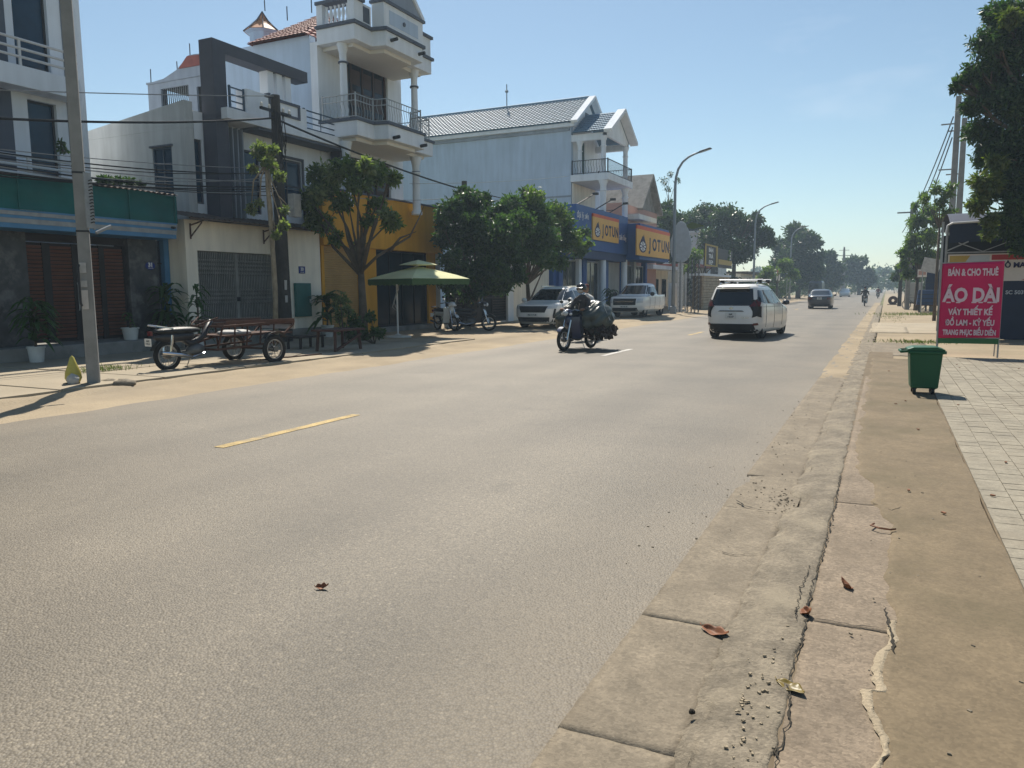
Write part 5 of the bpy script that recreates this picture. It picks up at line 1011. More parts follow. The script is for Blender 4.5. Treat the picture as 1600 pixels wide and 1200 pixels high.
def rider(t, jacket='jacket', trousers='trousers', helm='helmet_dark', mask=True, z0=.8, y0=-.3, cap=False, hands=None):
    """seated rider facing +Y; hips at (0,y0,z0)"""
    H_ = lambda *p: (p[0], p[1]+y0, p[2]+z0)
    hx = hands or (.31, .55, .26)
    V = [H_(0, 0, .06), H_(0, .03, .22), H_(0, .07, .42), H_(0, .10, .54), H_(0, .12, .62)]; E_ = [(0, 1), (1, 2), (2, 3), (3, 4)]; Rr = [(.17, .13), (.17, .12), (.19, .12), (.12, .08), (.055, .055)]
    for s in (-1, 1):
        k = len(V); V += [H_(s*.19, .09, .48), H_(s*.27, .22, .26), H_(s*hx[0], hx[1]-.08, hx[2]-.0)]; E_ += [(3, k), (k, k+1), (k+1, k+2)]; Rr += [.07, .055, .04]
    b = skin('body', V, E_, Rr, jacket, t)
    V = [H_(0, -.02, .03)]; E_ = []; Rr = [(.18, .12)]
    for s in (-1, 1):
        k = len(V); V += [H_(s*.11, .05, .0), H_(s*.17, .44, -.02), H_(s*.17, .36, -.42), H_(s*.17, .48, -.47)]; E_ += [(0, k), (k, k+1), (k+1, k+2), (k+2, k+3)]; Rr += [.1, .075, .055, .045]
    skin('trousers', V, E_, Rr, trousers, b)
    hd = MB().ell(H_(0, .16, .76), (.082, .1, .12), 16, 12, lambda p: .12*max(0, p.y)*(p.z < 0)).build('head', 'skin', b, smooth=True)
    MB().ell(H_(0, .265, .75), (.016, .02, .025), 8, 6).build('nose', 'skin', hd, smooth=True)
    for s in (-1, 1): MB().ell(H_(s*.033, .252, .785), (.014, .008, .008), 8, 6).build('eye', 'trim_black', hd); MB().ell(H_(s*.084, .15, .76), (.012, .025, .035), 8, 6).build('ear', 'skin', hd)
    if mask: MB().ell(H_(0, .2, .715), (.078, .075, .065), 14, 8).build('mask', 'mask_pale', hd, smooth=True)
    if cap:
        MB().lathe(H_(0, .15, .80), [(.10, 0), (.098, .05), (.07, .1), (0, .115)], 16).build('cap', 'cap_red', hd, smooth=True); MB().grid(lambda u, v: (y0*0+(u-.5)*.17, y0+.15+.09+.09*v*(1-(2*u-1)**2*.5), z0+.805-.015*v), 6, 3).build('cap_peak', 'cap_red', hd)
    else:
        MB().lathe(H_(0, .14, .755), [(.128, -.03), (.132, .02), (.125, .07), (.09, .125), (.04, .148), (0, .15)], 20).build('helmet', helm, hd, smooth=True); MB().grid(lambda u, v: ((u-.5)*.22, y0+.14+.12+.09*v*(1-(2*u-1)**2*.6), z0+.80-.02*v), 8, 3).build('visor', 'chrome' if helm == 'helmet_dark' else helm, hd, smooth=True)
    for s in (-1, 1):
        hb = MB(); c = Vector(H_(s*hx[0], hx[1]-.02, hx[2]-.01)); hb.ell(tuple(c), (.045, .05, .022), 10, 6)
        for i in range(4): x = c.x+s*(-.03+.02*i); L_ = (.035, .042, .04, .03)[i]; hb.tube([(x, c.y+.035, c.z+.008), (x, c.y+.035+L_, c.z), (x, c.y+.04+L_, c.z-.03), (x, c.y+.02, c.z-.04)], [.011, .01, .009, .008], 6)
        hb.tube([(c.x-s*.035, c.y, c.z), (c.x-s*.05, c.y+.03, c.z-.015), (c.x-s*.04, c.y+.05, c.z-.03)], [.013, .011, .009], 6); hb.build('hand', 'skin', b, smooth=True)
    return b
MR = R(160)
m1 = moto('motorcycle', 'dark blue motorcycle ridden towards the camera under a huge wrapped load', (-7.1, 18.55, .02), MR, 'moto_blue')
m1.rotation_euler = (0, 0, R(167))
pr1 = thing('person', 'person in dark jacket, helmet and pale mask riding the overloaded motorcycle', 'person', (-7.1, 18.55, .02), R(167), local=True); rider(pr1)
ld = thing('load_bundle', 'huge bulging load wrapped in dark plastic, hung on both sides of the motorcycle', 'load', (-7.1, 18.55, .02), R(167), local=True)
ld.scale = (.93, .9, .95)
lump = lambda s: (lambda p: .09*math.sin(p.x*5+s)*math.sin(p.y*4+s*2)+.06*math.sin(p.z*9+p.y*7+s)+.04*math.sin(p.x*15+p.z*13))
for s, sx, yy, zz, rx in ((-1, -.46, -.32, .82, .36), (1, .44, -.3, .80, .32)):
    MB().ell((sx, yy, zz), (rx, .55, .44), 40, 26, lump(s)).build('wrapped_sack', 'load_wrap', ld, smooth=True)
MB().ell((0, -.6, 1.02), (.62, .36, .3), 36, 20, lump(4)).build('wrapped_sack', 'load_wrap', ld, smooth=True)
for s, sx in ((-1, -.55), (1, .5)):
    rg = MB()
    for k in range(60):
        x, y = sx+rnd.uniform(-.3, .22), -.4+rnd.uniform(-.5, .45); z = .40+rnd.uniform(-.02, .25); L_ = rnd.uniform(.1, .24); rg.obox((x, y, z-.02), (rnd.uniform(.04, .13), rnd.uniform(.05, .15), L_), Matrix.Rotation(rnd.uniform(-.6, .6), 3, 'X') @ Matrix.Rotation(rnd.uniform(-.6, .6), 3, 'Y'), .6)
    rg.build('ragged_hem', 'load_rag', ld)
for y in (-.3, -.55): MB().tube([(-.86, y, .8), (-.66, y, 1.17), (0, y, 1.34), (.6, y, 1.15), (.8, y, .8)], .012, 6).build('tie_rope', 'bag_grey', ld)
m2 = moto('motorcycle', 'motorcycle half hidden behind the overloaded one, carrying a person in a red-brown cap', (-8.25, 22.0, .02), R(166), 'moto_black')
pr2 = thing('person', 'person in red-brown cap and white shirt riding just behind the wrapped load', 'person', (-8.25, 22.0, .02), R(166), local=True); rider(pr2, 'shirt_white', 'trousers', mask=False, cap=True)
m3 = moto('motorcycle', 'small motorcycle riding away ahead of the dark saloon, near the right kerb', (-1.62, 72.5, .01), R(2), 'moto_black')
pr3 = thing('person', 'person in dark clothes riding away ahead near the right kerb', 'person', (-1.62, 72.5, .01), R(2), local=True); rider(pr3)
m4 = copy_tree(m3); m4.location = (-1.05, 124, .01); m4['label'] = 'farthest motorcycle, a speck at the end of the right kerb'
pr4 = thing('person', 'person in red-brown top riding the farthest motorcycle at the road end', 'person', (-1.05, 124, .01), 0, local=True); rider(pr4, 'cap_red', 'trousers')
sc1 = moto('motorcycle', 'white motorcycle parked in shade at the right end of the orange shop', at(697, 517, Z=.1), R(-120), 'moto_white')
sc2 = moto('motorcycle', 'black motorcycle parked in shade in front of the dark yard gate', at(738, 517, Z=.1), R(-75), 'moto_black')
# cargo tricycle: rear half of a motorcycle pushing a two-wheeled flat cart
tk = thing('cargo_tricycle', 'old cargo tricycle with motorcycle rear and brown flat cart, parked on the left verge', 'tricycle', (-12.05, 10.75, .085), R(-5), local=True)
moto_body(tk, 'moto_black', front=False)
b = MB()
for s in (-1, 1):
    b.bar((s*.42, .15, .36), (s*.42, 2.45, .42), .04); b.bar((s*.48, .35, .80), (s*.50, 3.0, .84), .05); b.bar((s*.42, .2, .38), (s*.46, .35, .80), .035)
    for y in (.75, 1.2, 1.7, 2.2): b.bar((s*.44, y, .40), (s*.49, y, .80), .03)
    b.bar((s*.45, 2.3, .42), (s*.49, 3.0, .8), .035); b.bar((s*.47, .35, .62), (s*.47, 2.5, .64), .025)
for y in (.36, 1.2, 2.0, 2.95): b.bar((-.5, y, .80), (.5, y, .80), .04)
b.bar((-.55, 2.0, .3), (.55, 2.0, .3), .04); b.bar((-.42, .2, .36), (.42, .2, .36), .04); b.bar((0, 0, .5), (0, .6, .6), .04)
Q_ = lambda y: .15+(y-.15)*.68
b.v = [(x, Q_(y), z) for x, y, z in b.v]; b.build('cart_frame', 'rust', tk)
for i in range(5): part('deck_plank', 'wood_cart', tk, -.46+i*.19, -.29+i*.19, .32, 2.06, .60+.004*(i % 2), .63)
for s in (-1, 1): part('side_board', 'wood_cart', tk, s*.52-.012, s*.52+.012, .32, 2.08, .85, .91)
part('tail_board', 'bag_grey', tk, -.5, .5, 2.09, 2.12, .68, .86)
for x in (-.62, .62): moto_wheel(tk, 1.41, .30, .05, 16, 'cart_wheel', x); MB().grid(lambda u, v: (x+(u-.5)*.14, 1.41-.36*math.cos(R(40+v*100)), .30+.36*math.sin(R(40+v*100))), 3, 8).build('cart_mudguard', 'trim_black', tk, smooth=True)
for s in (-1, 1): MB().tube([(s*.1, .0, .84), (s*.3, .32, .98)], .014, 6).build('handle', 'rust', tk)
MB().ell((.1, .85, .66), (.28, .38, .06), 14, 6, lump(2)).build('sack', 'bag_grey', tk, smooth=True)
# ---------------------------------------------------------------- poles, lamps, cables
def depth(p): return (p-Vector((0, 0, CAM_H))).dot(_fw)
pl = thing('utility_pole', 'tall square grey concrete pole standing on the left verge before the brown gate', 'pole', (-11.46, 8.15, .09))
MB().obox((-11.46, 8.15, 4.05), (.185, .185, 8.0), Matrix.Rotation(R(-40), 3, 'Z'), .8).build('shaft', 'pole_conc', pl, bevel=.02)
b = MB(); b.obox((-11.36, 8.2, 3.0), (.05, .12, .85)); b.obox((-11.36, 8.28, 2.95), (.02, .02, .8)); b.build('cable_duct', 'galv', pl)
b = MB()
for i in range(14): b.tube([(-11.33, 8.2+.01*(i % 2), 2.65+i*.05), (-11.30, 8.24, 2.67+i*.05), (-11.33, 8.27, 2.66+i*.05)], .008, 5)
b.build('cable_knots', 'cable', pl); MB().tube([(-11.3, 8.26, 2.5), (-11.26, 8.5, 2.62)], .025, 8).build('bracket_stub', 'galv', pl)
for z in (3.42, 2.52): MB().obox((-11.46, 8.15, z), (.2-.006*z, .2-.006*z, .03), Matrix.Rotation(R(-40), 3, 'Z')).build('steel_band', 'dark_metal', pl)
for z, h in ((1.95, .16), (1.7, .1), (1.45, .3)): MB().obox((-11.40, 8.06, z), (.012, .09, h), Matrix.Rotation(R(-40), 3, 'Z')).build('paper_notice', rnd.choice(['bag_grey', 'mask_pale']), pl)
MB().tube([(-11.4, 8.0, 1.35), (-11.4, 7.98, 1.4), (-11.4, 7.98, 1.95), (-11.4, 8.0, 2.0)], .018, 6).build('steel_loop', 'dark_metal', pl)
b = MB()
for a, c in (((-11.46, 8.0, 7.2), (-11.0, 7.4, 7.25)), ((-11.46, 8.3, 7.2), (-11.3, 8.9, 7.5)), ((-11.46, 8.1, 6.5), (-10.9, 8.5, 6.7))): b.bar(a, c, .04)
b.build('cross_arm', 'galv', pl)
for x, y, s in ((-11.0, 8.35, .2), (-11.2, 8.5, .16), (-11.5, 8.45, .14), (-11.65, 7.9, .15), (-11.25, 7.85, .12)): tag(MB().ell((x, y, .1), (s, s*.8, s*.35), 10, 6, lambda p: .15*math.sin(p.x*7+p.y*5+x*9)).build('stone_lump', 'kerb_concrete', smooth=True), 'lump of broken concrete at the foot of the square pole', 'rubble', 'rubble at the pole foot')
bg_ = thing('rubbish_bag', 'yellow plastic rubbish bag hanging beside the foot of the square concrete pole', 'bag', (-11.75, 8.1, .1))
MB().lathe((-11.64, 7.93, .12), [(0, 0), (.09, .015), (.125, .09), (.115, .18), (.07, .3), (.03, .42), (0, .45)], 16).build('bag', 'bag_yellow', bg_, smooth=True); MB().ell((-11.57, 7.87, .19), (.095, .085, .10), 14, 10, lambda p: .1*math.sin(p.x*9+p.z*7)).build('contents', 'bag_grey', bg_, smooth=True)
px2 = at(446, 528, X=-15.8); pw = thing('utility_pole', 'dark round pole with tangled cables standing behind the sapling', 'pole', (px2.x, px2.y, .1)); tz = at(427, 148, X=-15.8).z
MB().tube([(px2.x, px2.y, .05), (px2.x, px2.y, tz)], [.22, .125], 14).build('shaft', 'pole_wood', pw); b = MB(); b.bar((px2.x, px2.y-.6, tz-.45), (px2.x, px2.y+.6, tz-.45), .07); b.bar((px2.x, px2.y-.4, tz-.1), (px2.x, px2.y+.2, tz-.1), .05); b.build('cross_arm', 'dark_metal', pw)
for dy in (-.55, -.25, .3, .55): MB().lathe((px2.x, px2.y+dy, tz-.41), [(0, 0), (.03, 0), (.045, .05), (.03, .08), (.04, .1), (0, .12)], 8).build('insulator', 'pot_white', pw)
for k in range(6):
    a = rnd.uniform(-.3, .3); MB().tube([(px2.x+.15, px2.y+a, tz-.5), (px2.x+.25, px2.y+a+rnd.uniform(-.2, .2), tz-1.0-.1*k), (px2.x+.15, px2.y+rnd.uniform(-.2, .2), tz-1.5-.1*k)], .014, 5).build('cable_loop', 'cable', pw)
MB().box(px2.x+.2, px2.x+.42, px2.y+.12, px2.y+.42, 3.7, 4.35).build('junction_box', 'bag_grey', pw)
for z, h, m in ((1.75, .28, 'mask_pale'), (1.35, .2, 'bag_grey')): MB().obox((px2.x+.205-.014*z, px2.y-.06, z), (.012, .16, h)).build('paper_notice', m, pw)
p3 = at(727, 400, X=-15.6); pq = thing('utility_pole', 'slim dark pole rising out of the dense trees', 'pole', (p3.x, p3.y, .1)); z3 = at(725, 283, X=-15.6).z
MB().tube([(p3.x, p3.y, .05), (p3.x, p3.y, z3)], [.17, .11], 12).build('shaft', 'pole_wood', pq); b = MB(); b.bar((p3.x, p3.y-.5, z3-.3), (p3.x, p3.y+.5, z3-.3), .06); b.bar((p3.x, p3.y-.9, z3-.6), (p3.x, p3.y+.3, z3-.6), .05); b.build('cross_arm', 'dark_metal', pq)
MB().tube([(p3.x+.18, p3.y+.1, 1.0), (p3.x+.18, p3.y+.1, 2.2)], .05, 8).build('warning_strip', 'bag_yellow', pq)
CABN = 'slack black cable in the bundle crossing in front of the houses at left'
def cable(a, b_, sag, r=.012, label=None, m='cable', group=None):
    a, b_ = Vector(a), Vector(b_); pts = [a.lerp(b_, t/24)-Vector((0, 0, sag*4*(t/24)*(1-t/24))) for t in range(25)]
    return tag(MB().tube(pts, r, 5).build('cable', m), label or CABN, 'cable', group or (None if label else 'cable bundle at left'))
Xc = -15.75; C2 = lambda y: at(431, y, X=Xc)
def L0(y): return at(-70, y, X=Xc+.1)
cable(L0(138), C2(150), .03, .012, 'thin single cable high above the canopy running to the dark pole top', 'cable_pale'); cable(L0(181), C2(184), .12, .028, 'thick twisted cable running level to the dark pole')
cable(C2(186), (p3.x, p3.y, z3-.35), .12, .03, 'thick cable slanting down behind the street tree to the slim pole')
cable((p3.x, p3.y, z3-.3), (-15.2, 46, 6.4), .3, .02, 'cable from the slim pole over the trees towards the blue shop')
for (ya, yb, sg, m, r) in ((225, 262, .1, 'cable_pale', .01), (228, 272, .15, 'cable', .016), (236, 268, .2, 'cable', .012), (240, 285, .12, 'cable_pale', .014), (247, 290, .2, 'cable', .02), (250, 276, .25, 'cable_pale', .01), (258, 300, .15, 'cable', .014), (262, 305, .1, 'cable', .012), (244, 296, .3, 'cable_pale', .012), (268, 295, .12, 'cable', .016)): cable(L0(ya), C2(yb)+Vector((0, rnd.uniform(-.2, .2), 0)), sg, r, m=m)
cable(C2(292), (p3.x, p3.y, z3-.6), .25, .012, 'thin pale wire from the dark pole past the street tree', 'cable_pale'); cable(at(640, 287, X=-15.6), at(890, 275, X=-16.5), .1, .01, 'thin wire across the white side wall of the blue-roofed house', 'cable_pale')
def lamp(y, label):
    x = -11.5; t = thing('street_lamp', label, 'street lamp', (x, y, .09), group='street lamps along the left verge')
    pts = [(x, y, .09), (x, y, 4), (x, y, 7.6), (x+.04, y, 8.1), (x+.16, y, 8.55), (x+.42, y, 8.95), (x+.75, y, 9.2), (x+1.05, y, 9.33), (x+1.35, y, 9.42)]
    MB().tube(pts, [.12, .1, .08, .075, .07, .065, .06, .055, .05], 10).build('post', 'lamp_pole', t, smooth=True); MB().obox((x+1.7, y, 9.52), (.8, .28, .09), Matrix.Rotation(R(-14), 3, 'Y'), .8).build('lamp_head', 'trim_black', t, bevel=.03); MB().obox((x+1.7, y, 9.468), (.6, .2, .02), Matrix.Rotation(R(-14), 3, 'Y')).build('lens', 'lamp_clear', t)
    MB().obox((x, y, .3), (.34, .34, .45)).build('base_box', 'lamp_pole', t, bevel=.02)
lamp(46, 'tall curved street lamp standing just past the paint shop'); lamp(77, 'second curved street lamp, above the roof of the moving white car'); lamp(108, 'third and smallest street lamp, in front of the far big tree')
tp = [at(1488, 320, Y=45), at(1499, 320, Y=47)]
for k, (p, zt) in enumerate(((tp[0], 10.9), (tp[1], 10.2))):
    t = thing('utility_pole', ['tall concrete pole, left one of the pair beside the big right tree', 'tall concrete pole, right one of the pair beside the big right tree'][k], 'pole', (p.x, p.y, .05)); MB().obox((p.x, p.y, zt/2), (.34, .30, zt), None, .7).build('shaft', 'pole_conc', t)
    for z in (5.2, 7.4, 9.6): MB().bar((p.x-.7, p.y, z), (p.x+.1, p.y, z), .06).build('cross_arm', 'galv', t)
for k in range(3): cable((tp[0].x-.2, 44.8, 9.9-k*.5), (1.0+.3*k, 74, 6.2-k*.3), .5, .03, ['upper', 'middle', 'lower'][k]+' sagging cable running away from the twin right poles')
for k, (x, y, yt, Y_) in enumerate(((1405, 478, 395, 71), (1417, 478, 318, 60), (1456, 478, 420, 56), (1316, 462, 386, 160))):
    p = at(x, y, Y=Y_); q = at(x+2, yt, Y=Y_); t = thing('roadside_pole', ['thin dark pole at the right edge near the spare wheel', 'pale concrete pole among the right side shrubs', 'short post beside the small pink board', 'distant pylon above the far left trees'][k], 'pole', (p.x, p.y, .05)); MB().tube([(p.x, p.y, .0), (p.x, p.y, q.z)], [.16, .11] if k != 3 else [.5, .15], 8).build('shaft', 'pole_conc' if k else 'pole_wood', t)
    if k in (1, 3): MB().bar((p.x-.9, p.y, q.z-.6), (p.x+.9, p.y, q.z-.6), .09).build('cross_arm', 'galv', t)
    if k == 3: MB().bar((p.x-1.6, p.y, q.z-1.6), (p.x+1.6, p.y, q.z-1.6), .12).build('cross_arm', 'galv', t)

# ---------------------------------------------------------------- trees
def B(px, py, r, X=None, Y=None, fl=.85, dz=0):
    c = at(px, py, X=X, Y=Y); q = r*depth(c)/1200; return (tuple(c), (q, q*1.15, q*fl))
def limb(b, pts, r0, r1):
    n = len(pts); b.tube(pts, [r0+(r1-r0)*i/(n-1) for i in range(n)], 8)
def tree(name, label, base, blobs, n, size, lm, group=None, tr=.16, bark='bark', seed=1, trunk=None, limbs=None, hollow=.45, extra=None, asp=.45):
    t = thing(name, label, 'tree', tuple(base), group=group); b = MB(); base = Vector(base)
    cs = [Vector(q[0]) for q in blobs]; cen = sum(cs, Vector())/len(cs); low = min(c.z for c in cs)
    fork = trunk[-1] if trunk else base.lerp(Vector((cen.x, cen.y, max(base.z+1.2, low-.2))), .9 if low > base.z+1 else .5)
    pts = [base]+[Vector(q) for q in (trunk or [])]
    if not trunk: pts.append(Vector(fork))
    limb(b, pts, tr, tr*.6)
    for i, c in enumerate(cs):
        m_ = Vector(fork).lerp(c, .5)+Vector((rnd.uniform(-.2, .2), rnd.uniform(-.2, .2), rnd.uniform(-.1, .2))); limb(b, [Vector(fork)-Vector((0, 0, .1)), m_, c], tr*.42, tr*.08)
        for k in range(3):
            e = c+Vector([rnd.uniform(-.8, .8)*blobs[i][1][j] for j in range(3)]); limb(b, [m_.lerp(c, .5+.2*k), (m_.lerp(c, .7)+e)/2+Vector((0, 0, .05)), e], tr*.14, tr*.03)
    for q in (limbs or []): limb(b, [Vector(p) for p in q], tr*.35, tr*.06)
    b.build('trunk', bark, t, smooth=True); v = leaves(blobpts(blobs, n, seed, hollow), size, seed, asp=asp); leafobj('crown', v, lm, t)
    if extra: leafobj('crown', leaves(blobpts(extra[0], extra[1], seed+50, hollow), size, seed+50, asp=asp), extra[2], t)
    return t
tb = at(568, 533, Z=.1); TY = tb.y
A_ = lambda x, y, dy=0: tuple(at(x, y, Y=TY+dy))
tree('street_tree', 'open-branched street tree in front of the orange shop', tb, [B(x, y, r, Y=TY+dy) for x, y, r, dy in ((505, 283, 30, .3), (542, 262, 26, -.3), (580, 268, 28, .4), (612, 280, 17, 0), (482, 312, 22, -.2), (500, 345, 26, .3), (532, 318, 22, 0), (588, 322, 20, .3), (610, 345, 20, -.3), (575, 345, 14, .2), (525, 372, 15, -.3), (556, 380, 10, .3), (560, 290, 22, -.5))], 6800, .17, 'leaf_mid', tr=.15, seed=3, trunk=[A_(567, 480), A_(564, 425)], limbs=[[A_(564, 425), A_(548, 395), A_(520, 372), A_(500, 350)], [A_(564, 425), A_(590, 400), A_(640, 370), A_(655, 340), A_(662, 322)], [A_(610, 392), A_(625, 372), A_(650, 362)], [A_(566, 420), A_(575, 385), A_(590, 345), A_(588, 322)], [A_(563, 415), A_(552, 360), A_(545, 320)]], hollow=.3, extra=([B(x, y, r, Y=TY-.5) for x, y, r in ((520, 272, 20), (575, 258, 20), (500, 300, 18), (605, 335, 14))], 1300, 'leaf_pale'))
sb_ = at(431, 541, Z=.1); SYt = sb_.y; S_ = lambda x, y: tuple(at(x, y, Y=SYt))
tree('sapling', 'slender sapling with sparse leaf tufts beside the dark round pole', sb_, [B(x, y, r, Y=SYt) for x, y, r in ((405, 235, 14), (425, 232, 12), (420, 255, 16), (438, 275, 10), (395, 262, 9), (392, 327, 9), (405, 318, 7), (440, 350, 11), (430, 365, 9), (445, 328, 7))], 2600, .12, 'leaf_pale', tr=.075, bark='bark_pale', seed=5, trunk=[S_(430, 450), S_(424, 360), S_(418, 290), S_(416, 250)], hollow=.25)
d2 = at(737, 508, X=-15.1); tree('dense_tree', 'dense dark evergreen tree over the yard gate, left of the pair', (d2.x, d2.y, .1), [B(x, y, r, X=-15.1+dx) for x, y, r, dx in ((705, 330, 26, 0), (735, 318, 28, .4), (700, 372, 28, -.3), (745, 380, 36, .5), (718, 425, 30, .3), (768, 345, 28, -.2), (775, 405, 32, .3), (690, 350, 16, 0), (760, 440, 26, .5), (740, 352, 30, .8), (705, 402, 22, .6), (735, 455, 24, .3), (785, 445, 22, .4), (770, 378, 30, .9), (786, 330, 20, .4), (722, 300, 14, 0), (755, 312, 18, .2), (700, 440, 20, .4), (755, 420, 28, .9), (790, 385, 26, .7))], 26000, .19, 'leaf_deep', tr=.14, seed=7, hollow=.4)
d3 = at(829, 492, X=-14.0); tree('dense_tree', 'round leafy tree over the parked white crossover, right of the pair', (d3.x, d3.y, .1), [B(x, y, r, X=-14.0+dx) for x, y, r, dx in ((800, 325, 26, -.3), (832, 312, 24, .2), (865, 335, 28, .3), (828, 365, 36, .5), (880, 375, 28, .2), (903, 388, 18, 0), (912, 365, 14, .2), (852, 405, 22, .4), (800, 395, 30, .2), (822, 298, 12, 0), (790, 350, 24, .5), (845, 340, 26, .7), (885, 345, 18, .4), (805, 430, 22, .2), (870, 408, 20, .3), (812, 350, 28, .9), (795, 365, 26, .8), (855, 372, 26, .9), (780, 425, 20, .6), (835, 335, 24, .6), (840, 395, 24, .7))], 25000, .18, 'leaf_dark', tr=.13, seed=8, trunk=[tuple(at(826, 470, X=-14)), tuple(at(824, 440, X=-14))], limbs=[[tuple(at(828, 470, X=-14)), tuple(at(845, 430, X=-14)), tuple(at(860, 410, X=-14))]], hollow=.4, extra=([B(x, y, r, X=-13.4) for x, y, r in ((832, 305, 18), (870, 335, 20), (895, 372, 20), (840, 350, 16), (915, 380, 12))], 2600, 'leaf_mid'))
FT = 'background trees along the street'
def ftree(label, Y_, bl, n, size, lm, seed, grp=FT, tr=.3, **k):
    bs = [B(x, y, r, Y=Y_+dy, fl=.8) for x, y, r, dy in bl]; cx = sum(q[0][0] for q in bs)/len(bs); return tree('roadside_tree', label, (cx, Y_, 0), bs, n, size, lm, grp, tr, seed=seed, **k)
ftree('bushy tree behind the roof of the paint shop, left of the tall lamp', 74, [(1000, 345, 22, 0), (1022, 335, 20, 2), (1045, 340, 20, -2), (1030, 365, 25, 0), (1005, 370, 22, 1), (990, 330, 12, 0), (1012, 318, 14, 0), (1040, 322, 14, 0), (1060, 345, 18, 0), (1055, 372, 24, 0), (1065, 400, 22, 0)], 13000, .4, 'leaf_far', 11)
ftree('thin feathery tree top poking above the trees at the tall lamp', 90, [(1036, 283, 9, 0), (1047, 272, 8, 0), (1058, 282, 7, 0), (1043, 296, 8, 0)], 420, .22, 'leaf_far', 12, tr=.1, hollow=.2)
ftree('big spreading tree above the yellow and black board', 86, [(1078, 350, 26, 0), (1105, 338, 28, 2), (1135, 340, 30, -2), (1160, 355, 28, 2), (1185, 345, 14, 0), (1190, 370, 22, 1), (1115, 375, 30, -3), (1155, 390, 30, 0), (1085, 385, 24, 2), (1200, 362, 10, 0), (1205, 378, 10, 0), (1178, 335, 8, 0)], 19000, .42, 'leaf_far', 13)
ftree('light green low tree with drooping branches beside the pear board', 68, [(1085, 400, 14, 0), (1105, 395, 12, 1), (1130, 400, 12, 0), (1075, 420, 14, 0)], 2200, .3, 'leaf_mid', 14, tr=.12)
ftree('low light tree under the second street lamp', 92, [(1205, 425, 14, 0), (1225, 415, 16, 0), (1240, 428, 12, 0), (1190, 435, 12, 0)], 2600, .34, 'leaf_mid', 15, tr=.14)
ftree('tall round tree behind the third street lamp', 122, [(1243, 362, 18, 0), (1225, 385, 22, 2), (1262, 375, 22, -2), (1245, 400, 32, 0), (1272, 400, 18, 0), (1220, 410, 20, 0), (1265, 425, 24, 0), (1235, 432, 24, 0), (1278, 380, 9, 0)], 13000, .6, 'leaf_far', 16, tr=.4)
ftree('narrow tree right of the tall round tree', 150, [(1295, 402, 12, 0), (1305, 418, 15, 0), (1290, 430, 16, 0), (1308, 438, 12, 0)], 4500, .75, 'leaf_far', 17, tr=.35)
ftree('wide flat-topped tree at the far bend of the road', 185, [(1330, 412, 12, 0), (1345, 408, 10, 0), (1338, 428, 18, 0), (1358, 425, 9, 0), (1322, 430, 12, 0), (1362, 437, 7, 0), (1350, 442, 10, 0)], 7000, .85, 'leaf_far', 18, tr=.4)
ftree('farthest grove closing the view at the road end, left part', 260, [(1375, 434, 9, 0), (1368, 443, 9, 0), (1383, 425, 6, 0), (1385, 440, 9, 0)], 3000, .9, 'leaf_far', 19, tr=.4); ftree('farthest grove closing the view at the road end, right part', 265, [(1398, 430, 9, 0), (1405, 440, 10, 0), (1392, 443, 8, 0), (1412, 432, 8, 0), (1420, 440, 9, 0)], 3000, .9, 'leaf_far', 20, tr=.4)
for k, (yy, X0) in enumerate(((310, -60), (330, -38), (320, -16), (335, 6), (315, 28), (340, 48))):
    rg = random.Random(k); tree('roadside_tree', ['distant grove far left behind the shop rows', 'distant grove left of the road end', 'distant grove behind the far bend', 'distant grove closing the road end', 'distant grove right of the road end', 'distant grove far right behind the poles'][k], (X0, yy, 0), [((X0+rg.uniform(-10, 10), yy+rg.uniform(-4, 4), rg.uniform(3, 8)), (rg.uniform(5, 7), 4, rg.uniform(3, 4.5))) for _ in range(8)], 2600, 1.3, 'leaf_far', FT, .4, seed=30+k)
ftree('tree behind the houses, seen under the white balcony', 52, [(648, 262, 8, 0), (640, 275, 8, 0), (655, 272, 6, 0)], 500, .3, 'leaf_far', 40, tr=.15)
ftree('leafy shrub-tree among the poles on the right verge', 58, [(1432, 345, 16, 0), (1452, 330, 16, 1), (1425, 375, 18, 0), (1452, 372, 20, -1), (1440, 400, 20, 0), (1462, 400, 16, 0), (1415, 395, 12, 0), (1410, 412, 8, 0), (1445, 305, 9, 0), (1465, 345, 14, 0), (1430, 322, 7, 0), (1420, 425, 12, 0)], 9500, .28, 'leaf_mid', 21, tr=.15, asp=.3)
ftree('dark tree beyond the poles on the right verge', 85, [(1425, 400, 14, 0), (1410, 418, 12, 0), (1440, 420, 18, 0), (1400, 432, 8, 0)], 3500, .36, 'leaf_far', 22, tr=.2)
ftree('bare-topped young tree just left of the twin concrete poles', 40, [(1462, 295, 10, 0), (1478, 302, 12, 0), (1445, 312, 8, 0), (1470, 318, 12, 0), (1488, 290, 9, 0), (1482, 330, 12, 0)], 1500, .2, 'leaf_mid', 24, tr=.08, asp=.3)
RY_ = 24.6
bigb = [(1580, 25, 42, 0), (1610, 60, 55, .5), (1545, 70, 34, -.4), (1575, 100, 45, .3), (1525, 112, 26, 0), (1505, 128, 18, .2), (1540, 150, 36, .5), (1590, 160, 55, 0), (1520, 165, 22, -.3), (1535, 205, 28, .3), (1570, 225, 45, .2), (1610, 260, 50, 0), (1545, 250, 26, .2), (1565, 290, 36, .5), (1600, 320, 40, 0), (1540, 300, 22, .3), (1575, 350, 34, .4), (1600, 385, 26, .3), (1555, 20, 22, 0), (1640, 150, 60, 0), (1640, 320, 60, .4), (1560, 125, 40, 1), (1495, 135, 12, 0)]
bt = at(1720, 560, Y=RY_)
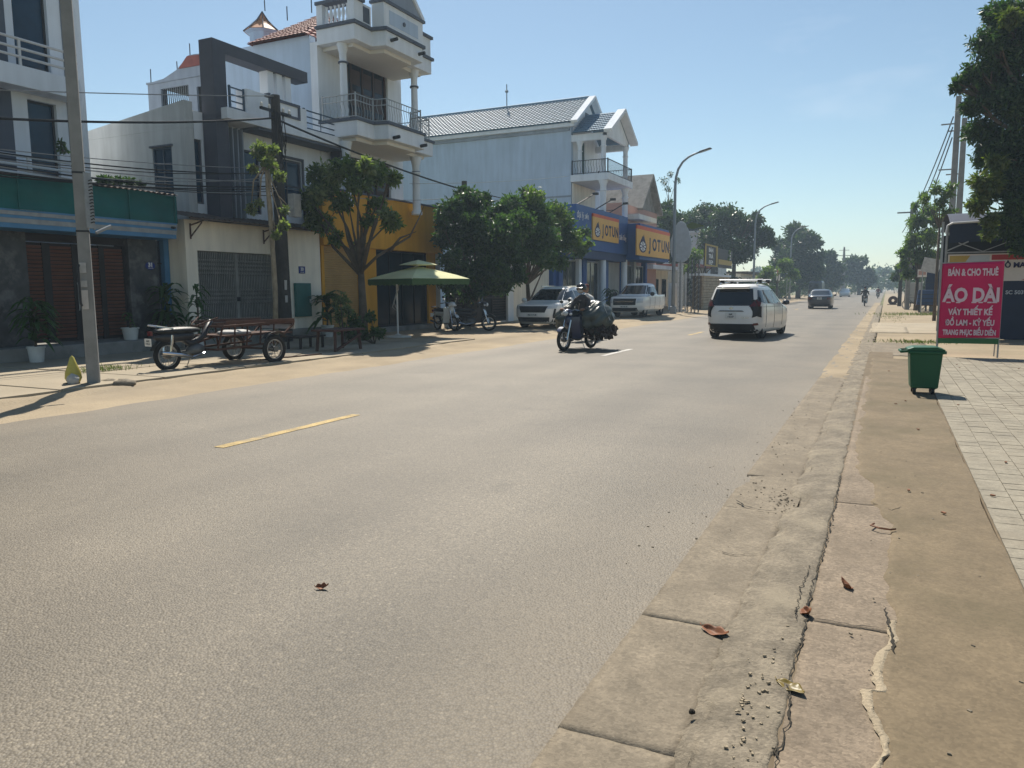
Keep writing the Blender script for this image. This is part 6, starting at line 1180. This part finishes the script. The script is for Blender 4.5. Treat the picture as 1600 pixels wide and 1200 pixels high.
tree('shade_tree', 'huge dark leafy tree overhanging the stall at the right edge', (bt.x, RY_, .04), [B(x, y, r, Y=RY_+dy, fl=.8) for x, y, r, dy in bigb], 44000, .17, 'leaf_deep', tr=.26, seed=25, trunk=[tuple(at(1712, 420, Y=RY_)), tuple(at(1680, 260, Y=RY_))], hollow=.35, asp=.32, extra=([B(x, y, r, Y=RY_-.9, fl=.8) for x, y, r in ((1540, 285, 24), (1530, 320, 20), (1555, 255, 18), (1548, 345, 16), (1580, 30, 20), (1545, 365, 10))], 3600, 'leaf_yellow'))

for k, (yy, X0, hh, lab) in enumerate(((72, -15.2, 2.6, 'dark hedge bush beside the long dusty boundary wall'), (82, -14.5, 3.0, 'rounded bush under the second street lamp'), (94, -14.2, 3.4, 'dense bush in front of the long cream shop row'), (104, -13.8, 3.2, 'dense bush left of the dark saloon'), (114, -13.6, 3.6, 'dense bush below the tall round tree'), (132, -13, 4.0, 'far bush at the left verge behind the box van'), (150, -12.5, 4.5, 'farther bush at the left verge below the narrow tree'), (172, -12, 5, 'bush below the wide flat-topped tree'), (200, -9, 6, 'dark bush at the left of the road end'), (95, 4.5, 3, 'bush behind the upright wheel on the right verge'), (120, 4.2, 3.6, 'bush farther along the right verge'), (150, 4.6, 4.5, 'tall bush on the right verge near the road end'), (190, 5, 6, 'dark bush at the right of the road end'), (235, 2, 7, 'last dark clump straight at the road end'))):
    rg = random.Random(100+k); tree('roadside_bush', lab, (X0, yy, 0), [((X0+rg.uniform(-1, 1)*hh*.5, yy+rg.uniform(-1, 1)*hh*.9, hh*rg.uniform(.3, .7)), (hh*.42, hh*.55, hh*.36)) for _ in range(6)], 1800, .14*hh**.6*1.4, 'leaf_far', 'bushes along the far verges', .1, seed=70+k, hollow=.3)
# ---------------------------------------------------------------- pots, shrubs, ground plants
def dracaena(name, label, base, h, n, seed, pot=None, spread=.55, lm='leaf_palm', stem=True):
    t = thing(name, label, 'plant', tuple(base)); rg = random.Random(seed); z0 = base[2]
    if pot:
        r, ph = pot; MB().lathe(base, [(0, 0), (r*.75, 0), (r*.95, ph*.9), (r*1.05, ph*.9), (r*1.05, ph), (r*.9, ph), (r*.85, ph*.85), (0, ph*.85)], 20).build('pot', 'pot_white', t, auto=40); z0 += ph*.85
    if stem: MB().tube([(base[0], base[1], z0-.02), (base[0]+.02, base[1], z0+h*.7)], [.03, .02], 6).build('stem', 'bark', t)
    for i in range(n):
        a = rg.random()*6.28; zs = z0+h*(.12+.75*rg.random()); L_ = spread*rg.uniform(.6, 1.1); w_ = L_*.12; p0 = Vector((base[0], base[1], zs)); d = Vector((math.cos(a), math.sin(a), 0)); s = Vector((-d.y, d.x, 0)); b = MB(); rise = rg.uniform(.25, .6); pts = [p0+d*L_*u+Vector((0, 0, L_*(rise*u*2-1.1*u*u))) for u in (0, .25, .5, .75, 1)]
        for j, p in enumerate(pts): q = w_*(.5, 1, .95, .6, .03)[j]; b.v += [tuple(p-s*q+Vector((0, 0, q*.3))), tuple(p), tuple(p+s*q+Vector((0, 0, q*.3)))]
        for j in range(4): k = j*3; b.f += [(k, k+1, k+4, k+3), (k+1, k+2, k+5, k+4)]
        b.build('leaf', lm, t, clean=False)
    return t
q = at(58, 567, Z=.1); dracaena('potted_plant', 'bushy dracaena in a white pot left of the brown gate', (q.x, q.y, .09), 1.15, 60, 1, (.17, .36), .55)
MB().obox((q.x+.13, q.y-.12, .26), (.004, .06, .12))
q = at(203, 538, X=-16.9); dracaena('potted_plant', 'small plant in a white pot on the step before the right marble pillar', (-16.85, q.y, .40), .45, 14, 2, (.2, .3), .3)
q = at(252, 545, Z=.1); dracaena('potted_plant', 'tall drooping dracaena beside the blue gatepost', (q.x+.3, q.y, .09), 1.5, 70, 3, (.16, .3), .6)
q = at(312, 548, Z=.1); dracaena('potted_plant', 'dark leafy plant at the left end of the lattice gate', (q.x, q.y, .09), 1.55, 46, 4, (.15, .28), .45)
q = at(512, 520, X=-16.0); dracaena('cycad', 'dark spiky cycad in front of the tan roller shutter', (-16.0, q.y, .09), 1.1, 46, 5, (.2, .4), .8)
q = at(700, 500, X=-15.6); dracaena('potted_plant', 'leafy potted plant under the right edge of the parasol', (-15.6, q.y, .09), 1.7, 34, 6, (.2, .4), .4); q = at(945, 492, X=-14.2); dracaena('potted_plant', 'dark bush in front of the paint shop beside the pickup', (-13.9, q.y, .09), 1.3, 60, 7, (.25, .4), .6)
def shrub(name, label, base, blobs, n, size, lm, seed):
    t = thing(name, label, 'shrub', tuple(base)); b = MB()
    for c, r in blobs: limb(b, [Vector(base), Vector(c)], .02, .008)
    b.build('stems', 'bark', t); leafobj('foliage', leaves(blobpts(blobs, n, seed, .2), size, seed), lm, t); return t
q = at(585, 538, Z=.1); shrub('shrub', 'scruffy green shrub at the foot of the street tree', q, [B(x, y, r, Y=q.y) for x, y, r in ((560, 505, 16), (580, 495, 12), (590, 520, 14), (568, 525, 14), (548, 520, 12))], 1300, .13, 'leaf_dark', 51)
shrub('shrub', 'pale flowering shrub left of the street tree trunk', at(538, 540, Z=.1), [B(x, y, r, Y=q.y+.6) for x, y, r in ((532, 470, 14), (545, 485, 12), (528, 495, 12), (535, 515, 12))], 800, .12, 'leaf_pale', 52)
shrub('shrub', 'dark creeper lying on the roof behind the canopy edge', at(190, 280, X=-17.4), [B(x, y, r, X=-17.4) for x, y, r in ((165, 282, 8), (185, 280, 9), (205, 285, 8), (220, 288, 6))], 600, .13, 'leaf_deep', 53)
shrub('shrub', 'trailing plant on the lower pipe balcony of the white and grey house', at(98, 240, X=-19.3), [B(98, 232, 6, X=-19.3), B(95, 222, 4, X=-19.3)], 120, .12, 'leaf_dark', 54)
def grass(c, n, sx, sy, h, label, seed):
    rg = np.random.default_rng(seed); v = []
    for k in range(n):
        x, y = c[0]+rg.normal()*sx, c[1]+rg.normal()*sy; a = rg.random()*6.28; l = h*rg.uniform(.4, 1.1); dx, dy = math.cos(a)*l*.5, math.sin(a)*l*.5; w_ = .006+l*.02; v += [(x-w_, y, c[2]), (x+w_, y, c[2]), (x+w_*.4+dx*.6, y+dy*.6, c[2]+l*.8), (x+dx, y+dy, c[2]+l)]
    tag(leafobj('grass', np.array(v), 'grass_green', None), label, 'grass', kind='stuff')
grass((.85, 23.7, .06), 350, .4, .3, .08, 'tuft of weeds on the right verge behind the green bin', 1); q = at(165, 580, Z=.1); grass((q.x, q.y, .12), 220, .2, .25, .1, 'weeds growing behind the square concrete pole', 2); grass((2.1, 48.5, .05), 800, 1.2, .8, .14, 'weeds along the far right verge', 3); grass((.3, 46, .05), 200, .4, 3, .08, 'sparse weeds by the far right kerb', 4)

# ---------------------------------------------------------------- parasol, bin, furniture, clutter
ub = at(622, 527, Z=.1); um = thing('parasol', 'square two-tier green and cream parasol on a side post before the dark shop door', 'parasol', (ub.x, ub.y, .09))
MB().lathe((ub.x, ub.y, .09), [(0, 0), (.42, 0), (.42, .06), (.1, .09), (.05, .12), (0, .12)], 20).build('base', 'pot_white', um); cc = at(654, 436, Y=ub.y+.45); cz = cc.z; az = at(654, 407, Y=ub.y+.45).z
MB().tube([(ub.x, ub.y, .1), (ub.x, ub.y, cz+.1)], .028, 8).build('post', 'white_metal', um); MB().tube([(ub.x, ub.y, cz+.05), (cc.x, cc.y, az-.15)], .02, 6).build('arm', 'white_metal', um)
MB().tube([(ub.x+.03, ub.y, cz-.05), (ub.x+.12, ub.y-.1, 1.6), (ub.x-.12, ub.y, 1.2), (ub.x+.02, ub.y, .9), (ub.x-.15, ub.y-.05, 1.05), (ub.x+.05, ub.y, 1.7)], .012, 5).build('cord', 'bag_grey', um)
ht = 1.14; ra = R(26)
cor = [Vector((cc.x, cc.y, 0))+Vector((math.cos(ra+i*math.pi/4), math.sin(ra+i*math.pi/4), 0))*(ht*(1.41 if i % 2 == 0 else 1.0)) for i in range(8)]
def tier(z0, z1, s, name, zt=None):
    b = MB(); n = 8; ctr = Vector((cc.x, cc.y, 0))
    for k in range(5):
        f = k/4
        for c in cor: p = ctr+(c-ctr)*s*(1-f*.999); b.v.append((p.x, p.y, z0+(z1-z0)*(f**.85)))
    for k in range(4):
        for i in range(n): b.f.append((k*n+i, k*n+(i+1) % n, (k+1)*n+(i+1) % n, (k+1)*n+i))
    return b.build(name, 'parasol_top', um)
tier(cz, az-.18, 1, 'canopy'); tier(az-.14, az+.02, .38, 'top_vent')
b = MB()
for i in range(8):
    a, c = cor[i], cor[(i+1) % 8]
    for k in range(6):
        p, q_ = a.lerp(c, k/6), a.lerp(c, (k+1)/6); m_ = (p+q_)/2; z = cz-.002; kk = len(b.v); b.v += [(p.x, p.y, z), (q_.x, q_.y, z), (q_.x, q_.y, z-.16), (m_.x, m_.y, z-.2), (p.x, p.y, z-.16)]; b.f.append((kk, kk+1, kk+2, kk+3, kk+4))
b.build('valance', 'parasol_green', um)
for i in range(8): MB().tube([(cc.x, cc.y, az-.25), (cor[i].x, cor[i].y, cz-.01)], .01, 5).build('rib', 'white_metal', um)
bn_ = thing('wheelie_bin', 'green plastic wheelie bin with lid standing on the cement walk', 'bin', (.53, 12.2, .074), R(3), local=True)
MB().obox((0, 0, .33), (.34, .34, .5), Matrix.Identity(3), 1.2).build('body', 'bin_green', bn_, bevel=.02)
MB().obox((0, 0, .585), (.45, .45, .04)).build('rim', 'bin_green', bn_, bevel=.012); ld_ = MB().prism([(-.235, .607), (.23, .607), (.23, .625), (.12, .66), (-.16, .655), (-.235, .63)], 'y', -.21, .21).build('lid', 'bin_green', bn_, bevel=.01)
MB().tube([(-.22, -.17, .60), (-.31, -.17, .59), (-.31, .17, .59), (-.22, .17, .60)], .02, 8).build('handle', 'bin_green', bn_); MB().box(.22, .255, -.12, .12, .56, .6).build('lid_grip', 'bin_green', bn_)
for x in (-.12, .11):
    MB().lathe((x, -.12, .045), [(0, -.02), (.045, -.02), (.045, .02), (0, .02)], 14, Matrix(((0, 0, 1), (0, 1, 0), (1, 0, 0)))).build('wheel', 'trim_black', bn_); MB().lathe((x, .13, .045), [(0, -.02), (.045, -.02), (.045, .02), (0, .02)], 14, Matrix(((0, 0, 1), (0, 1, 0), (1, 0, 0)))).build('wheel', 'trim_black', bn_); MB().box(x-.03, x+.03, -.15, .15, .07, .085).build('axle', 'trim_black', bn_)
for s in (-1, 1): MB().box(-.01, .01, s*.172-.006, s*.172+.006, .15, .55).build('rib', 'bin_green', bn_)
q = at(530, 548, Z=.1); wt = thing('work_table', 'rough wooden work table with clutter underneath, beside the cream wall end', 'table', (q.x, q.y, .09)); MB().obox((q.x, q.y, .62), (.7, 1.2, .05)).build('tabletop', 'wood_cart', wt)
for dx in (-.28, .28):
    for dy in (-.5, .5): MB().bar((q.x+dx, q.y+dy, .09), (q.x+dx*.9, q.y+dy*.9, .6), .06).build('leg', 'wood_cart', wt)
MB().bar((q.x+.3, q.y-.5, .15), (q.x+.3, q.y+.5, .5), .05).build('brace', 'wood_cart', wt)
q = at(478, 545, Z=.1); bx = thing('bench', 'low dark metal bench under the teal meter box', 'bench', (q.x, q.y, .09)); MB().obox((q.x, q.y, .42), (.5, 1.0, .05)).build('seat', 'gate_dark', bx)
for dx in (-.2, .2):
    for dy in (-.42, .42): MB().bar((q.x+dx, q.y+dy, .09), (q.x+dx, q.y+dy, .4), .05).build('leg', 'gate_dark', bx)
q = at(450, 562, Z=.09); tag(MB().bar((q.x-.2, q.y-.6, .12), (q.x, q.y+1.1, .12), .05).build('steel_bar', 'rust'), 'rusty steel bar lying on the verge beside the tricycle wheel', 'bar')
q = at(460, 560, Z=.09); tag(MB().obox((q.x-.5, q.y+.3, .11), (.5, .9, .05), Matrix.Rotation(.4, 3, 'Z')).build('broken_slab', 'kerb_concrete', bevel=.01), 'broken concrete slab on the verge behind the tricycle', 'rubble')
# right side clutter beyond the sign
q = at(1395, 476, Z=.05); t = thing('drum_wheel', 'brown wheel propped upright on the far right verge', 'wheel', (q.x, q.y, .05)); MB().lathe((q.x, q.y, .42), [(.12, -.12), (.36, -.13), (.4, -.08), (.4, .08), (.36, .13), (.12, .12)], 24, Matrix(((1, 0, 0), (0, 0, 1), (0, 1, 0)))).build('tyre', 'rust', t, smooth=True); MB().obox((q.x, q.y, .06), (.9, .6, .06)).build('stand', 'wood_cart', t)
q = at(1440, 488, Z=.05); t = thing('small_board', 'small pink and white board on a thin post by the right verge', 'sign', (q.x, q.y, .05)); c = at(1441, 427, Y=q.y); MB().obox((c.x, c.y-.05, c.z), (.5, .03, .46)).build('board', 'banner_white', t); MB().obox((c.x, c.y-.07, c.z+.02), (.4, .01, .24)).build('print_patch', 'pink_wall', t); MB().tube([(c.x, c.y, .05), (c.x, c.y, c.z+.2)], .035, 6).build('post', 'dark_metal', t)
q = at(1455, 415, Y=50); t = thing('hanging_board', 'grey slanted awning sheet behind the small pink board', 'awning', (q.x, 50, .05)); MB().obox((q.x, 50, q.z), (.9, .05, .8), Matrix.Rotation(R(12), 3, 'Y')).build('sheet', 'bag_grey', t); MB().tube([(q.x-.4, 50.1, .05), (q.x-.4, 50.1, q.z)], .03, 6).build('post', 'galv', t)
def pushbike(label, x, y, z, rz, s):
    t = thing('bicycle', label, 'bicycle', (x, y, z), rz, local=True)
    for yy in (-.5, .5): moto_wheel(t, yy, .33, .02, 14)
    b = MB(); [b.tube(p, .016, 6) for p in ([(0, -.5, .33), (0, -.1, .3), (0, .4, .8)], [(0, -.5, .33), (0, -.2, .8), (0, .4, .8)], [(0, -.2, .8), (0, -.1, .3)], [(0, .5, .33), (0, .38, .95)], [(-.25, .3, 1.0), (0, .4, .98), (.25, .3, 1.0)])]; b.build('frame', 'dark_metal', t); MB().ell((0, -.22, .88), (.08, .14, .04), 10, 6).build('saddle', 'seat_vinyl', t)
pushbike('bicycle leaning among the clutter left of the small pink board', at(1425, 482, Z=.05).x, 60, .05, R(60), 1); 
for k, (x, y, Y_, sx, sy, sz, m, lab) in enumerate(((1428, 452, 62, 1.0, .8, 1.4, 'far_wall', 'pale rack of goods on the right verge behind the bicycle'), (1455, 470, 54, 1.6, .9, .9, 'blue_drum', 'low blue cart at the right verge behind the pink sign'), (1462, 445, 56, 1.2, 1.0, 2.2, 'navy_tarp', 'dark tarpaulin-covered cart behind the pink sign'))):
    q = at(x, y, Y=Y_); t = thing('goods_cart', lab, 'cart', (q.x, Y_, .05)); MB().obox((q.x, Y_, .5+sz/2), (sx, sy, sz), None, .92).build('box', m, t, bevel=.03); MB().obox((q.x, Y_, .47), (sx+.1, sy+.1, .06)).build('tray', 'wood_cart', t)
    for dx in (-.4, .4):
        for dy in (-.4, .4): MB().bar((q.x+dx*sx, Y_+dy*sy, .05), (q.x+dx*sx, Y_+dy*sy, .46), .07).build('leg', 'dark_metal', t)
    for i in range(3): MB().box(q.x-sx*.48, q.x+sx*.48, Y_-sy*.5-.02, Y_-sy*.5-.003, .6+i*sz*.28, .64+i*sz*.28).build('slat', 'bag_grey' if m == 'far_wall' else 'dark_metal', t)
# fallen leaves and bits on the near ground
def fallen(label, x, y, z, L_, wd, rz, curl, m, tilt=0):
    b = MB(); s = []
    def f(u, v):
        w_ = wd*(math.sin(math.pi*min(1, u*.97+.015))**.75)*(1-.25*u); q = (v-.5)*w_; up = max(0, u-.5)**2*L_*curl*1.6+max(0, .25-u)**2*L_*curl*2
        z = .002+.0015*math.sin(u*9)+(q*math.sin(1.6*curl)+.006*math.sin(u*14)*v if q > 0 else -q*.12*(1+math.sin(u*11))); return ((u-.5)*L_*(1-.1*curl), q*(math.cos(1.6*curl) if q > 0 else 1)+.01*math.sin(u*3), z+up)
    b.grid(f, 16, 8); e = f(0, .5); b.tube([e, (e[0]-.12*L_, e[1]+.008, e[2]+.006)], .002, 5)
    o = inst('fallen_leaf', b.mesh('fallen_leaf', m, True), None, (x, y, z), (0, 0, rz)); tag(o, label, 'leaf', 'fallen leaves on the near ground'); o.modifiers.new('s', 'SOLIDIFY').thickness = .0012
fallen('long curled brown leaf on the gutter slab joint', -.62, 3.35, .012, .155, .075, R(-28), .5, 'leaf_brown'); fallen('small crumpled orange-brown leaf on the kerb crack', -.265, 3.63, .060, .09, .075, R(-70), .7, 'leaf_brown'); fallen('upright folded red-brown leaf on the old slab right of the kerb', -.11, 4.07, .056, .105, .075, R(120), .75, 'leaf_brown'); fallen('olive green leaf lying across the kerb crack near the bottom edge', -.255, 2.9, .058, .13, .07, R(-35), .2, 'leaf_olive', .5); fallen('dark crumpled leaf alone in the middle of the asphalt', -2.57, 3.02, .016, .075, .055, R(20), .7, 'leaf_brown')
tag(MB().tube([(.0, 5.2, .082), (-.02, 5.14, .085), (.03, 5.1, .085), (.09, 5.1, .083), (.12, 5.13, .082)], .006, 5).build('twig', 'leaf_brown'), 'curved dark twig on the cement walk', 'twig')
tag(MB().ell((-.56, 2.62, .04), (.012, .012, .01), 8, 6, lambda p: .2*math.sin(p.x*9)).build('dropping', 'crack'), 'small dark lump on the gutter slab near the bottom edge', 'lump')
for k in range(26):
    x, y = rnd.uniform(.1, 2.4), rnd.uniform(5, 17); y = max(y, (x-.3)/.145)
    if k == 0: lit = MB().obox((0, 0, 0), (.03, .018, .008)).mesh('leaf_scrap', 'leaf_brown')
    o = inst('leaf_scrap', lit, None, (x, y, .082), (0, 0, rnd.random()*6)); tag(o, 'tiny dry leaf scrap scattered on the right pavement', 'leaf scrap', 'leaf scraps on the right pavement')
# ---------------------------------------------------------------- haze
hz = MB().box(-160, 90, -12, 460, -1.5, 26).build('haze', None); hz['kind'] = 'stuff'
hm = bpy.data.materials.new('haze'); hm.use_nodes = True; hn = hm.node_tree; hn.nodes.clear()
pvn = hn.nodes.new('ShaderNodeVolumePrincipled'); pvn.inputs['Color'].default_value = (.64, .82, 1, 1); pvn.inputs['Density'].default_value = .0010; pvn.inputs['Anisotropy'].default_value = .35
ho = hn.nodes.new('ShaderNodeOutputMaterial'); hn.links.new(pvn.outputs[0], ho.inputs['Volume']); hz.data.materials.append(hm)
